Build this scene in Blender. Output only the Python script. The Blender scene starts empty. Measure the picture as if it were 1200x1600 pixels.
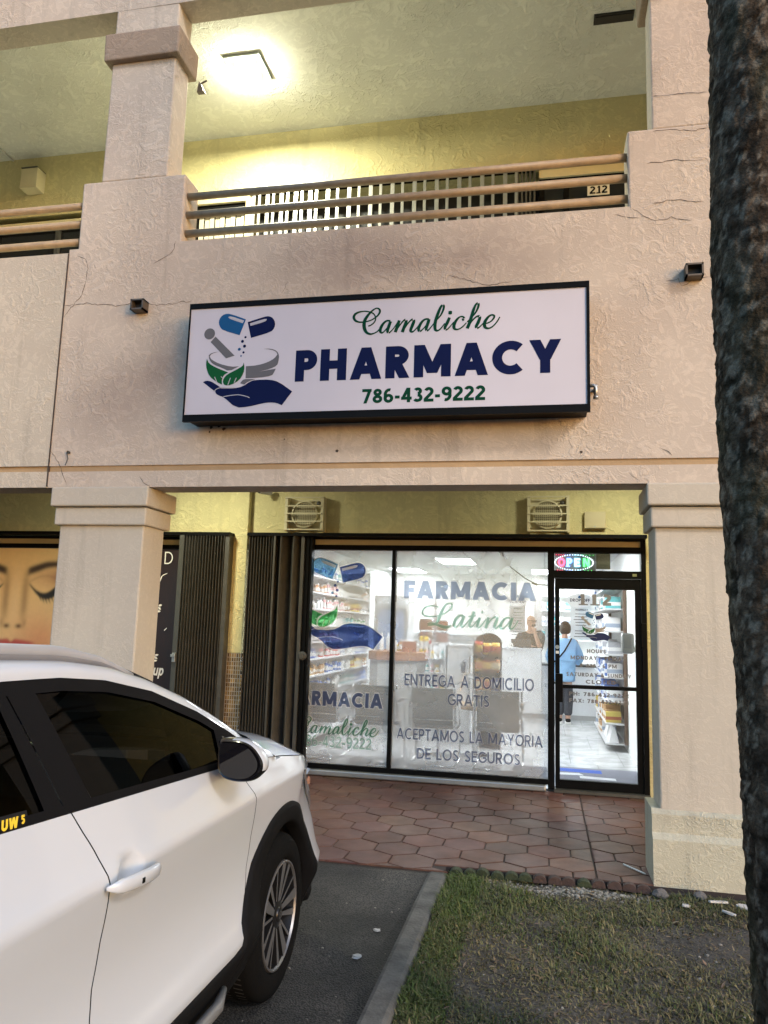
import bpy, bmesh, math, random
import numpy as np
from mathutils import Vector, Matrix
from mathutils.geometry import tessellate_polygon, delaunay_2d_cdt

random.seed(7)
rng = np.random.default_rng(7)
SC = bpy.context.scene
COL = SC.collection
PI = math.pi
R = math.radians

# ------------------------------------------------------------------ camera
CAM_Z = 1.57
YAW, PITCH, ROLL = R(-11.888), R(8.303), R(1.746)
def camera():
    cy, sy = math.cos(YAW), math.sin(YAW); cp, sp = math.cos(PITCH), math.sin(PITCH)
    f = Vector((sy*cp, cy*cp, sp)); r = Vector((cy, -sy, 0)); u = r.cross(f)
    cr, sr = math.cos(ROLL), math.sin(ROLL)
    r2 = r*cr + u*sr; u2 = u*cr - r*sr
    cd = bpy.data.cameras.new('camera'); co = bpy.data.objects.new('camera', cd); COL.objects.link(co)
    m = Matrix.Identity(4)
    for i, v in enumerate((r2, u2, -f)):
        for k in range(3): m[k][i] = v[k]
    m.translation = (0, 0, CAM_Z)
    co.matrix_world = m
    cd.sensor_fit = 'VERTICAL'; cd.sensor_height = 24.0; cd.lens = 1205.3/1600*24
    cd.clip_start = 0.05; cd.clip_end = 2000
    SC.camera = co
camera()

# ------------------------------------------------------------------ world, lamp of the parking lot, exposure
SUN_EL, SUN_AZ = R(33), R(131)      # azimuth measured from +Y (north) clockwise: behind the camera, to the right
w = bpy.data.worlds.new('World'); SC.world = w; w.use_nodes = True
nt = w.node_tree
sky = nt.nodes.new('ShaderNodeTexSky'); sky.sky_type = 'NISHITA'; sky.sun_disc = False
sky.sun_elevation = R(3.0); sky.sun_rotation = SUN_AZ; sky.air_density = 1.0; sky.dust_density = 1.6; sky.ozone_density = 3.2
nt.links.new(sky.outputs['Color'], nt.nodes['Background'].inputs['Color'])
nt.nodes['Background'].inputs['Strength'].default_value = 0.54
sl = bpy.data.lights.new('sun', 'SUN'); so = bpy.data.objects.new('sun', sl); COL.objects.link(so)
sl.energy = 0.85; sl.angle = R(10.0); sl.color = (1.0, 0.90, 0.80)
dv = Vector((math.sin(SUN_AZ)*math.cos(SUN_EL), math.cos(SUN_AZ)*math.cos(SUN_EL), math.sin(SUN_EL)))
so.rotation_euler = dv.to_track_quat('Z', 'Y').to_euler(); so.location = (6, -8, 9)
SC.view_settings.view_transform = 'Standard'; SC.view_settings.look = 'None'
SC.view_settings.exposure = 1.24; SC.view_settings.gamma = 1.0
SC.cycles.use_denoising = True
try: SC.cycles.denoiser = 'OPENIMAGEDENOISE'
except Exception: pass
SC.cycles.max_bounces = 8; SC.cycles.transparent_max_bounces = 24
SC.cycles.caustics_reflective = False; SC.cycles.caustics_refractive = False
SC.cycles.sample_clamp_indirect = 6.0

# ------------------------------------------------------------------ materials
MATS = {}
def _new(name):
    m = bpy.data.materials.new(name); m.use_nodes = True
    return m, m.node_tree.nodes, m.node_tree.links, m.node_tree.nodes['Principled BSDF']
def mat(name, col, rough=0.5, metal=0.0, var=0.12, vscale=8.0, bump=0.0, bscale=60.0, spec=0.5, coat=0.0, emit=None, estr=0.0, alpha=1.0):
    if name in MATS: return MATS[name]
    m, N, L, P = _new(name)
    P.inputs['Roughness'].default_value = rough; P.inputs['Metallic'].default_value = metal
    P.inputs['Specular IOR Level'].default_value = spec; P.inputs['Coat Weight'].default_value = coat
    geo = N.new('ShaderNodeNewGeometry')
    nz = N.new('ShaderNodeTexNoise'); nz.inputs['Scale'].default_value = vscale; nz.inputs['Detail'].default_value = 5
    L.new(geo.outputs['Position'], nz.inputs['Vector'])
    mx = N.new('ShaderNodeMix'); mx.data_type = 'RGBA'
    mx.inputs['A'].default_value = (*[c*(1-var) for c in col], 1); mx.inputs['B'].default_value = (*[min(1, c*(1+var)) for c in col], 1)
    L.new(nz.outputs['Fac'], mx.inputs['Factor']); L.new(mx.outputs['Result'], P.inputs['Base Color'])
    if bump:
        n2 = N.new('ShaderNodeTexNoise'); n2.inputs['Scale'].default_value = bscale; n2.inputs['Detail'].default_value = 6
        L.new(geo.outputs['Position'], n2.inputs['Vector'])
        b = N.new('ShaderNodeBump'); b.inputs['Strength'].default_value = bump; b.inputs['Distance'].default_value = 0.01
        L.new(n2.outputs['Fac'], b.inputs['Height']); L.new(b.outputs['Normal'], P.inputs['Normal'])
    if emit:
        P.inputs['Emission Color'].default_value = (*emit, 1); P.inputs['Emission Strength'].default_value = estr
    MATS[name] = m
    return m

def stucco(name, col, col2=None, bump=0.6, scale=1.0, dirt=0.35, shade_patches=(), groove=.86):
    """skip-trowelled stucco: broken ridges, fine grain, patches of faded paint, vertical grime."""
    m, N, L, P = _new(name)
    P.inputs['Roughness'].default_value = 0.82; P.inputs['Specular IOR Level'].default_value = 0.3
    geo = N.new('ShaderNodeNewGeometry')
    mp = N.new('ShaderNodeMapping'); L.new(geo.outputs['Position'], mp.inputs['Vector'])
    a = N.new('ShaderNodeTexNoise'); a.inputs['Scale'].default_value = 7.5*scale; a.inputs['Detail'].default_value = 7; a.inputs['Distortion'].default_value = 1.6; a.inputs['Roughness'].default_value = 0.55
    L.new(mp.outputs['Vector'], a.inputs['Vector'])
    ra = N.new('ShaderNodeValToRGB'); ra.color_ramp.elements[0].position = 0.50; ra.color_ramp.elements[1].position = 0.60
    L.new(a.outputs['Fac'], ra.inputs['Fac'])
    b2 = N.new('ShaderNodeTexNoise'); b2.inputs['Scale'].default_value = 11*scale; b2.inputs['Detail'].default_value = 5; b2.inputs['Distortion'].default_value = 2.5
    L.new(mp.outputs['Vector'], b2.inputs['Vector'])
    rb = N.new('ShaderNodeValToRGB'); rb.color_ramp.elements[0].position = 0.54; rb.color_ramp.elements[1].position = 0.66
    L.new(b2.outputs['Fac'], rb.inputs['Fac'])
    g = N.new('ShaderNodeTexNoise'); g.inputs['Scale'].default_value = 95; g.inputs['Detail'].default_value = 4
    L.new(mp.outputs['Vector'], g.inputs['Vector'])
    s1 = N.new('ShaderNodeMath'); s1.operation = 'MULTIPLY_ADD'; s1.inputs[1].default_value = 0.55
    L.new(rb.outputs['Color'], s1.inputs[0]); L.new(ra.outputs['Color'], s1.inputs[2])
    s2 = N.new('ShaderNodeMath'); s2.operation = 'MULTIPLY_ADD'; s2.inputs[1].default_value = 0.75
    L.new(g.outputs['Fac'], s2.inputs[0]); L.new(s1.outputs[0], s2.inputs[2])
    # the trowelled coat is thicker in some places than in others
    lf = N.new('ShaderNodeTexNoise'); lf.inputs['Scale'].default_value = 1.7; lf.inputs['Detail'].default_value = 3; L.new(mp.outputs['Vector'], lf.inputs['Vector'])
    lr = N.new('ShaderNodeMapRange'); lr.inputs['From Min'].default_value = .35; lr.inputs['From Max'].default_value = .62; lr.inputs['To Min'].default_value = bump*.25; lr.inputs['To Max'].default_value = bump*1.25
    L.new(lf.outputs['Fac'], lr.inputs['Value'])
    bp = N.new('ShaderNodeBump'); bp.inputs['Distance'].default_value = 0.008; L.new(lr.outputs['Result'], bp.inputs['Strength'])
    L.new(s2.outputs[0], bp.inputs['Height']); L.new(bp.outputs['Normal'], P.inputs['Normal'])
    # faded paint patches
    c = N.new('ShaderNodeTexNoise'); c.inputs['Scale'].default_value = 0.9; c.inputs['Detail'].default_value = 6; c.inputs['Roughness'].default_value = 0.6
    L.new(mp.outputs['Vector'], c.inputs['Vector'])
    rc = N.new('ShaderNodeValToRGB'); rc.color_ramp.elements[0].position = 0.38; rc.color_ramp.elements[1].position = 0.66
    L.new(c.outputs['Fac'], rc.inputs['Fac'])
    mx = N.new('ShaderNodeMix'); mx.data_type = 'RGBA'
    col2 = col2 or tuple(x*0.86 for x in col)
    mx.inputs['A'].default_value = (*col, 1); mx.inputs['B'].default_value = (*col2, 1)
    L.new(rc.outputs['Color'], mx.inputs['Factor'])
    # grime streaks stretched downwards
    m2 = N.new('ShaderNodeMapping'); m2.inputs['Scale'].default_value = (5.0, 5.0, 0.35); L.new(geo.outputs['Position'], m2.inputs['Vector'])
    d = N.new('ShaderNodeTexNoise'); d.inputs['Scale'].default_value = 1.3; d.inputs['Detail'].default_value = 7; d.inputs['Roughness'].default_value = 0.65
    L.new(m2.outputs['Vector'], d.inputs['Vector'])
    rd = N.new('ShaderNodeValToRGB'); rd.color_ramp.elements[0].position = 0.55; rd.color_ramp.elements[1].position = 0.78
    rd.color_ramp.elements[1].color = (dirt, dirt, dirt, 1); rd.color_ramp.elements[0].color = (0, 0, 0, 1)
    L.new(d.outputs['Fac'], rd.inputs['Fac'])
    mg = N.new('ShaderNodeMix'); mg.data_type = 'RGBA'; mg.inputs['B'].default_value = (0.13, 0.11, 0.09, 1)
    last = mx.outputs['Result']
    # soft shade, as of palm fronds, painted into the wall colour: position, size, strength
    for (sx, sz, rx, rz, sh, am) in shade_patches:
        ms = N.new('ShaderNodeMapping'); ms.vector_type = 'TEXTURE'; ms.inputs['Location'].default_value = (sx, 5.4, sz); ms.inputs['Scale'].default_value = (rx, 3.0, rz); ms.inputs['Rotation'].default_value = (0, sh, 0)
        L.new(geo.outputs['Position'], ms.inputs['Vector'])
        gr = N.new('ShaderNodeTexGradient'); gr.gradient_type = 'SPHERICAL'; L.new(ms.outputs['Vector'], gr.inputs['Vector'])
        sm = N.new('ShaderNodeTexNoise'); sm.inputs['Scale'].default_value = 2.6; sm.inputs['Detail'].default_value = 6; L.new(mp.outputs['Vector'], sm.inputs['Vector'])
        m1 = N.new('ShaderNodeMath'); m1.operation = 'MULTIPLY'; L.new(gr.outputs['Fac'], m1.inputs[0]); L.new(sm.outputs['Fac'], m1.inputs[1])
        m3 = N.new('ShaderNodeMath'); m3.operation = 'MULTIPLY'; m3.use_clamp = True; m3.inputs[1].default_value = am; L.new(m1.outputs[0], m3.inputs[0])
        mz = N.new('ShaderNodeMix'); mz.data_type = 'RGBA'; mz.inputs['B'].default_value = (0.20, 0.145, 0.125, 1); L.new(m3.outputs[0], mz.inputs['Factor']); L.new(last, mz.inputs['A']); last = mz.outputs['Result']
    L.new(rd.outputs['Color'], mg.inputs['Factor']); L.new(last, mg.inputs['A'])
    # colour gets darker in the grooves of the relief
    mv = N.new('ShaderNodeMix'); mv.data_type = 'RGBA'; mv.blend_type = 'MULTIPLY'; mv.inputs['Factor'].default_value = 1.0
    rg = N.new('ShaderNodeMapRange'); rg.inputs['From Max'].default_value = 2.0; rg.inputs['To Min'].default_value = groove; rg.inputs['To Max'].default_value = 1.05
    L.new(s2.outputs[0], rg.inputs['Value'])
    L.new(mg.outputs['Result'], mv.inputs['A']); L.new(rg.outputs['Result'], mv.inputs['B'])
    L.new(mv.outputs['Result'], P.inputs['Base Color'])
    MATS[name] = m
    return m

def see_through(name, col, solid=0.55, rough=0.6, tint=(1, 1, 1)):
    """film lettering: part of the light passes, coloured by the film."""
    m, N, L, P = _new(name)
    P.inputs['Base Color'].default_value = (*col, 1); P.inputs['Roughness'].default_value = rough
    P.inputs['Specular IOR Level'].default_value = .15
    t = N.new('ShaderNodeBsdfTransparent'); t.inputs[0].default_value = (*tint, 1); mx = N.new('ShaderNodeMixShader'); mx.inputs[0].default_value = solid
    L.new(t.outputs[0], mx.inputs[1]); L.new(P.outputs[0], mx.inputs[2])
    L.new(mx.outputs[0], N['Material Output'].inputs['Surface'])
    MATS[name] = m
    return m

def glass(name, tint=(0.97, 0.98, 0.98), refl=1.0, haze=0.0, rough=0.0):
    m, N, L, P = _new(name); N.remove(P)
    t = N.new('ShaderNodeBsdfTransparent'); t.inputs[0].default_value = (*tint, 1)
    g = N.new('ShaderNodeBsdfGlossy'); g.inputs['Roughness'].default_value = rough; g.inputs['Color'].default_value = (0.95, 0.97, 1, 1)
    fr = N.new('ShaderNodeFresnel'); fr.inputs['IOR'].default_value = 1.5
    mu = N.new('ShaderNodeMath'); mu.operation = 'MULTIPLY'; mu.inputs[1].default_value = refl; mu.use_clamp = True
    L.new(fr.outputs[0], mu.inputs[0])
    mx = N.new('ShaderNodeMixShader'); L.new(mu.outputs[0], mx.inputs[0])
    last = t.outputs[0]
    if haze:
        d = N.new('ShaderNodeBsdfDiffuse'); d.inputs['Color'].default_value = (0.75, 0.77, 0.78, 1)
        geo = N.new('ShaderNodeNewGeometry'); nz = N.new('ShaderNodeTexNoise'); nz.inputs['Scale'].default_value = 2.5; nz.inputs['Detail'].default_value = 5
        L.new(geo.outputs['Position'], nz.inputs['Vector'])
        mr = N.new('ShaderNodeMapRange'); mr.inputs['To Min'].default_value = haze*0.5; mr.inputs['To Max'].default_value = haze*1.5
        L.new(nz.outputs['Fac'], mr.inputs['Value'])
        mh = N.new('ShaderNodeMixShader'); L.new(mr.outputs['Result'], mh.inputs[0])
        L.new(last, mh.inputs[1]); L.new(d.outputs[0], mh.inputs[2]); last = mh.outputs[0]
    L.new(last, mx.inputs[1]); L.new(g.outputs[0], mx.inputs[2])
    L.new(mx.outputs[0], N['Material Output'].inputs['Surface'])
    MATS[name] = m
    return m

def emitter(name, col, s):
    m, N, L, P = _new(name)
    P.inputs['Base Color'].default_value = (0.8, 0.8, 0.8, 1)
    P.inputs['Emission Color'].default_value = (*col, 1); P.inputs['Emission Strength'].default_value = s
    MATS[name] = m
    return m

def attr_mat(name, attr, rough=0.5, bump=0.0, bscale=50, spec=0.5, noise=0.15, nscale=20, rvar=0.0):
    m, N, L, P = _new(name); P.inputs['Roughness'].default_value = rough; P.inputs['Specular IOR Level'].default_value = spec
    at = N.new('ShaderNodeAttribute'); at.attribute_name = attr
    geo = N.new('ShaderNodeNewGeometry')
    nz = N.new('ShaderNodeTexNoise'); nz.inputs['Scale'].default_value = nscale; nz.inputs['Detail'].default_value = 6; nz.inputs['Roughness'].default_value = 0.65
    L.new(geo.outputs['Position'], nz.inputs['Vector'])
    mr = N.new('ShaderNodeMapRange'); mr.inputs['From Min'].default_value = 0.25; mr.inputs['From Max'].default_value = 0.75
    mr.inputs['To Min'].default_value = 1-noise; mr.inputs['To Max'].default_value = 1+noise
    L.new(nz.outputs['Fac'], mr.inputs['Value'])
    mx = N.new('ShaderNodeMix'); mx.data_type = 'RGBA'; mx.blend_type = 'MULTIPLY'; mx.inputs['Factor'].default_value = 1
    L.new(at.outputs['Color'], mx.inputs['A']); L.new(mr.outputs['Result'], mx.inputs['B'])
    L.new(mx.outputs['Result'], P.inputs['Base Color'])
    if rvar:
        m3 = N.new('ShaderNodeMapRange'); m3.inputs['To Min'].default_value = rough-rvar; m3.inputs['To Max'].default_value = rough+rvar
        n3 = N.new('ShaderNodeTexNoise'); n3.inputs['Scale'].default_value = 3.5; n3.inputs['Detail'].default_value = 5
        L.new(geo.outputs['Position'], n3.inputs['Vector']); L.new(n3.outputs['Fac'], m3.inputs['Value']); L.new(m3.outputs['Result'], P.inputs['Roughness'])
    if bump:
        n2 = N.new('ShaderNodeTexNoise'); n2.inputs['Scale'].default_value = bscale; n2.inputs['Detail'].default_value = 6
        L.new(geo.outputs['Position'], n2.inputs['Vector'])
        b = N.new('ShaderNodeBump'); b.inputs['Strength'].default_value = bump; b.inputs['Distance'].default_value = 0.01
        L.new(n2.outputs['Fac'], b.inputs['Height']); L.new(b.outputs['Normal'], P.inputs['Normal'])
    MATS[name] = m
    return m

# ------------------------------------------------------------------ objects
def world_loc(o):
    v = Vector((0, 0, 0))
    while o is not None: v += o.location; o = o.parent
    return v
def tag(o, label=None, cat=None, group=None, kind=None):
    if label: o['label'] = label
    if cat: o['category'] = cat
    if group: o['group'] = group
    if kind: o['kind'] = kind
    return o
def thing(name, label, cat, loc=(0, 0, 0), group=None):
    o = bpy.data.objects.new(name, None); COL.objects.link(o); o.location = loc; o.empty_display_size = 0.2
    return tag(o, label, cat, group)

class MB:
    """collects shapes (world coordinates) and links them as ONE mesh object."""
    def __init__(s): s.v = []; s.f = []; s.m = []; s.cur = 0; s.cols = None
    def mat(s, i): s.cur = i; return s
    def face(s, pts):
        b = len(s.v); s.v += [tuple(p) for p in pts]; s.f.append(tuple(range(b, b+len(pts)))); s.m.append(s.cur); return s
    def mesh(s, vs, fs):
        b = len(s.v); s.v += [tuple(p) for p in vs]
        for f in fs: s.f.append(tuple(b+i for i in f)); s.m.append(s.cur)
        return s
    def box(s, x0, y0, z0, x1, y1, z1):
        x0, x1 = min(x0, x1), max(x0, x1); y0, y1 = min(y0, y1), max(y0, y1); z0, z1 = min(z0, z1), max(z0, z1)
        v = [(x0,y0,z0),(x1,y0,z0),(x1,y1,z0),(x0,y1,z0),(x0,y0,z1),(x1,y0,z1),(x1,y1,z1),(x0,y1,z1)]
        return s.mesh(v, [(0,3,2,1),(4,5,6,7),(0,1,5,4),(1,2,6,5),(2,3,7,6),(3,0,4,7)])
    def cbox(s, x0, y0, z0, x1, y1, z1, c=0.01):
        """box with chamfered vertical and horizontal edges"""
        x0, x1 = min(x0, x1), max(x0, x1); y0, y1 = min(y0, y1), max(y0, y1); z0, z1 = min(z0, z1), max(z0, z1)
        c = min(c, (x1-x0)*.45, (y1-y0)*.45, (z1-z0)*.45)
        bm = bmesh.new(); bmesh.ops.create_cube(bm, size=1)
        for v in bm.verts: v.co = ((x0+x1)/2+v.co.x*(x1-x0), (y0+y1)/2+v.co.y*(y1-y0), (z0+z1)/2+v.co.z*(z1-z0))
        bmesh.ops.bevel(bm, geom=bm.edges[:], offset=c, segments=2, profile=0.5, affect='EDGES')
        return s.addbm(bm)
    def addbm(s, bm, mtx=None):
        bm.verts.index_update()
        vs = [tuple((mtx @ v.co) if mtx else v.co) for v in bm.verts]; fs = [tuple(v.index for v in f.verts) for f in bm.faces]
        s.mesh(vs, fs); bm.free(); return s
    def tube(s, pts, r, n=10, caps=True):
        pts = [Vector(p) for p in pts]; rs = r if isinstance(r, (list, tuple)) else [r]*len(pts)
        rings = []; t0 = (pts[1]-pts[0]).normalized(); ref = Vector((0, 0, 1)) if abs(t0.z) < .9 else Vector((1, 0, 0))
        nrm = (ref - t0*ref.dot(t0)).normalized()
        for i, p in enumerate(pts):
            a = pts[max(0, i-1)]; b = pts[min(len(pts)-1, i+1)]; t = (b-a)
            t = t.normalized() if t.length > 1e-9 else t0
            nrm = (nrm - t*nrm.dot(t)).normalized(); bn = t.cross(nrm)
            rings.append([p + (nrm*math.cos(2*PI*k/n)+bn*math.sin(2*PI*k/n))*rs[i] for k in range(n)])
        vs = [q for rg in rings for q in rg]; fs = []
        for i in range(len(pts)-1):
            for k in range(n): fs.append((i*n+k, i*n+(k+1) % n, (i+1)*n+(k+1) % n, (i+1)*n+k))
        if caps: fs += [tuple(range(n-1, -1, -1)), tuple((len(pts)-1)*n+k for k in range(n))]
        return s.mesh(vs, fs)
    def lathe(s, prof, c=(0, 0, 0), axis='Z', n=24):
        """prof: (radius, height) pairs"""
        vs = []; fs = []
        for r, h in prof:
            for k in range(n):
                a = 2*PI*k/n; x, y = r*math.cos(a), r*math.sin(a)
                p = (x, y, h) if axis == 'Z' else ((h, x, y) if axis == 'X' else (x, h, y))
                vs.append((c[0]+p[0], c[1]+p[1], c[2]+p[2]))
        for i in range(len(prof)-1):
            for k in range(n):
                q = (i*n+k, i*n+(k+1) % n, (i+1)*n+(k+1) % n, (i+1)*n+k)
                fs.append(q if axis != 'Y' else q[::-1])
        return s.mesh(vs, fs)
    def prism(s, poly, y0, y1, plane='XZ'):
        """polygon in a plane, extruded along the third axis"""
        def P(a, b, d): return (a, d, b) if plane == 'XZ' else ((d, a, b) if plane == 'YZ' else (a, b, d))
        n = len(poly); vs = [P(a, b, y0) for a, b in poly]+[P(a, b, y1) for a, b in poly]
        tri = tessellate_polygon([[Vector((a, b, 0)) for a, b in poly]])
        fs = [tuple(t) for t in tri]+[tuple(n+i for i in reversed(t)) for t in tri]
        fs += [(i, (i+1) % n, n+(i+1) % n, n+i) for i in range(n)]
        return s.mesh(vs, fs)
    def poly(s, poly, y):
        tri = tessellate_polygon([[Vector((a, b, 0)) for a, b in poly]])
        return s.mesh([(a, y, b) for a, b in poly], [tuple(t) for t in tri])
    def build(s, name, mats, parent=None, smooth=False, fix=True, angle=None, bevel=0.0):
        L = world_loc(parent) if parent else Vector((0, 0, 0))
        me = bpy.data.meshes.new(name)
        me.from_pydata([(x-L.x, y-L.y, z-L.z) for x, y, z in s.v], [], s.f)
        mats = mats if isinstance(mats, (list, tuple)) else [mats]
        for m in mats: me.materials.append(m)
        if len(mats) > 1: me.polygons.foreach_set('material_index', s.m)
        if fix:
            bm = bmesh.new(); bm.from_mesh(me)
            if smooth: bmesh.ops.remove_doubles(bm, verts=bm.verts, dist=1e-5)
            bmesh.ops.recalc_face_normals(bm, faces=bm.faces); bm.to_mesh(me); bm.free()
        if smooth:
            me.polygons.foreach_set('use_smooth', [True]*len(me.polygons))
            if angle: 
                try: me.set_sharp_from_angle(angle=R(angle))
                except Exception: pass
        me.update()
        o = bpy.data.objects.new(name, me); COL.objects.link(o)
        if parent: o.parent = parent
        if bevel:
            b = o.modifiers.new('bevel', 'BEVEL'); b.width = bevel; b.segments = 2; b.limit_method = 'ANGLE'; b.angle_limit = R(40)
        return o

def struct(o): o['kind'] = 'structure'; return o

def wiggle(mb, amp, sc=6.0, seed=0):
    """uneven hand-made surface: small push of every vertex"""
    r = random.Random(seed); ph = [r.uniform(0, 6.28) for _ in range(9)]
    out = []
    for x, y, z in mb.v:
        a = math.sin(x*sc+ph[0]+1.7*math.sin(z*sc*.7+ph[1])); b = math.sin(z*sc*1.3+ph[2]+1.3*math.sin(x*sc*.6+ph[3]))
        c = math.sin(y*sc*1.1+ph[4]+z*sc*.5)
        out.append((x+amp*b, y+amp*a*.6, z+amp*c))
    mb.v = out
    return mb

def skin(name, nodes, edges, m, parent, root, sub=2):
    names = list(nodes); L = world_loc(parent)
    me = bpy.data.meshes.new(name)
    me.from_pydata([tuple(Vector(nodes[k][0])-L) for k in names], [(names.index(a), names.index(b)) for a, b in edges], [])
    me.materials.append(m)
    o = bpy.data.objects.new(name, me); COL.objects.link(o); o.parent = parent
    md = o.modifiers.new('skin', 'SKIN'); md.use_smooth_shade = True
    for i, k in enumerate(names):
        r = nodes[k][1]; r = r if isinstance(r, tuple) else (r, r)
        me.skin_vertices[0].data[i].radius = r; me.skin_vertices[0].data[i].use_root = (k == root)
    sd = o.modifiers.new('smooth', 'SUBSURF'); sd.levels = sub; sd.render_levels = sub
    return o
# ------------------------------------------------------------------ lettering (stroke glyphs, cap height 1)
def _vs(x0, y0, x1, y1, t, d=0):
    dx, dy = x1-x0, y1-y0; hw = (t/2+d)*math.hypot(dx, dy)/abs(dy)
    ey = d*(1 if dy > 0 else -1); k = dx/dy
    a0 = x0-k*ey; a1 = x1+k*ey
    return [(a0-hw, y0-ey), (a0+hw, y0-ey), (a1+hw, y1+ey), (a1-hw, y1+ey)]
def _hs(x0, x1, y, t, d=0): return [(x0-d, y-t/2-d), (x1+d, y-t/2-d), (x1+d, y+t/2+d), (x0-d, y+t/2+d)]
def _arc(cx, cy, rx, ry, a0, a1, n=18): return [(cx+rx*math.cos(R(a0+(a1-a0)*i/n)), cy+ry*math.sin(R(a0+(a1-a0)*i/n))) for i in range(n+1)]
def ribbon(pts, ws):
    """quads along a centre line; ws full widths"""
    n = len(pts); ws = ws if isinstance(ws, (list, tuple)) else [ws]*n; L = []
    for i, (x, y) in enumerate(pts):
        x0, y0 = pts[max(0, i-1)]; x1, y1 = pts[min(n-1, i+1)]; dx, dy = x1-x0, y1-y0; l = math.hypot(dx, dy) or 1
        L.append(((x-dy/l*ws[i]/2, y+dx/l*ws[i]/2), (x+dy/l*ws[i]/2, y-dx/l*ws[i]/2)))
    return [[L[i][1], L[i+1][1], L[i+1][0], L[i][0]] for i in range(n-1)]
def glyph(c, t, d=0):
    """-> width, list of strokes; a stroke is a list of quads"""
    h = t/2; V = lambda *a: [_vs(*a, t, d)]; H = lambda *a: [_hs(*a, t, d)]
    def C(p):
        p = [q for i, q in enumerate(p) if i == 0 or math.hypot(q[0]-p[i-1][0], q[1]-p[i-1][1]) > 1e-4]
        if d:
            (ax, ay), (bx, by) = p[0], p[1]; l = math.hypot(ax-bx, ay-by); p = [(ax+(ax-bx)/l*d, ay+(ay-by)/l*d)]+p[1:]
            (ax, ay), (bx, by) = p[-1], p[-2]; l = math.hypot(ax-bx, ay-by); p = p[:-1]+[(ax+(ax-bx)/l*d, ay+(ay-by)/l*d)]
        return ribbon(p, t+2*d)
    top, bot, mid = 1-h, h, .5
    k = h*1.12
    if c == 'A': return .92, [V(k, 0, .46, 1), V(.92-k, 0, .46, 1), H(.22, .70, .30)]
    if c == 'B': return .66, [V(h, 0, h, 1), C([(h, top), (.36, top)]+_arc(.36, .765, .24-h*.3, .235-h, 90, -90, 12)+[(h, .53)]), C([(h, .53), (.38, .53)]+_arc(.38, .265+h*.5, .28-h*.4, .265-h*.5, 90, -90, 12)+[(h, bot)])]
    if c == 'C': return .88, [C(_arc(.49, .5, .49-h, .5-h+.01, 48, 312, 30))]
    if c == 'D': return .78, [V(h, 0, h, 1), C([(h, top), (.30, top)]+_arc(.30, .5, .48-h, .5-h, 90, -90, 20)+[(h, bot)])]
    if c == 'E': return .58, [V(h, 0, h, 1), H(h, .58, top), H(h, .54, mid), H(h, .58, bot)]
    if c == 'F': return .58, [V(h, 0, h, 1), H(h, .58, top), H(h, .53, mid-.03)]
    if c == 'G': return .86, [C(_arc(.48, .5, .48-h, .5-h+.01, 48, 345, 30)), H(.50, .86-h*.2, .47-h*.2)]
    if c == 'H': return .76, [V(h, 0, h, 1), V(.76-h, 0, .76-h, 1), H(h, .76-h, mid)]
    if c == 'I': return t, [V(h, 0, h, 1)]
    if c == 'J': return .50, [C([(.5-h, 1), (.5-h, .28)]+_arc(.25, .28, .25-h, .28-h, 0, -180, 14))]
    if c == 'K': return .72, [V(h, 0, h, 1), V(.2, .42, .72-k, 1), V(.72-k*1.1, 0, .28, .55)]
    if c == 'L': return .54, [V(h, 0, h, 1), H(h, .54, bot)]
    if c == 'M': return 1.02, [V(h, 0, h, 1), V(1.02-h, 0, 1.02-h, 1), V(k, 1, .51, .12), V(1.02-k, 1, .51, .12)]
    if c == 'N': return .80, [V(h, 0, h, 1), V(.80-h, 0, .80-h, 1), V(k, 1, .80-k, 0)]
    if c == 'O': return .98, [C(_arc(.49, .5, .49-h, .5-h+.01, 0, 364, 36))]
    if c == 'P': return .64, [V(h, 0, h, 1), C([(h, top), (.34, top)]+_arc(.34, .68, .30-h, .32-h, 90, -90, 16)+[(h, .36+h)])]
    if c == 'R': return .70, [V(h, 0, h, 1), C([(h, top), (.34, top)]+_arc(.34, .70, .31-h, .30-h, 90, -90, 16)+[(h, .40+h)]), V(.70-k*1.1, 0, .32, .45)]
    if c == 'S': return .62, [C(_arc(.31, .735, .28-h*.9, .265-h, 35, 210, 16)+[(.31, .5)]+_arc(.31, .27, .31-h, .27-h, 60, -150, 20))] if False else [C(_arc(.32, .74, .28-h*.8, .26-h, 30, 250, 18)+_arc(.30, .265, .31-h, .265-h, 75, -150, 20))]
    if c == 'T': return .66, [V(.33, 0, .33, 1), H(0, .66, top)]
    if c == 'U': return .76, [C([(h, 1), (h, .36)]+_arc(.38, .36, .38-h, .36-h, 180, 360, 18)+[(.76-h, 1)])]
    if c == 'V': return .86, [V(k, 1, .43, 0), V(.86-k, 1, .43, 0)]
    if c == 'W': return 1.16, [V(k, 1, .32, 0), V(.58, 1, .32, 0), V(.58, 1, .84, 0), V(1.16-k, 1, .84, 0)]
    if c == 'X': return .80, [V(k, 0, .80-k, 1), V(.80-k, 0, k, 1)]
    if c == 'Y': return .84, [V(.42, 0, .42, .5), V(.42, .40, k, 1), V(.42, .40, .84-k, 1)]
    if c == 'Z': return .66, [H(0, .66, top), H(0, .66, bot), V(k, bot, .66-k, top)]
    if c == '0': return .62, [C(_arc(.31, .5, .31-h, .5-h, 0, 364, 30))]
    if c == '1': return .36, [V(.36-h, 0, .36-h, 1), V(.04+h, .76, .36-h, .97)]
    if c == '2': return .60, [C(_arc(.30, .70, .30-h, .30-h, 160, -38, 18)+[(.08, h+.06)]), H(0, .60, bot)]
    if c == '3': return .60, [C(_arc(.29, .745, .27-h, .255-h, 150, -90, 16)), C(_arc(.29, .29, .31-h, .29-h, 90, -150, 18))]
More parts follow.
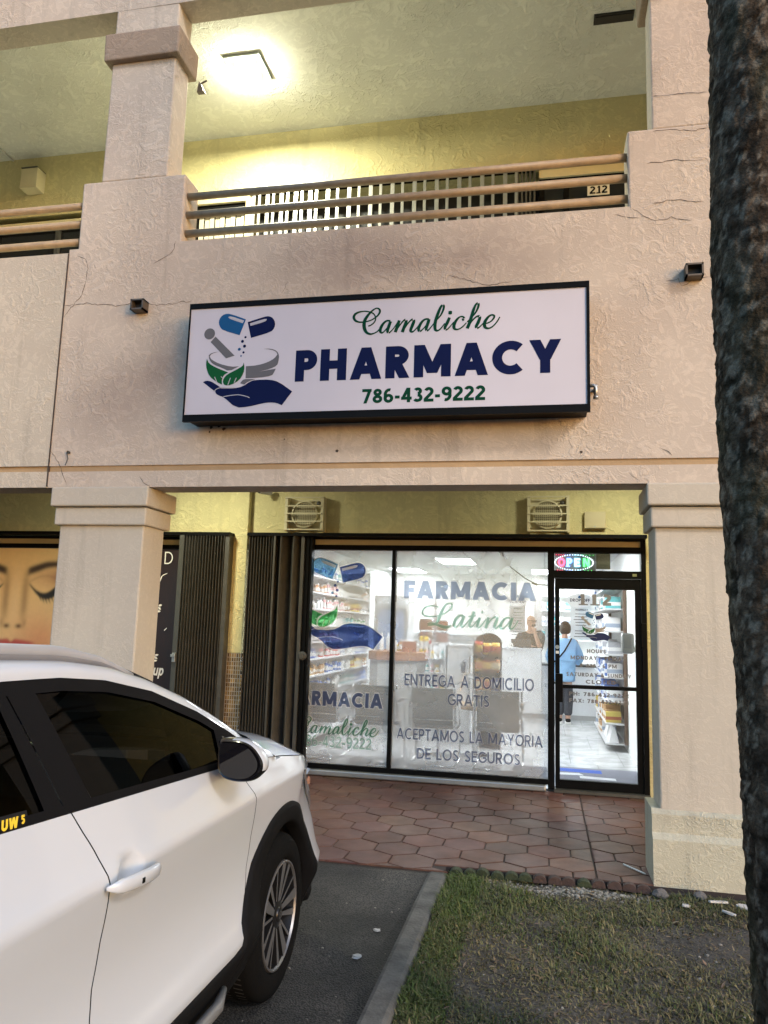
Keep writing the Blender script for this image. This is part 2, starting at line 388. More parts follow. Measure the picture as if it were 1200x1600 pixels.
    if c == '4': return .66, [V(.46, 0, .46, 1), H(0, .66, .28), V(h, .26, .44, 1)]
    if c == '5': return .60, [H(.09, .56, top), V(.11, .5, .13, 1), C(_arc(.28, .33, .32-h, .33-h, 120, -150, 20))]
    if c == '6': return .62, [C(_arc(.31, .31, .31-h, .31-h, 0, 364, 26)), C([(h*1.02, .34), (h*1.1, .5)]+_arc(.36, .58, .36-h, .42-h, 172, 75, 12))]
    if c == '7': return .60, [H(0, .60, top), V(.20, 0, .60-k, top)]
    if c == '8': return .62, [C(_arc(.31, .745, .27-h, .255-h, 0, 364, 22)), C(_arc(.31, .28, .31-h, .28-h, 0, 364, 24))]
    if c == '9': return .62, [C(_arc(.31, .69, .31-h, .31-h, 0, 364, 26)), C([(.62-h*1.02, .66), (.62-h*1.1, .5)]+_arc(.26, .42, .36-h, .42-h, -8, -105, 12))]
    if c == '-': return .34, [H(.02, .32, .38)]
    if c == ':': return t*1.3, [H(0, t*1.1, .18), H(0, t*1.1, .62)]
    if c == '.': return t, [H(0, t, bot)]
    if c == '&': return .74, [C(_arc(.32, .77, .19, .23-h, -60, 240, 16)+[(.66, .05)]), C([(.24, .56)]+_arc(.30, .28, .30-h, .28-h, 130, 330, 16)+[(.66, .46)])]
    if c == 'n': return .50, [V(h, 0, h, .7), C([(h, .45)]+_arc(.27, .44, .23-h, .26-h, 160, 0, 12)+[(.50-h, 0)])]
    if c == 's': return .42, [C(_arc(.22, .52, .18-h*.8, .18-h, 30, 250, 12)+_arc(.20, .18, .20-h, .18-h, 75, -150, 14))]
    if c == 'e': return .52, [C([(h, .36), (.52-h, .36)]+_arc(.26, .35, .26-h, .35-h, 5, 320, 20))]
    if c == 'u': return .50, [V(.50-h, 0, .50-h, .7), C([(h, .7)]+_arc(.25, .25, .25-h, .25-h, 180, 360, 14))]
    if c == 'p': return .54, [V(h, -.28, h, .7), C(_arc(.29, .35, .25-h, .35-h, 0, 364, 20))]
    return .40, []
def natural_width(s, t, gap): return sum(glyph(c, t)[0] for c in s)+gap*(len(s)-1)
def letters(mb, s, x0, x1, z0, h, y, t=0.2, gap=0.10, d=0.0, slant=0.0):
    """write s so that it spans x0..x1, standing on z0, cap height h, on the plane y (facing -Y)"""
    kx = (x1-x0)/natural_width(s, t, gap); x = 0.0; n = 0
    for c in s:
        wd, st = glyph(c, t, d)
        union(mb, [[(x0+(x+a+slant*b)*kx, z0+b*h) for a, b in poly] for q in st for poly in q], y)
        x += wd+gap
    return mb
def union(mb, polys, y):
    """one flat outline from overlapping pieces"""
    vs = []; fs = []
    for p in polys:
        ar = sum(p[i-1][0]*p[i][1]-p[i][0]*p[i-1][1] for i in range(len(p)))
        if abs(ar) < 1e-10: continue
        if ar < 0: p = p[::-1]
        b = len(vs); vs += [Vector((a, c)) for a, c in p]; fs.append(list(range(b, b+len(p))))
    if not fs: return
    r = delaunay_2d_cdt(vs, [], fs, 0, 1e-6, True)
    Q = [np.array([vs[i][:] for i in f]) for f in fs]; keep = []
    lo = np.array([q.min(0) for q in Q]); hi = np.array([q.max(0) for q in Q])
    for f in r[2]:
        c = np.mean([r[0][i][:] for i in f], axis=0)
        for k in np.nonzero((lo[:, 0] <= c[0]) & (hi[:, 0] >= c[0]) & (lo[:, 1] <= c[1]) & (hi[:, 1] >= c[1]))[0]:
            q = Q[k]; e = np.roll(q, -1, 0)-q; d = c-q
            if np.all(e[:, 0]*d[:, 1]-e[:, 1]*d[:, 0] > -1e-8): keep.append(tuple(f)); break
    mb.mesh([(v.x, y, v.y) for v in r[0]], keep)
def smooth_line(pts, k=5):
    out = []
    P = [Vector((*p, 0)) for p in pts]; n = len(P)
    for i in range(n-1):
        a, b, c, d = P[max(0, i-1)], P[i], P[i+1], P[min(n-1, i+2)]
        for j in range(k):
            t = j/k
            out.append(0.5*((2*b)+(c-a)*t+(2*a-5*b+4*c-d)*t*t+(3*b-a-3*c+d)*t*t*t))
    out.append(P[-1])
    return [(v.x, v.y) for v in out]
def script(mb, strokes, cx, cz, y, sc=1.0, fat=1.0, grow=0.0):
    allq = []
    for pts, ws in strokes:
        p = smooth_line(pts, 5); m = len(pts)
        wv = []
        for i in range(len(p)):
            u = i/5; a = int(u); b = min(m-1, a+1); wv.append((ws[a]*(1-(u-a))+ws[b]*(u-a))*fat*sc+grow)
        allq += ribbon([(cx+a*sc, cz+b*sc) for a, b in p], wv)
    union(mb, allq, y)
    return mb
# outlines of the marks in metres, centred
SCRIPT_NAME = [([(-0.416,-0.036),(-0.397,-0.029),(-0.376,-0.013),(-0.365,0.008),(-0.366,0.032),(-0.379,0.055),(-0.4,0.068),(-0.432,0.077),(-0.46,0.079),(-0.494,0.073),(-0.519,0.058),(-0.526,0.036),(-0.515,0.013),(-0.491,-0.0),(-0.462,-0.003),(-0.429,0.0),(-0.396,0.009),(-0.368,0.025),(-0.347,0.043),(-0.334,0.067),(-0.337,0.086),(-0.354,0.097),(-0.375,0.091),(-0.401,0.07),(-0.426,0.04),(-0.444,0.007),(-0.448,-0.027),(-0.441,-0.061),(-0.424,-0.086),(-0.397,-0.097),(-0.369,-0.091),(-0.346,-0.078),(-0.328,-0.055)],[0.01,0.009,0.009,0.009,0.009,0.009,0.009,0.009,0.009,0.013,0.017,0.018,0.016,0.012,0.01,0.009,0.009,0.01,0.012,0.014,0.013,0.009,0.01,0.014,0.019,0.022,0.024,0.022,0.017,0.013,0.009,0.009,0.007]),([(-0.254,-0.005),(-0.278,-0.002),(-0.301,-0.017),(-0.321,-0.048),(-0.327,-0.076),(-0.317,-0.091),(-0.301,-0.085),(-0.276,-0.055),(-0.254,-0.017)],[0.012,0.012,0.016,0.02,0.019,0.013,0.009,0.007,0.007]),([(-0.252,-0.008),(-0.265,-0.046),(-0.273,-0.079),(-0.266,-0.094),(-0.252,-0.087),(-0.229,-0.062),(-0.202,-0.02)],[0.019,0.021,0.019,0.014,0.009,0.007,0.007]),([(-0.189,-0.004),(-0.201,-0.044),(-0.216,-0.092)],[0.019,0.021,0.021]),([(-0.214,-0.087),(-0.187,-0.045),(-0.16,-0.01),(-0.142,-0.002),(-0.139,-0.019),(-0.152,-0.056),(-0.165,-0.094)],[0.007,0.009,0.01,0.016,0.02,0.021,0.021]),([(-0.161,-0.09),(-0.134,-0.043),(-0.109,-0.011),(-0.088,-0.002),(-0.083,-0.019),(-0.094,-0.05),(-0.105,-0.083),(-0.095,-0.095),(-0.079,-0.087),(-0.052,-0.057),(-0.03,-0.024)],[0.007,0.009,0.01,0.016,0.02,0.021,0.019,0.013,0.009,0.007,0.007]),([(0.025,-0.006),(0.002,-0.005),(-0.021,-0.02),(-0.041,-0.053),(-0.047,-0.081),(-0.037,-0.093),(-0.02,-0.082),(0.003,-0.055),(0.025,-0.013)],[0.012,0.012,0.016,0.02,0.019,0.013,0.009,0.007,0.007]),([(0.027,-0.006),(0.019,-0.037),(0.008,-0.074),(0.011,-0.091),(0.026,-0.085),(0.049,-0.057),(0.067,-0.032)],[0.019,0.021,0.019,0.014,0.009,0.007,0.007]),([(0.062,-0.034),(0.089,-0.007),(0.111,0.021),(0.127,0.058),(0.131,0.086),(0.121,0.094),(0.106,0.074),(0.088,0.027),(0.073,-0.025),(0.07,-0.063),(0.075,-0.089),(0.091,-0.095),(0.113,-0.079),(0.14,-0.043)],[0.009,0.009,0.011,0.014,0.014,0.012,0.017,0.02,0.021,0.021,0.017,0.011,0.009,0.007]),([(0.173,-0.002),(0.158,-0.039),(0.143,-0.071),(0.145,-0.091),(0.161,-0.087),(0.186,-0.059),(0.203,-0.037)],[0.018,0.021,0.019,0.013,0.009,0.007,0.007]),([(0.164,0.034),(0.177,0.034),(0.19,0.033)],[0.019,0.026,0.019]),([(0.262,-0.026),(0.276,-0.017),(0.269,-0.002),(0.248,-0.001),(0.226,-0.019),(0.208,-0.051),(0.206,-0.079),(0.218,-0.092),(0.241,-0.091),(0.267,-0.075),(0.294,-0.046)],[0.016,0.016,0.011,0.01,0.016,0.021,0.02,0.013,0.009,0.009,0.007]),([(0.298,-0.042),(0.329,-0.01),(0.36,0.031),(0.376,0.072),(0.373,0.094),(0.357,0.083),(0.34,0.041),(0.325,-0.015),(0.312,-0.057),(0.299,-0.089)],[0.009,0.009,0.012,0.015,0.013,0.013,0.019,0.021,0.021,0.021]),([(0.304,-0.084),(0.33,-0.039),(0.361,-0.007),(0.383,-0.004),(0.386,-0.018),(0.375,-0.05),(0.362,-0.078),(0.366,-0.092),(0.384,-0.084),(0.411,-0.057)],[0.007,0.009,0.011,0.016,0.019,0.021,0.019,0.013,0.009,0.007]),([(0.408,-0.062),(0.437,-0.058),(0.464,-0.046),(0.484,-0.023),(0.486,-0.005),(0.468,0.001),(0.446,-0.012),(0.424,-0.044),(0.42,-0.076),(0.433,-0.093),(0.456,-0.095),(0.482,-0.079),(0.508,-0.048),(0.526,-0.016)],[0.007,0.009,0.009,0.012,0.013,0.011,0.015,0.02,0.021,0.015,0.01,0.009,0.009,0.007])]
SCRIPT_LATINA = [([(-0.318,0.08),(-0.389,0.094),(-0.46,0.077),(-0.495,0.036),(-0.479,-0.004),(-0.417,-0.019),(-0.336,-0.01),(-0.256,0.022),(-0.197,0.069),(-0.182,0.109),(-0.208,0.126),(-0.248,0.107),(-0.282,0.056),(-0.311,-0.014),(-0.34,-0.079),(-0.375,-0.1),(-0.425,-0.107),(-0.436,-0.097),(-0.406,-0.086),(-0.355,-0.095),(-0.294,-0.118),(-0.243,-0.126),(-0.204,-0.115),(-0.194,-0.095)],[0.01,0.01,0.013,0.015,0.013,0.01,0.01,0.011,0.013,0.013,0.011,0.015,0.022,0.026,0.022,0.015,0.015,0.015,0.013,0.017,0.024,0.024,0.015,0.009]),([(-0.066,-0.002),(-0.105,-0.003),(-0.145,-0.044),(-0.159,-0.094),(-0.144,-0.118),(-0.114,-0.097),(-0.075,-0.037),(-0.056,-0.002)],[0.015,0.015,0.022,0.024,0.015,0.01,0.009,0.009]),([(-0.056,-0.002),(-0.075,-0.057),(-0.084,-0.106),(-0.064,-0.116),(-0.025,-0.075),(0.005,-0.035)],[0.022,0.024,0.02,0.013,0.009,0.009]),([(0.048,0.045),(0.024,-0.024),(0.0,-0.094),(0.016,-0.118),(0.045,-0.093),(0.084,-0.042)],[0.022,0.024,0.022,0.013,0.009,0.009]),([(-0.011,-0.01),(0.024,-0.002),(0.064,0.002)],[0.009,0.011,0.009]),([(0.108,-0.017),(0.089,-0.072),(0.08,-0.116),(0.105,-0.115),(0.143,-0.07),(0.173,-0.03)],[0.022,0.024,0.02,0.013,0.009,0.009]),([(0.122,0.042),(0.132,0.042),(0.142,0.043)],[0.017,0.024,0.017]),([(0.197,-0.01),(0.183,-0.069),(0.169,-0.123)],[0.022,0.024,0.024]),([(0.178,-0.099),(0.222,-0.034),(0.27,-0.003),(0.285,-0.022),(0.266,-0.076),(0.257,-0.116),(0.281,-0.115),(0.32,-0.075),(0.349,-0.045)],[0.009,0.011,0.017,0.022,0.024,0.02,0.013,0.009,0.009]),([(0.417,-0.009),(0.368,-0.015),(0.33,-0.065),(0.32,-0.109),(0.34,-0.123),(0.379,-0.093),(0.417,-0.043),(0.436,-0.008)],[0.015,0.015,0.022,0.024,0.015,0.01,0.009,0.009]),([(0.441,-0.008),(0.422,-0.062),(0.413,-0.111),(0.437,-0.12),(0.466,-0.09),(0.495,-0.041)],[0.022,0.024,0.02,0.013,0.009,0.009])]
LOGO = {'sky':[[(-0.0388,0.3138),(-0.1465,0.3575),(-0.1909,0.3687),(-0.2304,0.3579),(-0.2539,0.3253),(-0.2553,0.2894),(-0.2385,0.2563),(-0.2153,0.2372),(-0.0819,0.1915)]],'navy':[[(-0.0231,0.2917),(0.1076,0.3274),(0.1431,0.3304),(0.176,0.3131),(0.1959,0.2731),(0.1909,0.2346),(0.1641,0.2041),(0.0095,0.1658)]],'white':[[(-0.1818,0.3409),(-0.1603,0.3455),(-0.0527,0.3054),(-0.0623,0.2845),(-0.1587,0.3203),(-0.1776,0.3321)],[(-0.0058,0.2801),(0.1015,0.3085),(0.1265,0.3085),(0.1237,0.2946),(0.1028,0.2851),(0.0004,0.2599)]],'grey':[[(-0.2743,0.1902),(-0.1119,0.0337),(-0.1793,0.0154),(-0.3119,0.149)],[(-0.017,-0.0524),(0.0718,-0.049),(0.1486,-0.0299),(0.2034,-0.0008),(0.2243,0.0297),(0.2111,0.0526),(0.1715,0.0682),(0.1144,0.0764),(0.1711,0.076),(0.2179,0.0579),(0.2388,0.0221),(0.2362,-0.0231),(0.2261,-0.0574),(0.1725,-0.0808),(0.0922,-0.0972),(0.2182,-0.08),(0.2056,-0.1086),(0.1895,-0.1342),(0.0844,-0.1456),(-0.0151,-0.1454)],[(-0.0359,-0.1551),(-0.0076,-0.1505),(0.0637,-0.1553),(0.0078,-0.1705),(-0.0229,-0.1938),(-0.0556,-0.1822)],[(-0.3196,0.0461),(-0.2988,0.0629),(-0.2373,0.0709),(-0.2983,0.0558),(-0.3115,0.0352),(-0.2952,0.0097),(-0.2311,-0.0248),(-0.1354,-0.052),(-0.0708,-0.0503),(-0.1476,-0.0867),(-0.2072,-0.0575),(-0.2819,-0.0263),(-0.3135,0.0103)]],'green':[[(-0.3323,0.0183),(-0.3153,-0.0179),(-0.2584,-0.052),(-0.1543,-0.0947),(-0.1891,-0.1145),(-0.2013,-0.1492),(-0.1988,-0.1877),(-0.2511,-0.1614),(-0.3049,-0.1172),(-0.3307,-0.0598),(-0.3372,-0.017)],[(-0.0353,-0.0223),(-0.0422,-0.0501),(-0.0977,-0.0795),(-0.1606,-0.1086),(-0.1909,-0.1425),(-0.1925,-0.174),(-0.1731,-0.1957),(-0.1265,-0.1938),(-0.0641,-0.161),(-0.0317,-0.1065),(-0.0274,-0.0576)]],'hand':[[(-0.3528,-0.1627),(-0.3244,-0.1517),(-0.2876,-0.1587),(-0.2423,-0.1862),(-0.2008,-0.2136),(-0.2571,-0.2348)],[(-0.2501,-0.2315),(-0.2187,-0.2151),(-0.1608,-0.2191),(-0.0963,-0.2191),(-0.0327,-0.2075),(0.022,-0.1711),(0.0639,-0.1601),(0.1769,-0.1614),(0.2481,-0.1826),(0.3528,-0.2582),(0.2782,-0.3598),(0.2354,-0.3401),(0.1863,-0.3352),(0.1306,-0.3403),(0.0192,-0.3647),(-0.0799,-0.3687),(-0.1782,-0.2839),(-0.2149,-0.2731),(-0.2434,-0.2561)]],'line':[[(-0.2569,-0.2382),(-0.24,-0.2212),(-0.2046,-0.2106),(-0.1539,-0.2151),(-0.0965,-0.2157)],[(-0.182,-0.2811),(-0.1144,-0.2721),(-0.0574,-0.2712),(0.0003,-0.2847),(0.0258,-0.2959)],[(-0.2607,-0.1258),(-0.2398,-0.1688)],[(-0.1517,-0.1928),(-0.1336,-0.1376)],[(-0.1024,-0.1772),(-0.0869,-0.1393)],[(-0.2101,-0.1242),(-0.1986,-0.1353)]],'dots':[(-0.034,0.1736,0.009),(-0.0559,0.1421,0.0116),(-0.0371,0.1044,0.0122),(-0.0774,0.0816,0.0116),(-0.0428,0.0554,0.009),(-0.0606,0.0293,0.0064),(-0.3236,0.214,0.0438)]}
def emblem(parts, cx, cz, y, sc, mats, name, parent, outline=None):
    """pharmacy emblem: two half capsules, mortar and pestle, leaves, open hand"""
    T = lambda p: [(cx+a*sc, cz+b*sc) for a, b in smooth_poly(p)]
    mb = MB(); order = [('grey', 0, 0), ('sky', 1, 0), ('navy', 2, 0), ('green', 3, .0008), ('hand', 2, .0004), ('white', 4, .0006)]
    if outline:
        ob = MB()
        for key in ('sky', 'navy', 'green', 'hand'):
            for i, p in enumerate(LOGO[key]):
                pts = T(p); pts.append(pts[0])
                for q in ribbon(pts, outline): ob.face([(a, y+0.0012-0.0002*i, b) for a, b in q])
        ob.build('emblem_outline', mats[4], parent, fix=False)
    for key, mi, dy in order:
        mb.mat(mi)
        for i, p in enumerate(LOGO[key]): mb.poly(T(p), y-dy-0.0001*i)
    for i, (a, b, r) in enumerate(LOGO['dots']):
        mb.mat({0: 2, 3: 1, 5: 1, 6: 0}.get(i, 2))
        mb.poly([(cx+(a+r*math.cos(t*PI/9))*sc, cz+(b+r*math.sin(t*PI/9))*sc) for t in range(18)], y-.0005)
    mb.mat(4)
    for p in LOGO['line']:
        for q in ribbon([(cx+a*sc, cz+b*sc) for a, b in smooth_line(p, 4)], 0.006*sc): mb.face([(a, y-.0014, b) for a, b in q])
    return mb.build(name, mats, parent, fix=False)
def smooth_poly(p):
    # one corner-cutting pass that keeps sharp corners
    out = []; n = len(p)
    for i in range(n):
        a, b, c = Vector(p[i-1]), Vector(p[i]), Vector(p[(i+1) % n])
        u, v = b-a, c-b
        if u.length < 1e-6 or v.length < 1e-6: continue
        ang = abs(u.angle(v))
        if ang < R(55): out += [tuple(b-u*.25), tuple(b+v*.25)]
        else: out.append(tuple(b))
    return out
# ------------------------------------------------------------------ palette
M_FAC = stucco('facade_stucco', (0.60, 0.51, 0.405), (0.53, 0.44, 0.35), bump=0.45, scale=1.4, shade_patches=((-.9, 4.28, 1.5, .38, 0, 1.0), (-1.6, 4.35, .6, .35, 0, .7), (-3.1, 3.45, 1.0, .42, -.5, .9), (-1.2, 2.92, 1.7, .22, 0, .35)))  # soft shade around the sign is painted into this stucco colour
M_FACL = stucco('facade_stucco_left', (0.58, 0.51, 0.395), (0.53, 0.455, 0.35), bump=0.4, scale=1.5)
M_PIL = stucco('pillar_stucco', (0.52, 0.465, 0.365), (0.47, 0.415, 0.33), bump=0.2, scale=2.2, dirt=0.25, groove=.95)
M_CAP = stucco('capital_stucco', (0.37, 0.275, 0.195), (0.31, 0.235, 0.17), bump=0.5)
M_BASE = stucco('base_stucco', (0.52, 0.49, 0.36), (0.47, 0.43, 0.32), bump=0.5, scale=3.0, dirt=0.35)
M_YEL = stucco('yellow_stucco', (0.72, 0.65, 0.35), (0.66, 0.59, 0.31), bump=0.6, dirt=0.25)
M_CEIL = stucco('ceiling_stucco', (0.76, 0.76, 0.68), (0.68, 0.68, 0.61), bump=0.8, scale=0.9, dirt=0.1)
M_BAND = mat('groove_paint', (0.40, 0.27, 0.14), 0.8, var=.25, vscale=5, bump=.3, bscale=40)
M_CRACK = mat('crack_dark', (0.06, 0.045, 0.035), 0.9)
M_BLACK = mat('black_aluminium', (0.005, 0.005, 0.005), 0.45, spec=.08, var=.3, bump=.05)
M_BRONZE = mat('bronze_shutter_metal', (0.075, 0.072, 0.062), 0.5, metal=0.25, var=.45, vscale=14, bump=.12, bscale=30)
M_SILVER = mat('mill_aluminium', (0.42, 0.42, 0.40), 0.42, metal=0.8, var=.2, vscale=12)
M_RAIL = mat('rail_paint', (0.29, 0.215, 0.13), 0.5, var=.4, vscale=14, bump=.25, bscale=35)
M_CREAM = mat('cream_paint', (0.62, 0.55, 0.34), 0.6, var=.12, bump=.08)
M_WHITEP = mat('white_plastic', (0.72, 0.72, 0.70), 0.45, var=.05)
M_DARKV = mat('dark_void', (0.010, 0.010, 0.012), 0.6)
M_SHOPW = mat('shop_wall_paint', (0.74, 0.75, 0.74), 0.6, var=.03)

FY = 5.40      # front face of the upper wall
SY = 8.10      # plane of the shop fronts
B = thing('commercial_building', 'two storey peach stucco plaza building with open balcony above the shop walkway', 'building', (-1.0, 5.4, 0))

def wall_strip(mb, x0, x1, y, ztop):
    mb.box(x0, y, 2.572, x1, 5.66, 2.700)
    mb.box(x0, y, 2.746, x1, 5.66, ztop)
f = MB(); wall_strip(f, -3.893, 9.0, FY, 4.595)
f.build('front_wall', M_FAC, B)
f = MB(); wall_strip(f, -15.0, -3.897, FY-0.009, 4.560); f.build('front_wall', M_FACL, B)
f = MB(); f.box(-15, FY+0.012, 2.70, 9.0, 5.655, 2.746); f.build('groove_band', M_BAND, B)
# cracks, nail holes, paint scars of the front wall
CR = [[(-3.897,4.101),(-3.692,4.111),(-3.428,4.074),(-3.229,4.09),(-3.029,4.057),(-2.753,4.078)],[(-3.809,4.534),(-3.741,4.506),(-3.706,4.442),(-3.71,4.302),(-3.74,4.181),(-3.845,4.059),(-3.889,4.001)],[(-3.114,4.417),(-3.032,4.45),(-2.978,4.485),(-2.943,4.538),(-2.931,4.600)],[(0.603,4.590),(0.668,4.529),(0.776,4.471),(0.884,4.486),(1.012,4.451)],[(0.831,4.01),(0.916,4.023),(0.94,3.965),(0.992,3.999),(1.126,4.028)],[(0.668,4.504),(0.602,4.5),(0.492,4.543)],[(0.768,5.166),(0.899,5.167),(1.029,5.138),(1.138,5.151)],[(0.773,5.446),(0.95,5.44),(1.146,5.431)],[(-3.888,2.87),(-3.81,2.779),(-3.722,2.591)],[(-3.093,2.653),(-3.05,2.602),(-2.994,2.580)],[(0.573,2.632),(0.635,2.587)],[(0.764,2.816),(0.825,2.793),(0.845,2.761)],[(0.748,4.605),(0.887,4.622),(1.1,4.584)],[(0.719,4.92),(0.937,4.923),(1.12,4.90)],[(-0.705,4.159),(-0.419,4.065),(-0.233,4.078)],[(-1.956,4.189),(-2.003,4.087)]]
rr = random.Random(3)
for line in CR:
    pts = []
    for (a, b), (p, q) in zip(line[:-1], line[1:]):
        n = max(2, int(math.hypot(p-a, q-b)/.025))
        for i in range(n):
            t = i/n; pts.append((a+(p-a)*t+rr.uniform(-.006, .006), b+(q-b)*t+rr.uniform(-.007, .007)))
    pts.append(line[-1])
    ws = [rr.uniform(.0015, .005)*(1 if 0 < i < len(pts)-1 else .2) for i in range(len(pts))]
    c = MB()
    for q in ribbon(pts, ws): c.face([(a, FY-.0025, b) for a, b in q])
    c.build('wall_crack', M_CRACK, B, smooth=True)
for hx, hz, s in ((-2.519,3.034,.012),(-1.505,2.831,.012),(.248,2.798,.010),(-2.414,3.02,.014),(-2.45,3.05,.02),(-2.53,3.0,.008),(-1.92,2.93,.006)):
    c = MB().poly([(hx+s*rr.uniform(.6,1.3)*math.cos(k*.785), hz+s*rr.uniform(.6,1.3)*math.sin(k*.785)) for k in range(8)], FY-.0027)
    c.build('nail_hole', M_CRACK, B)
c = MB(); c.box(-3.8985, FY-.011, 2.58, -3.8915, FY+.02, 4.555); c.build('wall_joint', M_CRACK, B)

# lower pillars
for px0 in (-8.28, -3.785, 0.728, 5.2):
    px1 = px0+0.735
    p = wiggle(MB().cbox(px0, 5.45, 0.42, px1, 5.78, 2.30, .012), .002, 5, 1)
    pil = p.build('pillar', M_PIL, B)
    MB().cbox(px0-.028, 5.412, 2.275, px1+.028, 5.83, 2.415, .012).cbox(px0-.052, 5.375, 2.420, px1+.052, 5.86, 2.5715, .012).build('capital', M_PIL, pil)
    bs = MB()
    bs.prism([(5.395, -.12), (5.395, .275), (5.425, .312), (5.425, .425), (5.452, .452), (5.79, .452), (5.79, -.12)], px0-.0545, px1+.0545, 'YZ')
    bs.build('base', M_BASE, pil)
    if abs(px0-.728) < .01: 
        for ob in (pil,): pass
# piers of the balcony
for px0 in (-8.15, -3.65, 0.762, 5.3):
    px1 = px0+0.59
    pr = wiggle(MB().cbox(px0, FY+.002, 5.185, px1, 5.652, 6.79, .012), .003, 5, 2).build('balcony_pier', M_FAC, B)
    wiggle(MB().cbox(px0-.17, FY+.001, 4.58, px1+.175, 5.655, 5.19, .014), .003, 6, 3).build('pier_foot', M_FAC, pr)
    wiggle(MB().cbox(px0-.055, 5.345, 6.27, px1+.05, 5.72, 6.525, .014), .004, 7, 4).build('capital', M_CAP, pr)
MB().box(-15, FY, 6.785, 9.0, 5.64, 7.9).build('roof_beam', M_FAC, B)
MB().box(-15, 5.642, 7.42, 9.0, 8.4, 7.6).build('balcony_ceiling', M_CEIL, B)
MB().box(-15, 8.41, 7.42, 9.0, 17.0, 7.6).build('roof', M_CEIL, B)
MB().box(-15, 5.662, 3.45, 9.0, 8.095, 3.95).build('walkway_ceiling', M_CEIL, B)
# balcony back wall
f = MB(); f.box(-15, SY, 6.60, 9.0, 8.3, 7.42)
for a, b in ((-15, -11.6), (-8.2, -7.2), (-5.66, -4.23), (-3.455, -3.43), (0.95, 9.0)): f.box(a, SY, 3.95, b, 8.3, 6.60)
f.build('balcony_wall', M_YEL, B)
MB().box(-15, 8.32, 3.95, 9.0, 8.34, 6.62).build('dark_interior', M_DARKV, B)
# shop front wall of the walkway
f = MB(); f.box(-15, SY, 2.505, 9.0, 8.28, 3.45)
f.box(-3.47, SY+.001, 0, -3.27, 8.28, 2.505); f.box(.992, SY, 0, 9.0, 8.28, 2.505); f.box(-15, SY, 0, -9, 8.28, 2.505)
f.box(-7.0, SY+.02, 0, -4.44, 8.28, .35)
f.build('walkway_wall', M_YEL, B)
pl = MB().cbox(-3.46, 8.02, 1.215, -3.225, 8.10, 3.44, .01).build('pilaster', M_YEL, B)
m, N, L, P = _new('mosaic_tile')
geo = N.new('ShaderNodeNewGeometry'); sep = N.new('ShaderNodeSeparateXYZ'); cmb = N.new('ShaderNodeCombineXYZ')
L.new(geo.outputs['Position'], sep.inputs[0]); L.new(sep.outputs['X'], cmb.inputs['X']); L.new(sep.outputs['Z'], cmb.inputs['Y'])
br = N.new('ShaderNodeTexBrick'); br.offset = 0; br.inputs['Scale'].default_value = 1; br.inputs['Brick Width'].default_value = .026; br.inputs['Row Height'].default_value = .045
br.inputs['Mortar Size'].default_value = .004; br.inputs['Color1'].default_value = (.42, .25, .07, 1); br.inputs['Color2'].default_value = (.12, .07, .03, 1); br.inputs['Mortar'].default_value = (.55, .50, .42, 1)
L.new(cmb.outputs[0], br.inputs['Vector'])
nz = N.new('ShaderNodeTexNoise'); nz.inputs['Scale'].default_value = 18; L.new(cmb.outputs[0], nz.inputs['Vector'])
mx = N.new('ShaderNodeMix'); mx.data_type = 'RGBA'; mx.blend_type = 'MULTIPLY'; mx.inputs['Factor'].default_value = .7
L.new(br.outputs['Color'], mx.inputs['A']); L.new(nz.outputs['Fac'], mx.inputs['B']); L.new(mx.outputs['Result'], P.inputs['Base Color']); P.inputs['Roughness'].default_value = .25
M_MOS = m
MB().cbox(-3.465, 8.012, 0, -3.22, 8.10, 1.2135, .004).build('mosaic_tiles', M_MOS, pl)
# shop walls, floor, ceiling
MB().box(-3.42, 8.29, 0, -3.30, 17.0, 3.0).build('shop_wall', M_SHOPW, B)
MB().box(1.08, 8.29, 0, 1.20, 17.0, 3.0).build('shop_wall', M_SHOPW, B)
MB().box(-3.30, 16.7, 0, 1.08, 17.0, 3.0).build('shop_wall', M_SHOPW, B)
MB().box(-3.30, 8.281, 2.42, 1.08, 8.30, 2.70).build('window_bulkhead', M_SHOPW, B)
m, N, L, P = _new('drop_ceiling'); geo = N.new('ShaderNodeNewGeometry')
br = N.new('ShaderNodeTexBrick'); br.offset = 0; br.inputs['Scale'].default_value = 1; br.inputs['Brick Width'].default_value = .61; br.inputs['Row Height'].default_value = .61
br.inputs['Mortar Size'].default_value = .012; br.inputs['Mortar Smooth'].default_value = 0; br.inputs['Color1'].default_value = (.66, .67, .66, 1); br.inputs['Color2'].default_value = (.62, .63, .62, 1); br.inputs['Mortar'].default_value = (.40, .41, .41, 1)
L.new(geo.outputs['Position'], br.inputs['Vector']); L.new(br.outputs['Color'], P.inputs['Base Color']); P.inputs['Roughness'].default_value = .8
MB().box(-3.30, 8.30, 2.70, 1.08, 16.7, 2.75).build('shop_ceiling', m, B)

# ------------------------------------------------------------------ balcony railings (three pipes between the piers)
def railing(x0, x1, label):
    t = thing('balcony_railing', label, 'railing', ((x0+x1)/2, 5.46, 4.6), 'pipe railings along the balcony')
    for z in (5.020, 4.857, 4.694):
        MB().tube([(x0, 5.47, z), (x1, 5.47, z)], .031, 14).build('rail', M_RAIL, t, smooth=True)
railing(-2.885, 0.592, 'tan three pipe balcony railing above the illuminated pharmacy sign')
railing(-7.39, -3.82, 'tan three pipe railing at the left edge beyond the balcony pier')

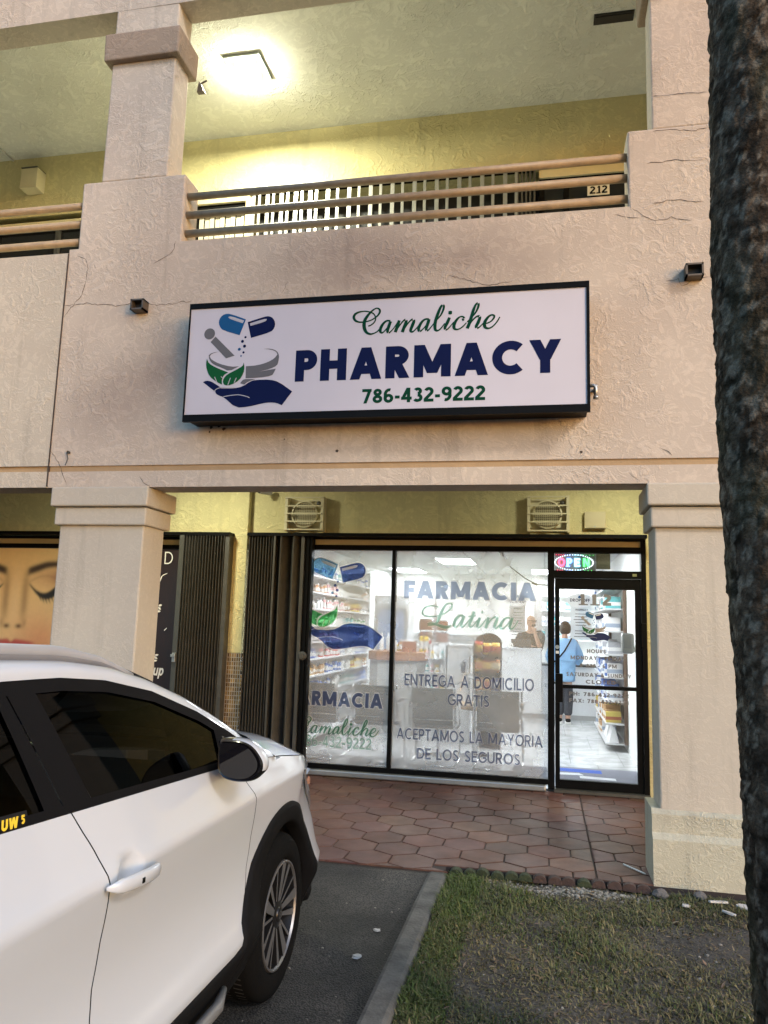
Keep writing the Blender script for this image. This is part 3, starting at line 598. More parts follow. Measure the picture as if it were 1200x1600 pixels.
# upstairs windows, grille and door
t = thing('upstairs_window', 'cream framed balcony window with vertical blinds beside the silver grille', 'window', (-3.83, 8.1, 4.9))
MB().box(-4.23, 8.06, 6.545, -3.40, 8.12, 6.60).box(-4.23, 8.06, 4.9, -4.18, 8.12, 6.545).box(-3.50, 8.06, 4.9, -3.40, 8.12, 6.545).build('frame', M_CREAM, t)
MB().box(-4.18, 8.10, 6.46, -3.50, 8.14, 6.545).box(-4.18, 8.10, 4.9, -4.15, 8.14, 6.46).box(-3.53, 8.10, 4.9, -3.50, 8.14, 6.46).build('sash', M_BLACK, t)
bl = MB()
for i in range(9): bl.box(-4.14+i*.068, 8.17+.012*(i % 2), 4.9, -4.14+i*.068+.058, 8.175+.012*(i % 2), 6.46)
bl.build('blinds', mat('blind_vinyl', (.48, .46, .38), .6), t)
t = thing('security_grille', 'silver accordion security grille closed across the balcony shopfront', 'grille', (-1.9, 8.05, 4.0))
g = MB(); x = -3.42; i = 0
while x < -0.32:
    wslat = .042 if i % 2 else .060
    g.box(x, 8.045-.02*(i % 2), 3.98, x+wslat*.75, 8.065-.02*(i % 2), 6.60); x += .088 if i < 9 else .128; i += 1
g.build('slats', M_SILVER, t)
MB().box(-3.44, 8.02, 6.601, -.10, 8.10, 6.64).build('track', M_BLACK, t)
s = MB()
for i in range(5): s.box(-.30+i*.045, 8.03, 3.98, -.28+i*.045, 8.09, 6.60)
s.build('stacked_slats', M_BRONZE, t)
t = thing('balcony_door', 'dark glazed balcony door with cream header and number plate 212', 'door', (.45, 8.1, 3.95))
MB().box(-.06, 8.05, 6.50, .95, 8.12, 6.60).box(-.06, 8.03, 6.60, .95, 8.12, 6.63).build('header', M_CREAM, t)
MB().box(-.06, 8.08, 3.95, .00, 8.14, 6.50).box(.89, 8.08, 3.95, .95, 8.14, 6.50).box(0, 8.08, 6.42, .89, 8.14, 6.50).box(.20, 8.08, 3.95, .26, 8.14, 6.42).build('frame', M_BLACK, t)
MB().box(0, 8.12, 3.95, .89, 8.13, 6.42).build('glass', mat('dark_glass', (.012, .013, .015), .08), t)
n = MB().box(.455, 8.035, 6.235, .685, 8.045, 6.352).build('number_plate', mat('plate_white', (.68, .66, .58), .5), t)
lt = MB(); letters(lt, '212', .478, .662, 6.25, .088, 8.032, t=.2, gap=.16)
for xx in (.57,): lt.box(xx-.022, 8.0312, 6.25, xx+.022, 8.0318, 6.263)
lt.build('number', M_BLACK, n, fix=False)
t = thing('upstairs_window', 'dark wide balcony window behind the left railing', 'window', (-6.4, 8.1, 4.9))
MB().box(-7.2, 8.06, 6.44, -5.66, 8.12, 6.50).build('frame', M_CREAM, t)
MB().box(-7.2, 8.13, 4.9, -5.66, 8.14, 6.44).build('glass', MATS['dark_glass'], t)
MB().box(-6.95, 8.08, 4.9, -6.90, 8.125, 6.44).box(-6.05, 8.08, 4.9, -6.0, 8.125, 6.44).box(-7.2, 8.08, 6.39, -5.66, 8.125, 6.44).build('sash', M_BRONZE, t)

# ------------------------------------------------------------------ fixtures
def ceiling_lamp(x, y, z, label, watts):
    t = thing('ceiling_light', label, 'ceiling light', (x, y, z))
    MB().cbox(x-.205, y-.20, z-.034, x+.205, y+.20, z-.001, .004).build('base_plate', mat('lamp_base', (.24, .27, .26), .6), t)
    MB().cbox(x-.112, y-.105, z-.165, x+.112, y+.105, z-.035, .015).build('lamp_housing', emitter('lamp_side', (1.0, .98, .80), 4), t)
    MB().face([(x-.108, y-.101, z-.1656), (x-.108, y+.101, z-.1656), (x+.108, y+.101, z-.1656), (x+.108, y-.101, z-.1656)]).build('diffuser', emitter('lamp_glow_%d' % watts, (1.0, .985, .74), watts), t)
    return t
ceiling_lamp(-3.10, 6.98, 7.42, 'lit square balcony ceiling light with bright diffuser beside the upper pier', 700)
ceiling_lamp(-3.75, 6.9, 3.45, 'lit square walkway ceiling light hidden above the left lower pillar', 165)
ceiling_lamp(.85, 6.9, 3.45, 'added unseen square ceiling light that brightens the walkway wall above the door', 105)  # fill lamp added out of view to lift the right walkway wall
t = thing('ceiling_plate', 'dark rectangular plate on the balcony ceiling near the right pier', 'plate', (.64, 6.92, 7.42))
MB().box(.465, 6.865, 7.40, .835, 6.985, 7.4195).box(.48, 6.88, 7.392, .82, 6.97, 7.401).build('plate', mat('plate_dark', (.02, .018, .016), .6), t)
t = thing('alarm_box', 'beige alarm box on the yellow balcony wall at the left', 'box', (-6.39, 8.1, 7.0))
MB().cbox(-6.52, 7.93, 6.90, -6.28, 8.099, 7.17, .008).build('case', M_CREAM, t); MB().box(-6.515, 7.92, 7.172, -6.285, 8.098, 7.18).build('lid', M_BRONZE, t)
o = MB().tube([(-6.85, 5.7, 7.405), (-6.78, 8.09, 7.405)], .012, 8).build('ceiling_conduit', M_WHITEP, None, smooth=True); tag(o, 'thin white conduit on the balcony ceiling at the far left', 'conduit')
def conduit_box(x0, x1, z0, z1, label):
    t = thing('conduit_box', label, 'electrical box', ((x0+x1)/2, 5.4, (z0+z1)/2), 'open electrical boxes on the front wall')
    MB().box(x0, 5.31, z0, x0+.012, 5.398, z1).box(x1-.012, 5.31, z0, x1, 5.398, z1).box(x0, 5.31, z0, x1, 5.398, z0+.012).box(x0, 5.31, z1-.012, x1, 5.398, z1).build('shell', mat('box_metal', (.12, .095, .07), .5, metal=.4), t)
    MB().box(x0+.012, 5.37, z0+.012, x1-.012, 5.397, z1-.012).build('inside', M_DARKV, t)
conduit_box(-3.24, -3.128, 3.995, 4.083, 'small open metal electrical box left of the pharmacy sign')
conduit_box(.952, 1.068, 4.003, 4.095, 'open metal electrical box right of the sign by the palm trunk')
t = thing('pipe_elbow', 'grey conduit elbow at the right end of the pharmacy sign', 'conduit', (.33, 5.3, 3.2))
MB().tube([(.29, 5.30, 3.24), (.335, 5.30, 3.24), (.345, 5.30, 3.22), (.345, 5.30, 3.15)], .014, 8).tube([(.345, 5.30, 3.165), (.345, 5.30, 3.145)], .019, 8).tube([(.345, 5.30, 3.235), (.345, 5.398, 3.235)], .014, 8).build('elbow', M_SILVER, t, smooth=True)
t = thing('spotlight_bracket', 'small metal bracket under the capital of the upper pier', 'bracket', (-2.98, 5.75, 6.2))
MB().prism([(-3.0, 6.16), (-2.93, 6.16), (-2.985, 6.27)], 5.70, 5.74).tube([(-2.98, 5.72, 6.25), (-2.92, 5.72, 6.275)], .008, 6).build('arm', mat('box_metal', (.12, .095, .07), .5), t)
o = MB().tube([(-3.722, 5.385, 2.86), (-3.725, 5.37, 2.845), (-3.718, 5.38, 2.80), (-3.73, 5.372, 2.75)], .004, 6).lathe([(.012, -.01), (.012, .01)], (-3.724, 5.388, 2.855), 'Y', 8).build('wall_hook', M_BRONZE, None); tag(o, 'rusty wire hook on the front wall above the left pillar', 'hook')
def vent(x0, x1, label):
    z0, z1 = 2.552, 2.93; xm, zm = (x0+x1)/2, (z0+z1)/2
    t = thing('exhaust_vent', label, 'vent', (xm, 8.1, z0), 'caged exhaust vents above the shopfront')
    MB().box(x0+.03, 8.07, z0+.02, x1-.03, 8.099, z1-.02).build('back_plate', mat('vent_cream', (.62, .56, .36), .5), t)
    k = MB().lathe([(.150, 0), (.150, -.05), (.135, -.055), (.135, 0)], (xm-.01, 8.07, zm), 'Y', 32).build('fan_ring', mat('vent_cream', (.62, .56, .36), .5), t, smooth=True, angle=40)
    MB().lathe([(.13, -.012), (.0001, -.012)], (xm-.01, 8.07, zm), 'Y', 28).build('dark_throat', mat('vent_dark', (.26, .22, .13), .6), k)
    g = MB()
    for i in range(-6, 7):
        a = i*.02; h = math.sqrt(max(0, .13**2-a*a))
        g.box(xm-.01+a-.002, 8.027, zm-h, xm-.01+a+.002, 8.029, zm+h).box(xm-.01-h, 8.029, zm+a-.002, xm-.01+h, 8.031, zm+a+.002)
    g.build('mesh_screen', mat('vent_cream', (.62, .56, .36), .5), k)
    c = MB()
    for z in (z0+.015, z0+.105, z0+.19, z0+.275, z1-.012): c.box(x0, 7.965, z-.007, x1-.02, 7.975, z+.007)
    for x in (x0, x1-.032): c.box(x, 7.976, z0, x+.03, 8.098, z1)
    c.build('bar_cage', mat('vent_cream', (.62, .56, .36), .5), t)
    kn = MB().lathe([(.02, -.03), (.026, -.05), (.012, -.06), (.0001, -.06)], (x1-.07, 8.07, z1-.07), 'Y', 12).build('knob', M_BRONZE, t, smooth=True)
vent(-2.79, -2.35, 'caged round exhaust vent above the accordion shutter')
vent(-.175, .25, 'caged round exhaust vent above the pharmacy door')
t = thing('junction_box', 'plain beige junction box on the wall right of the door vent', 'box', (.51, 8.1, 2.6))
MB().cbox(.395, 8.04, 2.60, .61, 8.099, 2.775, .01).build('case', mat('box_beige', (.56, .48, .28), .5), t)
MB().tube([(.5, 8.04, 2.62), (.5, 8.035, 2.62)], .008, 8).build('screw', M_SILVER, t)
t = thing('security_camera', 'white bullet security camera under the walkway ceiling above the shutter', 'camera', (-3.0, 8.0, 3.0))
MB().tube([(-3.03, 8.098, 2.985), (-3.03, 8.05, 2.985), (-3.02, 8.02, 2.99)], .012, 8).lathe([(.03, 0), (.03, -.008)], (-3.03, 8.098, 2.985), 'Y', 14).build('mount', M_WHITEP, t)
MB().tube([(-2.985, 8.04, 2.985), (-3.075, 7.93, 2.985)], .030, 14).build('housing', M_WHITEP, t, smooth=True, angle=40)
MB().tube([(-3.0752, 7.9298, 2.985), (-3.085, 7.918, 2.985)], .026, 14).build('lens', mat('lens_black', (.005, .005, .006), .1), t, smooth=True, angle=40)
# ------------------------------------------------------------------ pharmacy sign box
M_SIGN = mat('sign_vinyl', (0.54, 0.51, 0.545), 0.45, var=.13, vscale=1.3, bump=.06, bscale=2.0)
M_NAVY = mat('navy_vinyl', (0.0035, 0.007, 0.048), 0.5, var=.1, spec=.1)
M_SKYB = mat('blue_vinyl', (0.012, 0.085, 0.22), 0.5, var=.1, spec=.1)
M_GREEN = mat('green_vinyl', (0.002, 0.042, 0.018), 0.5, var=.1, spec=.1)
M_LEAF = mat('leaf_vinyl', (0.006, 0.085, 0.024), 0.5, var=.1, spec=.1)
M_GREYV = mat('grey_vinyl', (0.13, 0.13, 0.138), 0.5, var=.1, spec=.1)
M_WV = mat('white_vinyl', (0.42, 0.40, 0.42), 0.4, var=.05)
S = thing('pharmacy_sign', 'wide white lightbox sign with navy and green pharmacy lettering in a black frame', 'sign', (-1.17, 5.39, 3.03))
MB().cbox(-2.635, 5.19, 3.04, .285, 5.394, 3.935, .006).build('cabinet', M_BLACK, S)
fr = MB(); fr.box(-2.65, 5.172, 3.905, .30, 5.20, 3.947).box(-2.65, 5.172, 3.022, .30, 5.20, 3.075).box(-2.65, 5.172, 3.076, -2.640, 5.20, 3.904).box(.280, 5.172, 3.076, .30, 5.20, 3.904)
fr.build('frame', M_BLACK, S)
MB().box(-2.640, 5.181, 3.076, .280, 5.189, 3.904).build('face', M_SIGN, S)
for xx in (-2.0, -.3):
    MB().box(xx, 5.22, 3.936, xx+.05, 5.39, 3.955).build('bracket', M_BLACK, S)
lt = MB(); letters(lt, 'PHARMACY', -1.786, .112, 3.303, .238, 5.1795, t=.265, gap=.10)
lt.build('pharmacy_lettering', M_NAVY, S, fix=False)
lt = MB(); letters(lt, '786-432-9222', -1.276, -.402, 3.124, .106, 5.1795, t=.205, gap=.075); lt.build('phone_number', M_GREEN, S, fix=False)
lt = script(MB(), SCRIPT_NAME, -.832, 3.737, 5.1795, fat=1.12); lt.build('script_name', M_GREEN, S, fix=False)
emblem(None, -2.154, 3.489, 5.1795, 1.0, [M_GREYV, M_SKYB, M_NAVY, M_LEAF, M_WV], 'emblem', S)

# ------------------------------------------------------------------ storefront
M_GLASS = glass('shop_glass', haze=.30, refl=1.0)
M_DGLASS = glass('door_glass', haze=.015, refl=1.0)
W = thing('storefront_window', 'two pane black framed pharmacy shop window with film lettering', 'window', (-1.25, 8.1, 0))
fr = MB()
fr.box(-3.26, 8.06, 2.358, .032, 8.16, 2.412).box(-3.26, 8.055, 2.470, .99, 8.16, 2.502)
fr.box(-3.26, 8.06, .062, .032, 8.16, .112).box(-1.592, 8.06, .112, -1.552, 8.16, 2.358).box(-2.62, 8.06, .112, -2.555, 8.16, 2.358).box(.032, 8.055, .02, .098, 8.17, 2.412)
fr.build('frame', M_BLACK, W)
MB().box(-3.26, 8.075, 2.412, .99, 8.15, 2.470).build('header_panel', M_CREAM, W)
MB().cbox(-3.26, 8.0, .004, .012, 8.14, .062, .012).build('sill', M_SILVER, W)
MB().box(-2.555, 8.10, .112, -1.592, 8.106, 2.358).build('pane', M_GLASS, W)
MB().box(-1.552, 8.10, .112, .032, 8.106, 2.358).build('pane', M_GLASS, W)
F_NAVY = see_through('film_navy', (0.010, 0.022, 0.11), .32, tint=(.46, .52, .68))
F_NAVY2 = see_through('film_navy_faded', (0.08, 0.12, 0.24), .15, tint=(.56, .63, .78))
F_GREEN = see_through('film_green', (0.01, 0.11, 0.05), .45, tint=(.38, .66, .52))
F_GREEN2 = see_through('film_green_faded', (0.08, 0.26, 0.20), .20, tint=(.58, .80, .72))
F_SKY = see_through('film_blue', (0.02, 0.12, 0.30), .35, tint=(.30, .58, .80))
F_LEAF = see_through('film_leaf', (0.01, 0.22, 0.05), .35, tint=(.25, .75, .30))
F_HAND = see_through('film_hand', (0.01, 0.03, 0.16), .40, tint=(.22, .30, .62))
F_GREY = see_through('film_grey', (0.60, 0.60, 0.60), .08)
F_WHITE = see_through('film_white', (0.82, 0.82, 0.80), .50)
GY = 8.096
def film(name, s, x0, x1, z0, h, m, t, gap=.1, halo=.035):
    o = MB(); letters(o, s, x0, x1, z0, h, GY+.0028, t=t, gap=gap, d=halo); o.build(name+'_outline', F_WHITE, W, fix=False)
    o = MB(); letters(o, s, x0, x1, z0, h, GY, t=t, gap=gap); o.build(name, m, W, fix=False)
film('farmacia_lettering', 'FARMACIA', -1.46, -.085, 1.855, .185, F_NAVY2, .26)
film('entrega_lettering', 'ENTREGA A DOMICILIO', -1.43, -.105, .952, .120, F_NAVY, .15, .13, .05)
film('gratis_lettering', 'GRATIS', -.975, -.55, .772, .115, F_NAVY, .15, .13, .05)
film('aceptamos_lettering', 'ACEPTAMOS LA MAYORIA', -1.50, -.02, .408, .112, F_NAVY, .15, .13, .05)
film('seguros_lettering', 'DE LOS SEGUROS', -1.28, -.24, .222, .108, F_NAVY, .15, .13, .05)
film('farmacia_lettering', 'FARMACIA', -2.68, -1.655, .700, .150, F_NAVY, .24, .1, .05)
film('phone_number', '786-432-9222', -2.545, -1.765, .278, .115, F_GREEN2, .14, .12, .05)
o = script(MB(), SCRIPT_LATINA, -.764, 1.687, GY+.003, fat=1.0, grow=.02); o.build('latina_outline', F_WHITE, W, fix=False)
o = script(MB(), SCRIPT_LATINA, -.764, 1.687, GY, fat=1.15); o.build('latina_lettering', F_GREEN2, W, fix=False)
o = script(MB(), SCRIPT_NAME, -2.14, .495, GY+.003, sc=.86, fat=1.0, grow=.02); o.build('script_outline', F_WHITE, W, fix=False)
o = script(MB(), SCRIPT_NAME, -2.14, .495, GY, sc=.86, fat=1.15); o.build('script_name', F_GREEN, W, fix=False)
emblem(None, -2.145, 1.785, GY, 1.33, [F_GREY, F_SKY, F_HAND, F_LEAF, F_WHITE], 'emblem', W, outline=.02)
o = MB().tube([(-.43+.0, 8.13, 2.355), (-.42, 8.13, 2.27), (-.33, 8.13, 2.19), (-.20, 8.13, 2.09), (-.09, 8.13, 2.03), (.03, 8.13, 2.02)], .006, 6).tube([(-.13, 8.13, 2.045), (-.07, 8.13, 2.022)], .012, 6).build('power_cord', M_BLACK, None, smooth=True)
tag(o, 'thin black cord hanging inside the shop window up to the open sign', 'cord')

D = thing('entrance_door', 'black framed glass pharmacy door with transom and opening hours lettering', 'door', (.54, 8.1, 0))
fr = MB(); fr.box(.942, 8.055, .02, .99, 8.17, 2.470).box(.0981, 8.06, 2.352, .9419, 8.16, 2.412).box(.0981, 8.06, 2.095, .9419, 8.16, 2.172)
fr.build('frame', M_BLACK, D)
MB().box(.0981, 8.10, 2.172, .9419, 8.106, 2.352).build('transom_pane', M_DGLASS, D)
lf = MB(); lf.box(.103, 8.075, .035, .148, 8.125, 2.09).box(.882, 8.075, .035, .938, 8.125, 2.09).box(.1481, 8.075, 1.985, .8819, 8.125, 2.09).box(.1481, 8.075, .035, .8819, 8.125, .118).box(.1481, 8.06, .998, .8819, 8.12, 1.034)
leaf = lf.build('door_leaf', M_BLACK, D)
MB().box(.1481, 8.098, .118, .8819, 8.104, 1.985).build('pane', M_DGLASS, leaf)
MB().cbox(.105, 8.035, .86, .178, 8.078, 1.14, .006).build('pull_handle', M_BLACK, leaf)
MB().lathe([(.02, 0), (.02, -.012), (.0001, -.012)], (.125, 8.075, 1.40), 'Y', 14).build('lock', M_SILVER, leaf)
MB().box(.11, 8.0735, 1.335, .142, 8.0748, 1.362).build('lock_label', M_WHITEP, leaf)
MB().cbox(.93, 8.045, 1.42, .985, 8.075, 1.66, .006).build('hinge_box', M_BLACK, D)
MB().box(.86, 8.053, 2.12, .90, 8.056, 2.145).build('sticker', mat('sticker_olive', (.22, .24, .10), .6), D)
MB().box(.092, 8.0, .005, .99, 8.16, .033).build('threshold', M_BRONZE, D)
D_GREY = see_through('door_film', (0.20, 0.19, 0.18), .95)
DG = 8.094
def dfilm(name, s, x0, x1, z0, h, t=.24, gap=.12):
    o = MB(); letters(o, s, x0, x1, z0, h, DG, t=t, gap=gap); o.build(name, D_GREY, leaf, fix=False)
o = MB(); letters(o, '112', .345, .655, 1.825, .112, DG, t=.26, gap=.45)
for xx in (.383, .497): o.box(xx-.045, DG-.0005, 1.825, xx+.045, DG, 1.838)
o.build('door_number', D_GREY, leaf, fix=False)
dfilm('hours_lettering', 'HOURS', .415, .600, 1.350, .040)
dfilm('hours_lettering', 'MONDAY - FRIDAY', .255, .790, 1.283, .038)
dfilm('hours_lettering', '8 AM - 6 PM', .345, .700, 1.208, .038)
dfilm('hours_lettering', 'SATURDAY & SUNDAY', .212, .840, 1.118, .038)
dfilm('hours_lettering', 'CLOSED', .400, .690, 1.050, .038)
dfilm('phone_lettering', 'PH: 786-432-9222', .240, .810, .928, .038)
dfilm('fax_lettering', 'FAX: 786-432-9223', .240, .810, .862, .038)
emblem(None, .504, 1.616, DG, .395, [mat('door_grey', (.30, .26, .22), .5), mat('door_sky', (.03, .13, .28), .5), mat('door_navy', (.008, .016, .09), .5), mat('door_leaf', (.008, .11, .02), .5), mat('door_white', (.62, .60, .55), .5)], 'emblem', leaf)

# lit OPEN sign in the transom
O = thing('open_sign', 'lit multicolour LED open sign hanging in the door transom', 'sign', (.29, 8.13, 2.16))
MB().box(.103, 8.134, 2.166, .512, 8.142, 2.350).build('panel', mat('led_panel', (.22, .22, .26), .5), O)
E_R = emitter('led_red', (1, .03, .12), 2.6); E_B = emitter('led_blue', (.10, .30, 1), 3.0); E_C = emitter('led_cyan', (.25, .85, 1), 2.2); E_G = emitter('led_green', (.05, 1, .15), 2.0); E_W = emitter('led_white', (.75, .9, 1), 2.6)
for ch, x0, x1, e in (('O', .135, .205, E_R), ('P', .222, .278, E_B), ('E', .298, .355, E_C), ('N', .385, .450, E_G)):
    o = MB(); letters(o, ch, x0, x1, 2.215, .088, 8.1225, t=.25)
    if ch == 'P': o.box(x0-.008, 8.1222, 2.215, x0+.032, 8.1224, 2.224)
    o.build('letter', e, O, fix=False)
for k in range(4):
    for i in range(11):
        a = R(-45+k*90+i*90/11); x, z = .295+.19*math.cos(a), 2.259+.078*math.sin(a)
        MB().box(x-.0035, 8.1215, z-.0035, x+.0035, 8.1245, z+.0035).build('led', E_W, O)
for k, (x0, x1, e) in enumerate(((.115, .20, E_R), (.205, .29, E_B), (.295, .375, E_C), (.38, .50, E_G))):
    for i in range(7): MB().box(x0+i*(x1-x0)/7, 8.1228, 2.176 if i % 2 else 2.333, x0+i*(x1-x0)/7+.006, 8.1245, 2.181 if i % 2 else 2.338).build('led', e, O)
t = thing('hanging_card', 'dull green folded card beside the open sign in the transom', 'card', (.58, 8.14, 2.2))
MB().cbox(.515, 8.14, 2.195, .655, 8.15, 2.352, .004).build('card', mat('card_green', (.13, .15, .10), .6), t)

# ------------------------------------------------------------------ accordion shutters
def zigzag(mb, x0, x1, pitch, y0, y1, z0, z1, th=.006):
    n = max(1, int(round((x1-x0)/pitch))); pts = []
    for i in range(n+1): pts.append((x0+(x1-x0)*i/n, y0 if i % 2 else y1))
    for (a, b), (c, d) in zip(pts[:-1], pts[1:]):
        dx, dy = c-a, d-b; l = math.hypot(dx, dy); nx, ny = -dy/l*th/2, dx/l*th/2
        q = [(a+nx, b+ny), (c+nx, d+ny), (c-nx, d-ny), (a-nx, b-ny)]
        mb.prism(q, z0, z1, 'XY')
t = thing('accordion_shutter', 'dark bronze accordion shutter folded at the left of the pharmacy window', 'shutter', (-2.9, 7.95, 0))
z = MB(); zigzag(z, -3.17, -2.86, .016, 7.90, 8.02, .05, 2.485, .004); z.build('folded_slats', M_BRONZE, t)
z = MB(); zigzag(z, -2.855, -2.565, .066, 7.88, 8.03, .05, 2.485, .006); z.build('open_slats', M_BRONZE, t); MB().box(-2.868, 7.885, .05, -2.847, 8.03, 2.485).build('post', M_BRONZE, t)
for xa, xb, ya in ((-2.56, -2.525, 7.90), (-2.517, -2.475, 7.92), (-2.47, -2.445, 7.93)): MB().box(xa, ya, .04, xb, 8.03, 2.485).build('post', M_BLACK if xa > -2.54 else M_BRONZE, t)
MB().box(-3.175, 7.88, 2.486, .985, 8.05, 2.52).build('track', M_BLACK, t)
lk = MB().lathe([(.045, 0), (.045, -.02), (.028, -.024), (.028, -.05), (.0001, -.05)], (-2.495, 7.918, 1.22), 'Y', 18).build('lock', M_BRONZE, t, smooth=True, angle=40)
t = thing('accordion_shutter', 'dark bronze accordion shutter folded beside the yellow pilaster', 'shutter', (-3.75, 7.95, 0))
z = MB(); zigzag(z, -3.90, -3.44, .017, 7.88, 8.02, .05, 2.485, .004); z.build('folded_slats', M_BRONZE, t)
MB().box(-3.965, 7.88, .04, -3.91, 8.03, 2.487).build('post', mat('post_grey', (.10, .10, .09), .4, metal=.5), t)
MB().box(-3.435, 7.90, .04, -3.385, 8.03, 2.487).build('post', M_BRONZE, t)
MB().box(-9, 7.88, 2.488, -3.38, 8.05, 2.522).build('track', M_BLACK, t)
MB().cbox(-3.955, 7.855, 1.10, -3.915, 7.88, 1.20, .004).cbox(-3.965, 7.84, 1.155, -3.91, 7.857, 1.185, .003).build('lock', M_SILVER, t)

# ------------------------------------------------------------------ neighbouring salon front
t = thing('salon_window', 'black framed salon shop window left of the folded shutter', 'window', (-5.5, 8.1, 0))
MB().box(-9, 8.06, 2.345, -3.47, 8.16, 2.395).box(-9, 8.06, 2.455, -3.47, 8.16, 2.487).box(-5.045, 8.055, .36, -5.03, 8.16, 2.345).build('frame', M_BLACK, t)
MB().box(-9, 8.075, 2.395, -3.47, 8.15, 2.455).build('header_panel', M_CREAM, t)
def face_print():
    x0, x1, z0, z1 = -7.1, -5.05, .40, 2.34
    nx, nz = 210, 200
    X, Z = np.meshgrid(np.linspace(x0, x1, nx), np.linspace(z0, z1, nz)); xc = -6.10
    col = np.zeros((nz, nx, 3)); base = np.array([.84, .60, .30])
    side = np.clip((X-xc)/.9, -1, 1)
    col[:] = base*(1.0-.25*np.abs(side)[..., None]**2)
    warm = np.exp(-(((X+5.72)/.35)**2+((Z-1.25)/.3)**2))
    col = col*(1-.55*warm[..., None])+np.array([.60, .14, .07])*(.55*warm[..., None])
    def blend(mask, c): 
        nonlocal col
        mask = np.clip(mask, 0, 1)[..., None]; col = col*(1-mask)+np.array(c)*mask
    def soft(d, w): return 1/(1+np.exp(d/w))
    for s in (1, -1):
        un = (X-xc)*s; u = un+.06
        # eye shadow, crease, brow, lashes
        blend(.45*np.exp(-(((u-.52)/.26)**2+((Z-2.0)/.12)**2)), (.50, .24, .14)); blend(.85*np.exp(-(((u-.68)/.13)**2+((Z-2.0)/.10)**2)), (.24, .06, .05))
        brow = 2.07+.33*(u-.22)-.55*np.clip(u-.42, 0, 1)**1.5
        blend(soft(np.abs(Z-brow)-.040*np.clip(1.25-(u-.22)*1.2, .3, 1.1), .010)*soft(.20-u, .012)*soft(u-.80, .03), (.045, .025, .018))
        lash = 1.93-.13*np.sin(np.clip((u-.24)/.42, 0, 1)*PI)
        blend(soft(np.abs(Z-lash+.02)-.048*np.clip((u-.2)*3.2, .25, 1.4), .007)*soft(.24-u, .01)*soft(u-.70, .02), (.012, .010, .010))
        for k in range(9):
            uu = .36+k*.04; zz = 1.93-.13*math.sin(min(1, (uu-.24)/.42)*PI)
            blend(.9*soft(np.abs((u-uu)-(zz-Z)*.45)-.008, .004)*soft(Z-zz, .006)*soft(zz-.095-Z, .01), (.012, .010, .010))
        blend(.35*soft(np.abs(Z-(2.015-.10*((u-.45)/.25)**2))-.008, .010)*soft(.22-u, .02)*soft(u-.7, .03), (.25, .11, .06))
        # nose side shade and nostril
        blend(.70*np.exp(-(((un-.125)/.05)**2))*soft(1.52-Z, .05)*soft(Z-2.02, .06), (.34, .19, .09))
        blend(.9*np.exp(-(((un-.080)/.040)**2+((Z-1.425)/.026)**2)), (.10, .04, .02))
        blend(.45*np.exp(-(((un-.15)/.03)**2+((Z-1.46)/.05)**2)), (.34, .17, .08))
    blend(.30*np.exp(-(((X-xc)/.05)**2))*soft(1.5-Z, .05)*soft(Z-2.1, .08), (.80, .62, .40))
    u = np.abs(X-xc); top = 1.285-.12*u-.035*np.exp(-(u/.035)**2); bot = 1.10+.5*u**2
    blend(soft(Z-top, .008)*soft(bot-Z, .010)*soft(u-.30, .02), (.50, .09, .08))
    blend(.7*soft(np.abs(Z-(1.205-.05*u))-.007, .006)*soft(u-.28, .02), (.12, .02, .02))
    blend(.4*np.exp(-((Z-1.03)/.03)**2)*soft(u-.2, .05), (.36, .20, .10))
    vs = [(X[j, i], 8.062, Z[j, i]) for j in range(nz) for i in range(nx)]
    fs = [(j*nx+i, j*nx+i+1, (j+1)*nx+i+1, (j+1)*nx+i) for j in range(nz-1) for i in range(nx-1)]
    o = MB().mesh(vs, fs).build('face_print', attr_mat('print_ink', 'ink', .35, noise=.04), None, fix=False)
    ca = o.data.color_attributes.new('ink', 'FLOAT_COLOR', 'POINT')
    buf = np.ones((nz*nx, 4), dtype=np.float32); buf[:, :3] = col.reshape(-1, 3); ca.data.foreach_set('color', buf.ravel())
    return o
t = thing('beauty_poster', 'large window poster of a made up face with lowered eyelashes', 'poster', (-6.1, 8.07, .4))
fp = face_print()
fp.data.transform(Matrix.Translation(-world_loc(t))); fp.parent = t
MB().box(-7.1, 8.0635, .40, -5.05, 8.069, 2.34).build('backing', M_BLACK, t)
t = thing('salon_panel', 'dark window panel with white salon lettering beside the grey post', 'panel', (-4.25, 8.07, .4))
MB().box(-5.04, 8.064, .36, -3.75, 8.075, 2.34).build('panel', mat('panel_plum', (.022, .012, .014), .35), t)
M_WTX = mat('white_text', (.74, .73, .70), .5)
for name, s, x0, x1, z0, h, tt in (('lettering', 'D', -4.225, -4.125, 2.175, .14, .10), ('lettering', 'ns', -4.36, -4.225, 1.63, .13, .17), ('lettering', 'ns', -4.37, -4.225, 1.085, .12, .17), ('lettering', 'eup', -4.335, -4.15, .935, .12, .16)):
    o = MB(); letters(o, s, x0, x1, z0, h, 8.060, t=tt, slant=.18 if s != 'D' else 0); o.build(name, M_WTX, t, fix=False)
o = MB(); script(o, [([(-4.34, 2.06), (-4.31, 1.98), (-4.27, 1.98), (-4.24, 2.04), (-4.18, 2.07)], [.012, .014, .012, .01, .008]), ([(-4.25, 2.02), (-4.29, 1.92), (-4.33, 1.88)], [.014, .012, .008]), ([(-4.17, 1.43), (-4.14, 1.46)], [.012, .006])], 0, 0, 8.060); o.build('lettering', M_WTX, t, fix=False)
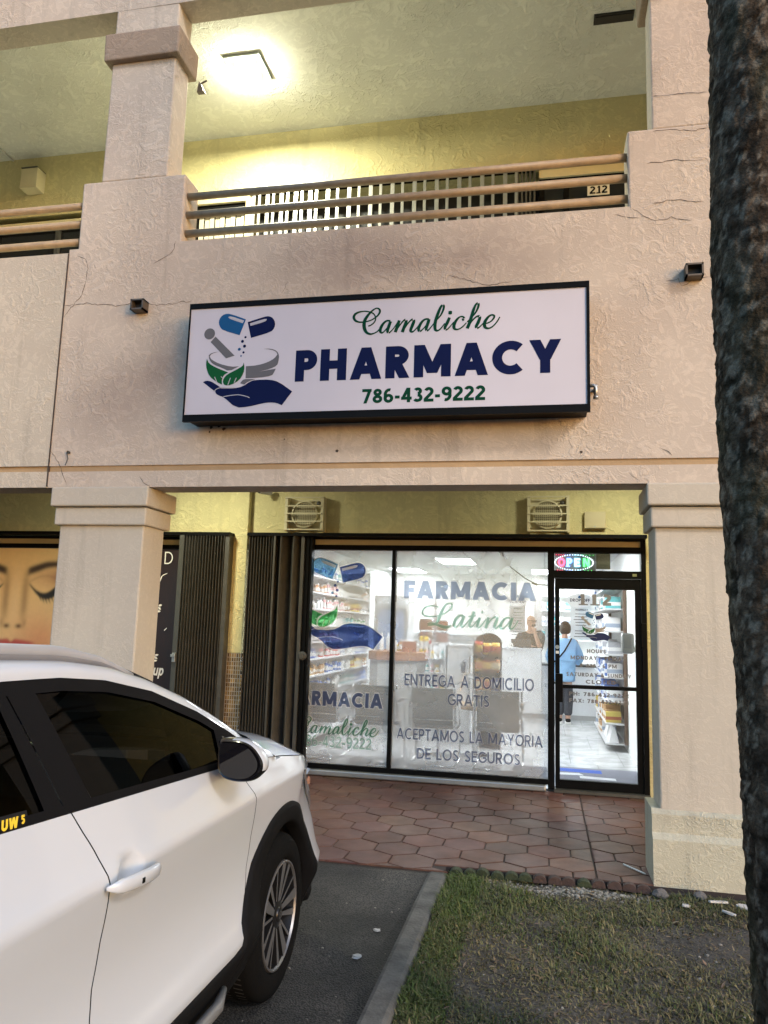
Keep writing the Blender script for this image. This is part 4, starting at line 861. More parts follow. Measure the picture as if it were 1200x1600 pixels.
# ------------------------------------------------------------------ ground
def asphalt_z(x, y): return -0.10 + 0.085*min(1, max(0, (y-4.35)/.85))**1.3
m, N, L, P = _new('asphalt'); geo = N.new('ShaderNodeNewGeometry')
n1 = N.new('ShaderNodeTexNoise'); n1.inputs['Scale'].default_value = 1.6; n1.inputs['Detail'].default_value = 7; n1.inputs['Roughness'].default_value = .65; L.new(geo.outputs['Position'], n1.inputs['Vector'])
n2 = N.new('ShaderNodeTexVoronoi'); n2.inputs['Scale'].default_value = 110; L.new(geo.outputs['Position'], n2.inputs['Vector'])
r1 = N.new('ShaderNodeValToRGB'); r1.color_ramp.elements[0].position = .38; r1.color_ramp.elements[1].position = .66
r1.color_ramp.elements[0].color = (.015, .0145, .0135, 1); r1.color_ramp.elements[1].color = (.062, .058, .051, 1); L.new(n1.outputs['Fac'], r1.inputs['Fac'])
r2 = N.new('ShaderNodeValToRGB'); r2.color_ramp.elements[0].position = .15; r2.color_ramp.elements[0].color = (2.1, 2.0, 1.9, 1); r2.color_ramp.elements[1].position = .70; r2.color_ramp.elements[1].color = (.30, .30, .30, 1)
L.new(n2.outputs['Distance'], r2.inputs['Fac'])
mx = N.new('ShaderNodeMix'); mx.data_type = 'RGBA'; mx.blend_type = 'MULTIPLY'; mx.inputs['Factor'].default_value = 1
L.new(r1.outputs['Color'], mx.inputs['A']); L.new(r2.outputs['Color'], mx.inputs['B'])
# pale pebbles showing through
n3 = N.new('ShaderNodeTexVoronoi'); n3.inputs['Scale'].default_value = 42; L.new(geo.outputs['Position'], n3.inputs['Vector'])
r3 = N.new('ShaderNodeValToRGB'); r3.color_ramp.elements[0].position = .0; r3.color_ramp.elements[0].color = (1, 1, 1, 1); r3.color_ramp.elements[1].position = .16; r3.color_ramp.elements[1].color = (0, 0, 0, 1); L.new(n3.outputs['Distance'], r3.inputs['Fac'])
sp = N.new('ShaderNodeSeparateColor'); L.new(n3.outputs['Color'], sp.inputs[0])
gt = N.new('ShaderNodeMath'); gt.operation = 'GREATER_THAN'; gt.inputs[1].default_value = .72; L.new(sp.outputs[0], gt.inputs[0])
mm = N.new('ShaderNodeMath'); mm.operation = 'MULTIPLY'; L.new(gt.outputs[0], mm.inputs[0]); L.new(r3.outputs['Color'], mm.inputs[1])
m2 = N.new('ShaderNodeMix'); m2.data_type = 'RGBA'; m2.inputs['B'].default_value = (.085, .08, .074, 1); L.new(mm.outputs[0], m2.inputs['Factor']); L.new(mx.outputs['Result'], m2.inputs['A'])
L.new(m2.outputs['Result'], P.inputs['Base Color']); P.inputs['Roughness'].default_value = .72
b = N.new('ShaderNodeBump'); b.inputs['Strength'].default_value = .8; b.inputs['Distance'].default_value = .006; L.new(n2.outputs['Distance'], b.inputs['Height']); b.invert = True; L.new(b.outputs['Normal'], P.inputs['Normal'])
M_ASPH = m
vs = []; fs = []
ys = [-60, -25, -10, -4, 0, 2, 3, 4.0, 4.35, 4.55, 4.75, 4.95, 5.1, 5.2, 5.262]; xs = [-60, -25, -14, -8, -4, -2, -.665]
for y in ys:
    for x in xs: vs.append((x, y, asphalt_z(x, y)))
for j in range(len(ys)-1):
    for i in range(len(xs)-1): fs.append((j*len(xs)+i, j*len(xs)+i+1, (j+1)*len(xs)+i+1, (j+1)*len(xs)+i))
struct(MB().mesh(vs, fs).build('parking_lot', M_ASPH))
# earth under everything else
struct(MB().box(-60, -60, -.40, 60, 60, -.30).build('ground', mat('earth', (.09, .075, .055), .95)))

# kerb
M_KERB = mat('kerb_concrete', (.10, .095, .082), .9, var=.85, vscale=9, bump=.6, bscale=45)
k = MB(); yy = -6.0; i = 0
while yy < 5.30:
    y1 = min(yy+2.95, 5.315); k.cbox(-.742, yy, -.22, -.612, y1-.004, -.012+.003*math.sin(i*3), .025); yy = y1; i += 1
struct(wiggle(k, .003, 7, 5).build('kerb', M_KERB, smooth=False))

# hexagonal walkway tiles
def clip(poly, axis, val, keep_less):
    out = []; n = len(poly)
    for i in range(n):
        a, b = poly[i], poly[(i+1) % n]; ina = (a[axis] < val) == keep_less; inb = (b[axis] < val) == keep_less
        if ina: out.append(a)
        if ina != inb:
            t = (val-a[axis])/(b[axis]-a[axis]); out.append((a[0]+(b[0]-a[0])*t, a[1]+(b[1]-a[1])*t))
    return out
def hex_floor():
    W_, s = .302, .1744; mb = MB(); tints = []; gap = .0045
    nx0, nx1 = -46, 30
    for j in range(-1, 12):
        for i in range(nx0, nx1):
            cx = i*W_+(W_/2 if j % 2 else 0)+.03; cy = 5.42+j*1.5*s
            hx = [(cx+(s*1.0)*math.sin(k*PI/3), cy+s*math.cos(k*PI/3)) for k in range(6)]
            pieces = []
            if cx+W_ < .32: pieces = [hx]
            elif cx-W_ > .34: pieces = [hx]
            else: pieces = [clip(hx, 0, .329, True), clip(hx, 0, .331, False)]
            for p in pieces:
                if len(p) < 3: continue
                p = clip(p, 1, 5.262 if cx < -.66 else 5.392, False); p = clip(p, 1, 8.10, True) if len(p) > 2 else p
                p = [q for n, q in enumerate(p) if math.hypot(q[0]-p[n-1][0], q[1]-p[n-1][1]) > 1e-5]
                if len(p) < 3: continue
                ar = abs(sum(p[n-1][0]*p[n][1]-p[n][0]*p[n-1][1] for n in range(len(p))))/2
                if ar < .0012: continue
                mx_, my_ = sum(q[0] for q in p)/len(p), sum(q[1] for q in p)/len(p)
                def inset(d):
                    o = []
                    n = len(p)
                    for t in range(n):
                        a, b_, c_ = Vector(p[t-1]), Vector(p[t]), Vector(p[(t+1) % n])
                        u, v = (b_-a).normalized(), (c_-b_).normalized(); n1, n2 = Vector((u.y, -u.x)), Vector((v.y, -v.x))
                        bis = (n1+n2); q = bis.length
                        bis = bis/q if q > 1e-6 else n1
                        o.append(tuple(b_+bis*min(d*2.2, d/max(.3, bis.dot(n1)))))
                    return o
                z = rng.normal(0, .0007); tx, ty = rng.normal(0, .004), rng.normal(0, .004)
                zf = lambda q, dz: z+dz+tx*(q[0]-mx_)+ty*(q[1]-my_)
                a0 = [(q[0], q[1], zf(q, -.010)) for q in inset(gap)]; a1 = [(q[0], q[1], zf(q, -.0012)) for q in inset(gap+.0015)]; a2 = [(q[0], q[1], zf(q, 0)) for q in inset(gap+.007)]
                n = len(p); base = len(mb.v)
                mb.mesh(a0+a1+a2, [(t, (t+1) % n, n+(t+1) % n, n+t) for t in range(n)]+[(n+t, n+(t+1) % n, 2*n+(t+1) % n, 2*n+t) for t in range(n)]+[tuple(2*n+t for t in range(n))])
                v = rng.normal(1, .09); c = np.array([.108, .053, .037])*v*np.array([1, 1+rng.normal(0, .05), 1+rng.normal(0, .06)])
                tints += [c]*(3*n)
    o = mb.build('walkway', attr_mat('terracotta', 'tint', .52, spec=.16, bump=.10, bscale=55, noise=.42, nscale=6, rvar=.16), fix=True)
    ca = o.data.color_attributes.new('tint', 'FLOAT_COLOR', 'POINT'); buf = np.ones((len(mb.v), 4), dtype=np.float32); buf[:, :3] = np.array(tints); ca.data.foreach_set('color', buf.ravel())
    return struct(o)
hex_floor()
struct(MB().box(-15, 5.264, -.25, -.64, 8.10, -.0085).box(-.64, 5.394, -.25, 9, 8.10, -.0085).build('walkway_grout', mat('grout', (.035, .024, .020), .9, bump=.2)))

# lawn strip: soil, grass, pebbles, litter
def soil_z(x, y):
    e = min(1, max(0, (y-4.6)/.7)); return -.030-.012*e+.012*math.sin(x*3.1+1)*math.sin(y*2.3)+.007*math.sin(x*9+y*7)+.004*math.sin(x*23)*math.sin(y*19)
vs = []; fs = []; nx, ny = 90, 110; X = np.linspace(-.615, 6, nx); Y = np.linspace(-6, 5.42, ny)
for y in Y:
    for x in X: vs.append((x, y, soil_z(x, y)))
for j in range(ny-1):
    for i in range(nx-1): fs.append((j*nx+i, j*nx+i+1, (j+1)*nx+i+1, (j+1)*nx+i))
m, N, L, P = _new('soil'); geo = N.new('ShaderNodeNewGeometry')
n1 = N.new('ShaderNodeTexNoise'); n1.inputs['Scale'].default_value = 2.6; n1.inputs['Detail'].default_value = 8; n1.inputs['Roughness'].default_value = .7; L.new(geo.outputs['Position'], n1.inputs['Vector'])
r1 = N.new('ShaderNodeValToRGB'); r1.color_ramp.elements[0].position = .32; r1.color_ramp.elements[0].color = (.030, .024, .016, 1); r1.color_ramp.elements[1].position = .72; r1.color_ramp.elements[1].color = (.125, .105, .080, 1)
L.new(n1.outputs['Fac'], r1.inputs['Fac']); n2 = N.new('ShaderNodeTexNoise'); n2.inputs['Scale'].default_value = 70; n2.inputs['Detail'].default_value = 6; L.new(geo.outputs['Position'], n2.inputs['Vector'])
mr = N.new('ShaderNodeMapRange'); mr.inputs['From Min'].default_value = .3; mr.inputs['From Max'].default_value = .7; mr.inputs['To Min'].default_value = .5; mr.inputs['To Max'].default_value = 1.5; L.new(n2.outputs['Fac'], mr.inputs['Value'])
mx = N.new('ShaderNodeMix'); mx.data_type = 'RGBA'; mx.blend_type = 'MULTIPLY'; mx.inputs['Factor'].default_value = 1; L.new(r1.outputs['Color'], mx.inputs['A']); L.new(mr.outputs['Result'], mx.inputs['B'])
L.new(mx.outputs['Result'], P.inputs['Base Color']); P.inputs['Roughness'].default_value = .95
b = N.new('ShaderNodeBump'); b.inputs['Strength'].default_value = .9; b.inputs['Distance'].default_value = .012; L.new(n2.outputs['Fac'], b.inputs['Height']); L.new(b.outputs['Normal'], P.inputs['Normal'])
struct(MB().mesh(vs, fs).build('lawn', m, smooth=True))
def patch(x, y):
    a = np.sin(x*2.3+1.3+1.1*np.sin(y*1.7))*np.sin(y*2.9+.4+1.3*np.sin(x*2.1))+.55*np.sin(x*6.1+y*4.3)*np.sin(y*7.7-x*2)
    return a
def grass(n):
    x = np.concatenate([rng.uniform(-.61, 2.6, n), rng.uniform(-.61, -.40, n//9)]); y = np.concatenate([rng.uniform(1.9, 5.36, n), rng.uniform(2.2, 5.3, n//9)])
    pa = patch(x, y)
    bare = np.clip((x-.95)/.5, 0, 1)*np.clip((4.95-y)/.3, 0, 1)*1.0 + 1.1*np.exp(-(((x-.15)/.75)**2+((y-5.24)/.10)**2)) + .9*np.exp(-(((x+.05)/.16)**2+((y-4.55)/.25)**2)) + .8*np.exp(-(((x-.95)/.35)**2+((y-4.6)/.22)**2))
    keep = rng.uniform(0, 1, len(x)) < np.clip(.74+.32*pa-bare*.75, .05, 1)
    keep |= (x < -.42) & (rng.uniform(0, 1, len(x)) < .8)
    x, y, pa = x[keep], y[keep], pa[keep]; k = len(x)
    h = rng.gamma(4, .0085, k)*(1+.45*np.clip(pa, -1, 1))+.010; h = np.where(x < -.42, h*1.2, h)*.52
    wd = rng.uniform(.0018, .0042, k); az = rng.uniform(0, 2*PI, k); lean = rng.uniform(.4, 1.6, k)
    z0 = np.array([soil_z(a, b) for a, b in zip(x, y)])-.003
    dx, dy = np.cos(az), np.sin(az); sx, sy = -dy, dx
    V = np.zeros((k, 5, 3))
    for q, (t, wf) in enumerate(((0, 1), (0, -1), (.55, .75), (.55, -.75), (1, 0))):
        off = lean*h*t*t*.95; V[:, q, 0] = x+dx*off+sx*wd*wf; V[:, q, 1] = y+dy*off+sy*wd*wf; V[:, q, 2] = z0+h*t*np.clip(1.05-.35*lean*t, .3, 1)
    base = np.arange(k)[:, None]*5
    tri = np.concatenate([base+np.array([[0, 1, 3]]), base+np.array([[0, 3, 2]]), base+np.array([[2, 3, 4]])], axis=1).reshape(-1, 3)
    me = bpy.data.meshes.new('grass'); me.vertices.add(k*5); me.vertices.foreach_set('co', V.ravel().astype(np.float32))
    me.loops.add(len(tri)*3); me.loops.foreach_set('vertex_index', tri.ravel().astype(np.int32)); me.polygons.add(len(tri))
    me.polygons.foreach_set('loop_start', np.arange(0, len(tri)*3, 3, dtype=np.int32)); me.update(calc_edges=True)
    ca = me.color_attributes.new('blade', 'FLOAT_COLOR', 'POINT'); C = np.ones((k, 5, 4), dtype=np.float32)
    dry = np.clip(rng.normal(.64, .30, k)-.30*np.clip(pa, -1, 1)+.25*np.clip((x-.1)/1.2, 0, 1)-.45*(x < -.40), 0, 1)[:, None]
    g = np.array([[.058, .088, .018]])*rng.uniform(.6, 1.5, (k, 1)); d = np.array([[.19, .155, .070]])*rng.uniform(.45, 1.25, (k, 1))
    c = g*(1-dry)+d*dry
    C[:, :, :3] = c[:, None, :]; ca.data.foreach_set('color', C.ravel())
    me.materials.append(attr_mat('grass_blade', 'blade', .6, noise=.1, spec=.25))
    o = bpy.data.objects.new('grass', me); COL.objects.link(o); o['kind'] = 'stuff'; tag(o, 'patchy half dry grass with bare soil between kerb and palm', 'grass')
grass(125000)
def pebbles(n):
    mb = MB(); tint = []
    ico = bmesh.new(); bmesh.ops.create_icosphere(ico, subdivisions=1, radius=1); iv = [v.co.copy() for v in ico.verts]; fi = [tuple(v.index for v in f.verts) for f in ico.faces]; ico.free()
    for i in range(n):
        if i < n*.72: x, y = rng.normal(.15, .24), 5.24+rng.normal(0, .05); s = rng.uniform(.004, .012)
        elif i < n*.97: x, y = rng.uniform(-.55, 2.0), rng.uniform(2.4, 5.25); s = rng.uniform(.003, .010)
        else: x, y = rng.uniform(-1.6, -.8), rng.uniform(3.0, 5.2); s = rng.uniform(.003, .009)
        if -.76 < x < -.60: x = .3
        if y > 5.33: y = 5.25
        z = (soil_z(x, y) if x > -.62 else asphalt_z(x, y))+s*.25
        sc = [s*rng.uniform(.7, 1.4), s*rng.uniform(.7, 1.4), s*rng.uniform(.5, .9)]
        mb.mesh([(x+v.x*sc[0]*rng.uniform(.8, 1.2), y+v.y*sc[1]*rng.uniform(.8, 1.2), z+v.z*sc[2]) for v in iv], fi)
        c = np.array([.21, .19, .155])*rng.uniform(.35, 1.5); tint += [c]*len(iv)
    o = mb.build('gravel', attr_mat('pebble', 'tint2', .8, noise=.2, nscale=60)); ca = o.data.color_attributes.new('tint2', 'FLOAT_COLOR', 'POINT')
    buf = np.ones((len(tint), 4), dtype=np.float32); buf[:, :3] = np.array(tint); ca.data.foreach_set('color', buf.ravel()); o['kind'] = 'stuff'; tag(o, 'loose pale gravel scattered along the tile edge', 'gravel')
pebbles(900)
def leaf_litter(n):
    mb = MB(); tint = []
    for i in range(n):
        x, y = rng.uniform(-.6, 2.2), rng.uniform(2.2, 5.3); l = rng.uniform(.006, .022); wd = l*rng.uniform(.12, .45); a = rng.uniform(0, 2*PI); z = soil_z(x, y)+rng.uniform(.003, .014); tl = rng.normal(0, .35)
        dx, dy = math.cos(a), math.sin(a); q = [(x-dx*l, y-dy*l, z-tl*l), (x+dy*wd, y-dx*wd, z+.002), (x+dx*l, y+dy*l, z+tl*l), (x-dy*wd, y+dx*wd, z+.001)]
        mb.face(q); c = np.array([.16, .115, .06])*rng.uniform(.25, 1.6)*np.array([1, rng.uniform(.85, 1.1), rng.uniform(.7, 1.2)]); tint += [c]*4
    o = mb.build('leaf_litter', attr_mat('litter_leaf', 'tint3', .85, noise=.2, nscale=60), fix=False); ca = o.data.color_attributes.new('tint3', 'FLOAT_COLOR', 'POINT')
    buf = np.ones((len(tint), 4), dtype=np.float32); buf[:, :3] = np.array(tint); ca.data.foreach_set('color', buf.ravel()); o['kind'] = 'stuff'; tag(o, 'dry brown leaf crumbs scattered through the grass', 'leaf litter')
leaf_litter(5200)
# scalloped brick edging along the tiles
M_EDGE = mat('edging_brick_clay', (.048, .028, .022), .85, var=.55, vscale=16, bump=.6, bscale=50)
M_MOSS = mat('edging_brick_moss', (.030, .040, .016), .9, var=.55, vscale=18, bump=.8, bscale=60)
def edging(mm):
    mb = MB(); prof = [(-.044, 0), (-.044, .012), (-.036, .030), (-.020, .042), (0, .046), (.020, .042), (.036, .030), (.044, .012), (.044, 0)]
    mb.prism(prof, -.028, .028, 'XZ'); return wiggle(mb, .003, 40, random.randint(0, 99)).build('edging_brick', mm, bevel=.006)
first = {}
for i in range(14):
    x = -.575+i*.091; mm = M_MOSS if i < 6 or i in (9,) else M_EDGE; key = mm.name
    if key not in first: o = first[key] = edging(mm)
    else: o = first[key].copy(); COL.objects.link(o)
    o.location = (x+random.uniform(-.006, .006), 5.352+random.uniform(-.008, .008), -.034+random.uniform(-.006, .004)); o.rotation_euler = (random.uniform(-.15, .15), random.uniform(-.08, .08), random.uniform(-.12, .12))
    tag(o, 'mossy green scalloped brick in the edging between tiles and grass' if mm is M_MOSS else 'reddish scalloped brick in the edging between tiles and gravel', 'edging brick', 'scalloped bricks edging the walkway')
# litter
M_PAPER = mat('litter_paper', (.50, .47, .42), .8, var=.2, vscale=30)
LIT = [((1.02, 5.20), .075, .022, .5, 'flat pale stone chip by the base of the right pillar'), ((1.16, 5.17), .07, .03, -.5, 'pale stone flake nearest to the palm trunk'), ((1.04, 5.03), .05, .02, -.6, 'small pale stone flake lying in the grass'), ((.82, 5.13), .035, .02, .9, 'crumpled white paper scrap in the grass')]
for (x, y), a, b_, rz, lab in LIT:
    mb = MB(); q = [(a*math.cos(k*PI/3.5)*random.uniform(.7, 1.1), b_*math.sin(k*PI/3.5)*random.uniform(.8, 1.2)) for k in range(7)]
    mb.prism(q, -.004, .008, 'XY'); o = mb.build('stone_chip' if 'stone' in lab else 'paper_scrap', M_PAPER, bevel=.003); o.location = (x, y, soil_z(x, y)+.016); o.rotation_euler = (random.uniform(-.2, .3), .1, rz); tag(o, lab, 'litter')
for (x, y), s, lab in (((.70, 5.30), .045, 'grey stone lump at the left foot of the right pillar'), ((.93, 5.30), .035, 'dark grey stone lump in front of the right pillar')):
    bm = bmesh.new(); bmesh.ops.create_icosphere(bm, subdivisions=2, radius=1)
    for v in bm.verts: v.co = Vector((v.co.x*s*1.1, v.co.y*s*.8, v.co.z*s*.8))*random.uniform(.85, 1.1)
    o = MB().addbm(bm).build('stone', mat('stone_grey', (.12, .11, .10), .9, var=.4, vscale=30, bump=.5)); o.location = (x, y, soil_z(x, y)+.02); tag(o, lab, 'stone')
o = MB().tube([(.525, 5.76, .008), (.645, 5.585, .008)], .005, 8).build('paper_straw', mat('straw_white', (.75, .75, .72), .5), smooth=True, angle=40); tag(o, 'white drinking straw lying on the tiles by the right pillar', 'straw')
for (x, y), s, lab in (((-.93, 4.08), .022, 'crumpled white wrapper on the asphalt beside the kerb'), ((-.90, 4.43), .016, 'small white paper crumb on the asphalt nearer the walkway')):
    bm = bmesh.new(); bmesh.ops.create_icosphere(bm, subdivisions=2, radius=1)
    for v in bm.verts: v.co = Vector((v.co.x*s*1.3, v.co.y*s, v.co.z*s*.45))*random.uniform(.6, 1.2)
    o = MB().addbm(bm).build('wrapper', M_PAPER); o.location = (x, y, asphalt_z(x, y)+.008); tag(o, lab, 'litter')

# ------------------------------------------------------------------ palm
def palm():
    t = thing('palm_tree', 'tall palm with rough dark grey trunk standing on the lawn at the right', 'tree', (.76, 2.62, -.05))
    cl = [(.775, 2.62, -.10), (.775, 2.62, .0), (.765, 2.62, .45), (.755, 2.62, .80), (.745, 2.62, 1.36), (.722, 2.62, 2.08), (.718, 2.62, 2.8), (.735, 2.62, 3.78), (.75, 2.60, 5.2), (.80, 2.55, 6.8)]
    rad = [.175, .165, .160, .157, .158, .163, .163, .160, .155, .145]
    nz_, na = 640, 120; zs = np.linspace(cl[0][2], cl[-1][2], nz_); Z = [c[2] for c in cl]
    cx = np.interp(zs, Z, [c[0] for c in cl]); cy = np.interp(zs, Z, [c[1] for c in cl]); rr_ = np.interp(zs, Z, rad)
    ang = np.linspace(0, 2*PI, na, endpoint=False)
    nr = np.random.default_rng(11)
    def vn(fz, fa, seed):
        r2 = np.random.default_rng(seed); g = r2.uniform(-1, 1, (int(fz)+3, int(fa)))
        u = (zs-zs[0])/(zs[-1]-zs[0])*fz; v = ang/(2*PI)*fa; i0 = u.astype(int); j0 = v.astype(int); fu = (u-i0)[:, None]; fv = (v-j0)[None, :]
        fu = fu*fu*(3-2*fu); fv = fv*fv*(3-2*fv); j1 = (j0+1) % int(fa)
        return (g[i0][:, j0]*(1-fu)+g[i0+1][:, j0]*fu)*(1-fv)+(g[i0][:, j1]*(1-fu)+g[i0+1][:, j1]*fu)*fv
    ringp = (zs[:, None]*1/.085+.5*vn(60, 6, 1)+.35*vn(120, 16, 2)); saw = (ringp % 1.0)
    disp = .0045*(1-saw)**2*(saw > .02)+.0035*vn(160, 40, 3)+.004*vn(420, 100, 4)+.003*vn(40, 12, 5)
    Rr = rr_[:, None]+disp
    Vx = cx[:, None]+Rr*np.cos(ang); Vy = cy[:, None]+Rr*np.sin(ang); Vz = np.repeat(zs[:, None], na, 1)+.004*vn(200, 50, 6)
    vs = np.stack([Vx, Vy, Vz], -1).reshape(-1, 3); idx = np.arange(nz_*na).reshape(nz_, na)
    a = idx[:-1]; b_ = idx[1:]; quads = np.stack([a, np.roll(a, -1, 1), np.roll(b_, -1, 1), b_], -1).reshape(-1, 4)
    me = bpy.data.meshes.new('trunk'); Lw = np.array(t.location); me.vertices.add(len(vs)); me.vertices.foreach_set('co', (vs-Lw).ravel().astype(np.float32))
    me.loops.add(len(quads)*4); me.loops.foreach_set('vertex_index', quads.ravel().astype(np.int32)); me.polygons.add(len(quads)); me.polygons.foreach_set('loop_start', np.arange(0, len(quads)*4, 4, dtype=np.int32)); me.update(calc_edges=True)
    me.polygons.foreach_set('use_smooth', [True]*len(quads))
    lich = np.clip(.5+.8*vn(260, 46, 7)*vn(90, 20, 8)*2+.6*vn(420, 90, 9), 0, 1); dark = np.clip(.5+.6*vn(140, 34, 10)+.3*vn(420, 90, 12), 0, 1)
    base = np.array([.052, .039, .027])[None, None]*(.45+1.15*dark[..., None]); li = np.array([.165, .14, .105]); gr = np.array([.045, .055, .030])
    k = np.clip((lich-.66)/.30, 0, 1)[..., None]*.85; c = base*(1-k)+li*k; c = c*(1-.55*np.clip(1-saw/.16, 0, 1))[..., None]; kg = np.clip(vn(30, 8, 13), 0, 1)[..., None]*.5; c = c*(1-kg)+gr*(.6+.6*dark[..., None])*kg
    C = np.ones((nz_*na, 4), dtype=np.float32); C[:, :3] = c.reshape(-1, 3); ca = me.color_attributes.new('bark', 'FLOAT_COLOR', 'POINT'); ca.data.foreach_set('color', C.ravel())
    me.materials.append(attr_mat('palm_bark', 'bark', .9, bump=.9, bscale=90, noise=.45, nscale=110, spec=.02)); o = bpy.data.objects.new('trunk', me); COL.objects.link(o); o.parent = t
    # crown: arching fronds with leaflets
    fr = MB(); top = Vector((.80, 2.55, 6.78))
    for i in range(30):
        az = i*2.399; el = R(66-i*3.9); Lf = 1.9+.3*math.sin(i*2.1); pts = []; d = Vector((math.cos(az)*math.cos(el), math.sin(az)*math.cos(el), math.sin(el))); p = top.copy()
        for s_ in range(13): pts.append(p.copy()); p = p+d*Lf/12; d = (d+Vector((0, 0, -.135))).normalized()
        fr.tube(pts, [.022-.0015*s_ for s_ in range(13)], 6)
        for s_ in range(2, 13):
            tt = (pts[s_]-pts[s_-1]).normalized(); sd = tt.cross(Vector((0, 0, 1))).normalized()
            for m_ in range(3):
                q = pts[s_-1].lerp(pts[s_], m_/3)
                for sg in (1, -1):
                    ll = .42*math.sin(PI*min(1, (s_+m_/3)/13.5)**.8)+.10; tip = q+(sd*sg*.8+tt*.5+Vector((0, 0, -.35+random.uniform(-.15, .1)))).normalized()*ll
                    fr.face([q-tt*.020, q+tt*.020, tip+tt*.006, tip-tt*.006])
    fr.build('crown', mat('palm_leaf', (.045, .085, .022), .5, var=.35, vscale=6), t, fix=False)
palm()
# ------------------------------------------------------------------ pharmacy interior
m, N, L, P = _new('marble_tile'); geo = N.new('ShaderNodeNewGeometry')
br = N.new('ShaderNodeTexBrick'); br.offset = .5; br.inputs['Scale'].default_value = 1; br.inputs['Brick Width'].default_value = .61; br.inputs['Row Height'].default_value = 1.22; br.inputs['Mortar Size'].default_value = .004
br.inputs['Color1'].default_value = (.66, .67, .67, 1); br.inputs['Color2'].default_value = (.61, .62, .62, 1); br.inputs['Mortar'].default_value = (.42, .42, .42, 1); L.new(geo.outputs['Position'], br.inputs['Vector'])
nz = N.new('ShaderNodeTexNoise'); nz.inputs['Scale'].default_value = 2.2; nz.inputs['Detail'].default_value = 7; nz.inputs['Distortion'].default_value = 1.5; L.new(geo.outputs['Position'], nz.inputs['Vector'])
rp = N.new('ShaderNodeValToRGB'); rp.color_ramp.elements[0].position = .42; rp.color_ramp.elements[0].color = (.78, .78, .78, 1); rp.color_ramp.elements[1].position = .58; L.new(nz.outputs['Fac'], rp.inputs['Fac'])
mx = N.new('ShaderNodeMix'); mx.data_type = 'RGBA'; mx.blend_type = 'MULTIPLY'; mx.inputs['Factor'].default_value = 1; L.new(br.outputs['Color'], mx.inputs['A']); L.new(rp.outputs['Color'], mx.inputs['B']); L.new(mx.outputs['Result'], P.inputs['Base Color']); P.inputs['Roughness'].default_value = .18
struct(MB().box(-3.30, 8.165, -.10, 1.08, 16.7, .006).build('shop_floor', m))
E_PANEL = emitter('panel_glow', (.93, .97, 1.0), 19.0)
M_LAM = mat('white_laminate', (.74, .75, .76), .35, var=.03)
M_GLAM = mat('grey_laminate', (.42, .42, .41), .45, var=.05)
M_WOOD = mat('counter_wood', (.30, .13, .055), .4, var=.3, vscale=9)
M_CHROME = mat('chrome', (.70, .71, .72), .12, metal=1.0, var=.02)
for i, (x, y) in enumerate(((-1.5, 13.35), (-2.75, 15.7), (.05, 15.6), (-2.1, 10.2), (.0, 10.6))):
    lab = ('lit ceiling panel in the middle of the pharmacy above the script lettering', 'lit ceiling panel far left behind the window mullion', 'lit ceiling panel far right above the service counter', 'lit ceiling panel just inside the shop window at the left', 'lit ceiling panel just inside the pharmacy door')[i]
    t = thing('ceiling_panel_light', lab, 'ceiling light', (x, y, 2.7), 'lit panels in the pharmacy ceiling')
    MB().box(x-.31, y-.62, 2.688, x-.29, y+.62, 2.699).box(x+.29, y-.62, 2.688, x+.31, y+.62, 2.699).box(x-.29, y-.62, 2.688, x+.29, y-.60, 2.699).box(x-.29, y+.60, 2.688, x+.29, y+.62, 2.699).build('frame', M_WHITEP, t)
    MB().box(x-.289, y-.599, 2.690, x+.289, y+.599, 2.6985).build('diffuser', E_PANEL, t)

# product meshes shared by the copies
def bottle_mesh(col, cap, r=.028, h=.14, kind='bottle'):
    mb = MB(); mb.mat(0); mb.lathe([(.0001, 0), (r, 0), (r, h*.68), (r*.8, h*.76), (r*.42, h*.80)], n=10); mb.mat(1); mb.lathe([(r*.5, h*.80), (r*.5, h), (.0001, h)], n=10)
    mb.mat(2); mb.lathe([(r*1.01, h*.15), (r*1.01, h*.55)], n=10)
    o = mb.build('bottle', [mat('bottle_'+'_'.join(str(c) for c in col), col, .35, var=.03), mat('cap_'+'_'.join(str(c) for c in cap), cap, .4, var=.03), mat('label_pale', (.68, .68, .66), .5, var=.05)], smooth=True, angle=40)
    me = o.data; bpy.data.objects.remove(o); return me
def box_mesh(col, col2, w=.07, d=.05, h=.12):
    mb = MB(); mb.mat(0).box(-w/2, -d/2, 0, w/2, d/2, h); mb.mat(1).box(-w/2-.0008, -d/2-.0008, h*.25, w/2+.0008, d/2+.0008, h*.55)
    o = mb.build('carton', [mat('carton_'+'_'.join(str(c) for c in col), col, .5, var=.05), mat('carton_'+'_'.join(str(c) for c in col2), col2, .5, var=.05)])
    me = o.data; bpy.data.objects.remove(o); return me
PAL = {'white': ((.72, .72, .70), (.70, .71, .72)), 'blue': ((.05, .13, .42), (.70, .71, .72)), 'amber': ((.40, .17, .05), (.72, .72, .70)), 'teal': ((.06, .32, .33), (.70, .71, .72)), 'red': ((.45, .05, .05), (.70, .71, .72)), 'yellow': ((.62, .44, .05), (.30, .10, .05)), 'green': ((.06, .28, .10), (.70, .71, .72)), 'pink': ((.62, .32, .34), (.70, .71, .72)), 'dark': ((.04, .04, .06), (.20, .20, .22))}
BOT = {k: bottle_mesh(a, b) for k, (a, b) in PAL.items()}
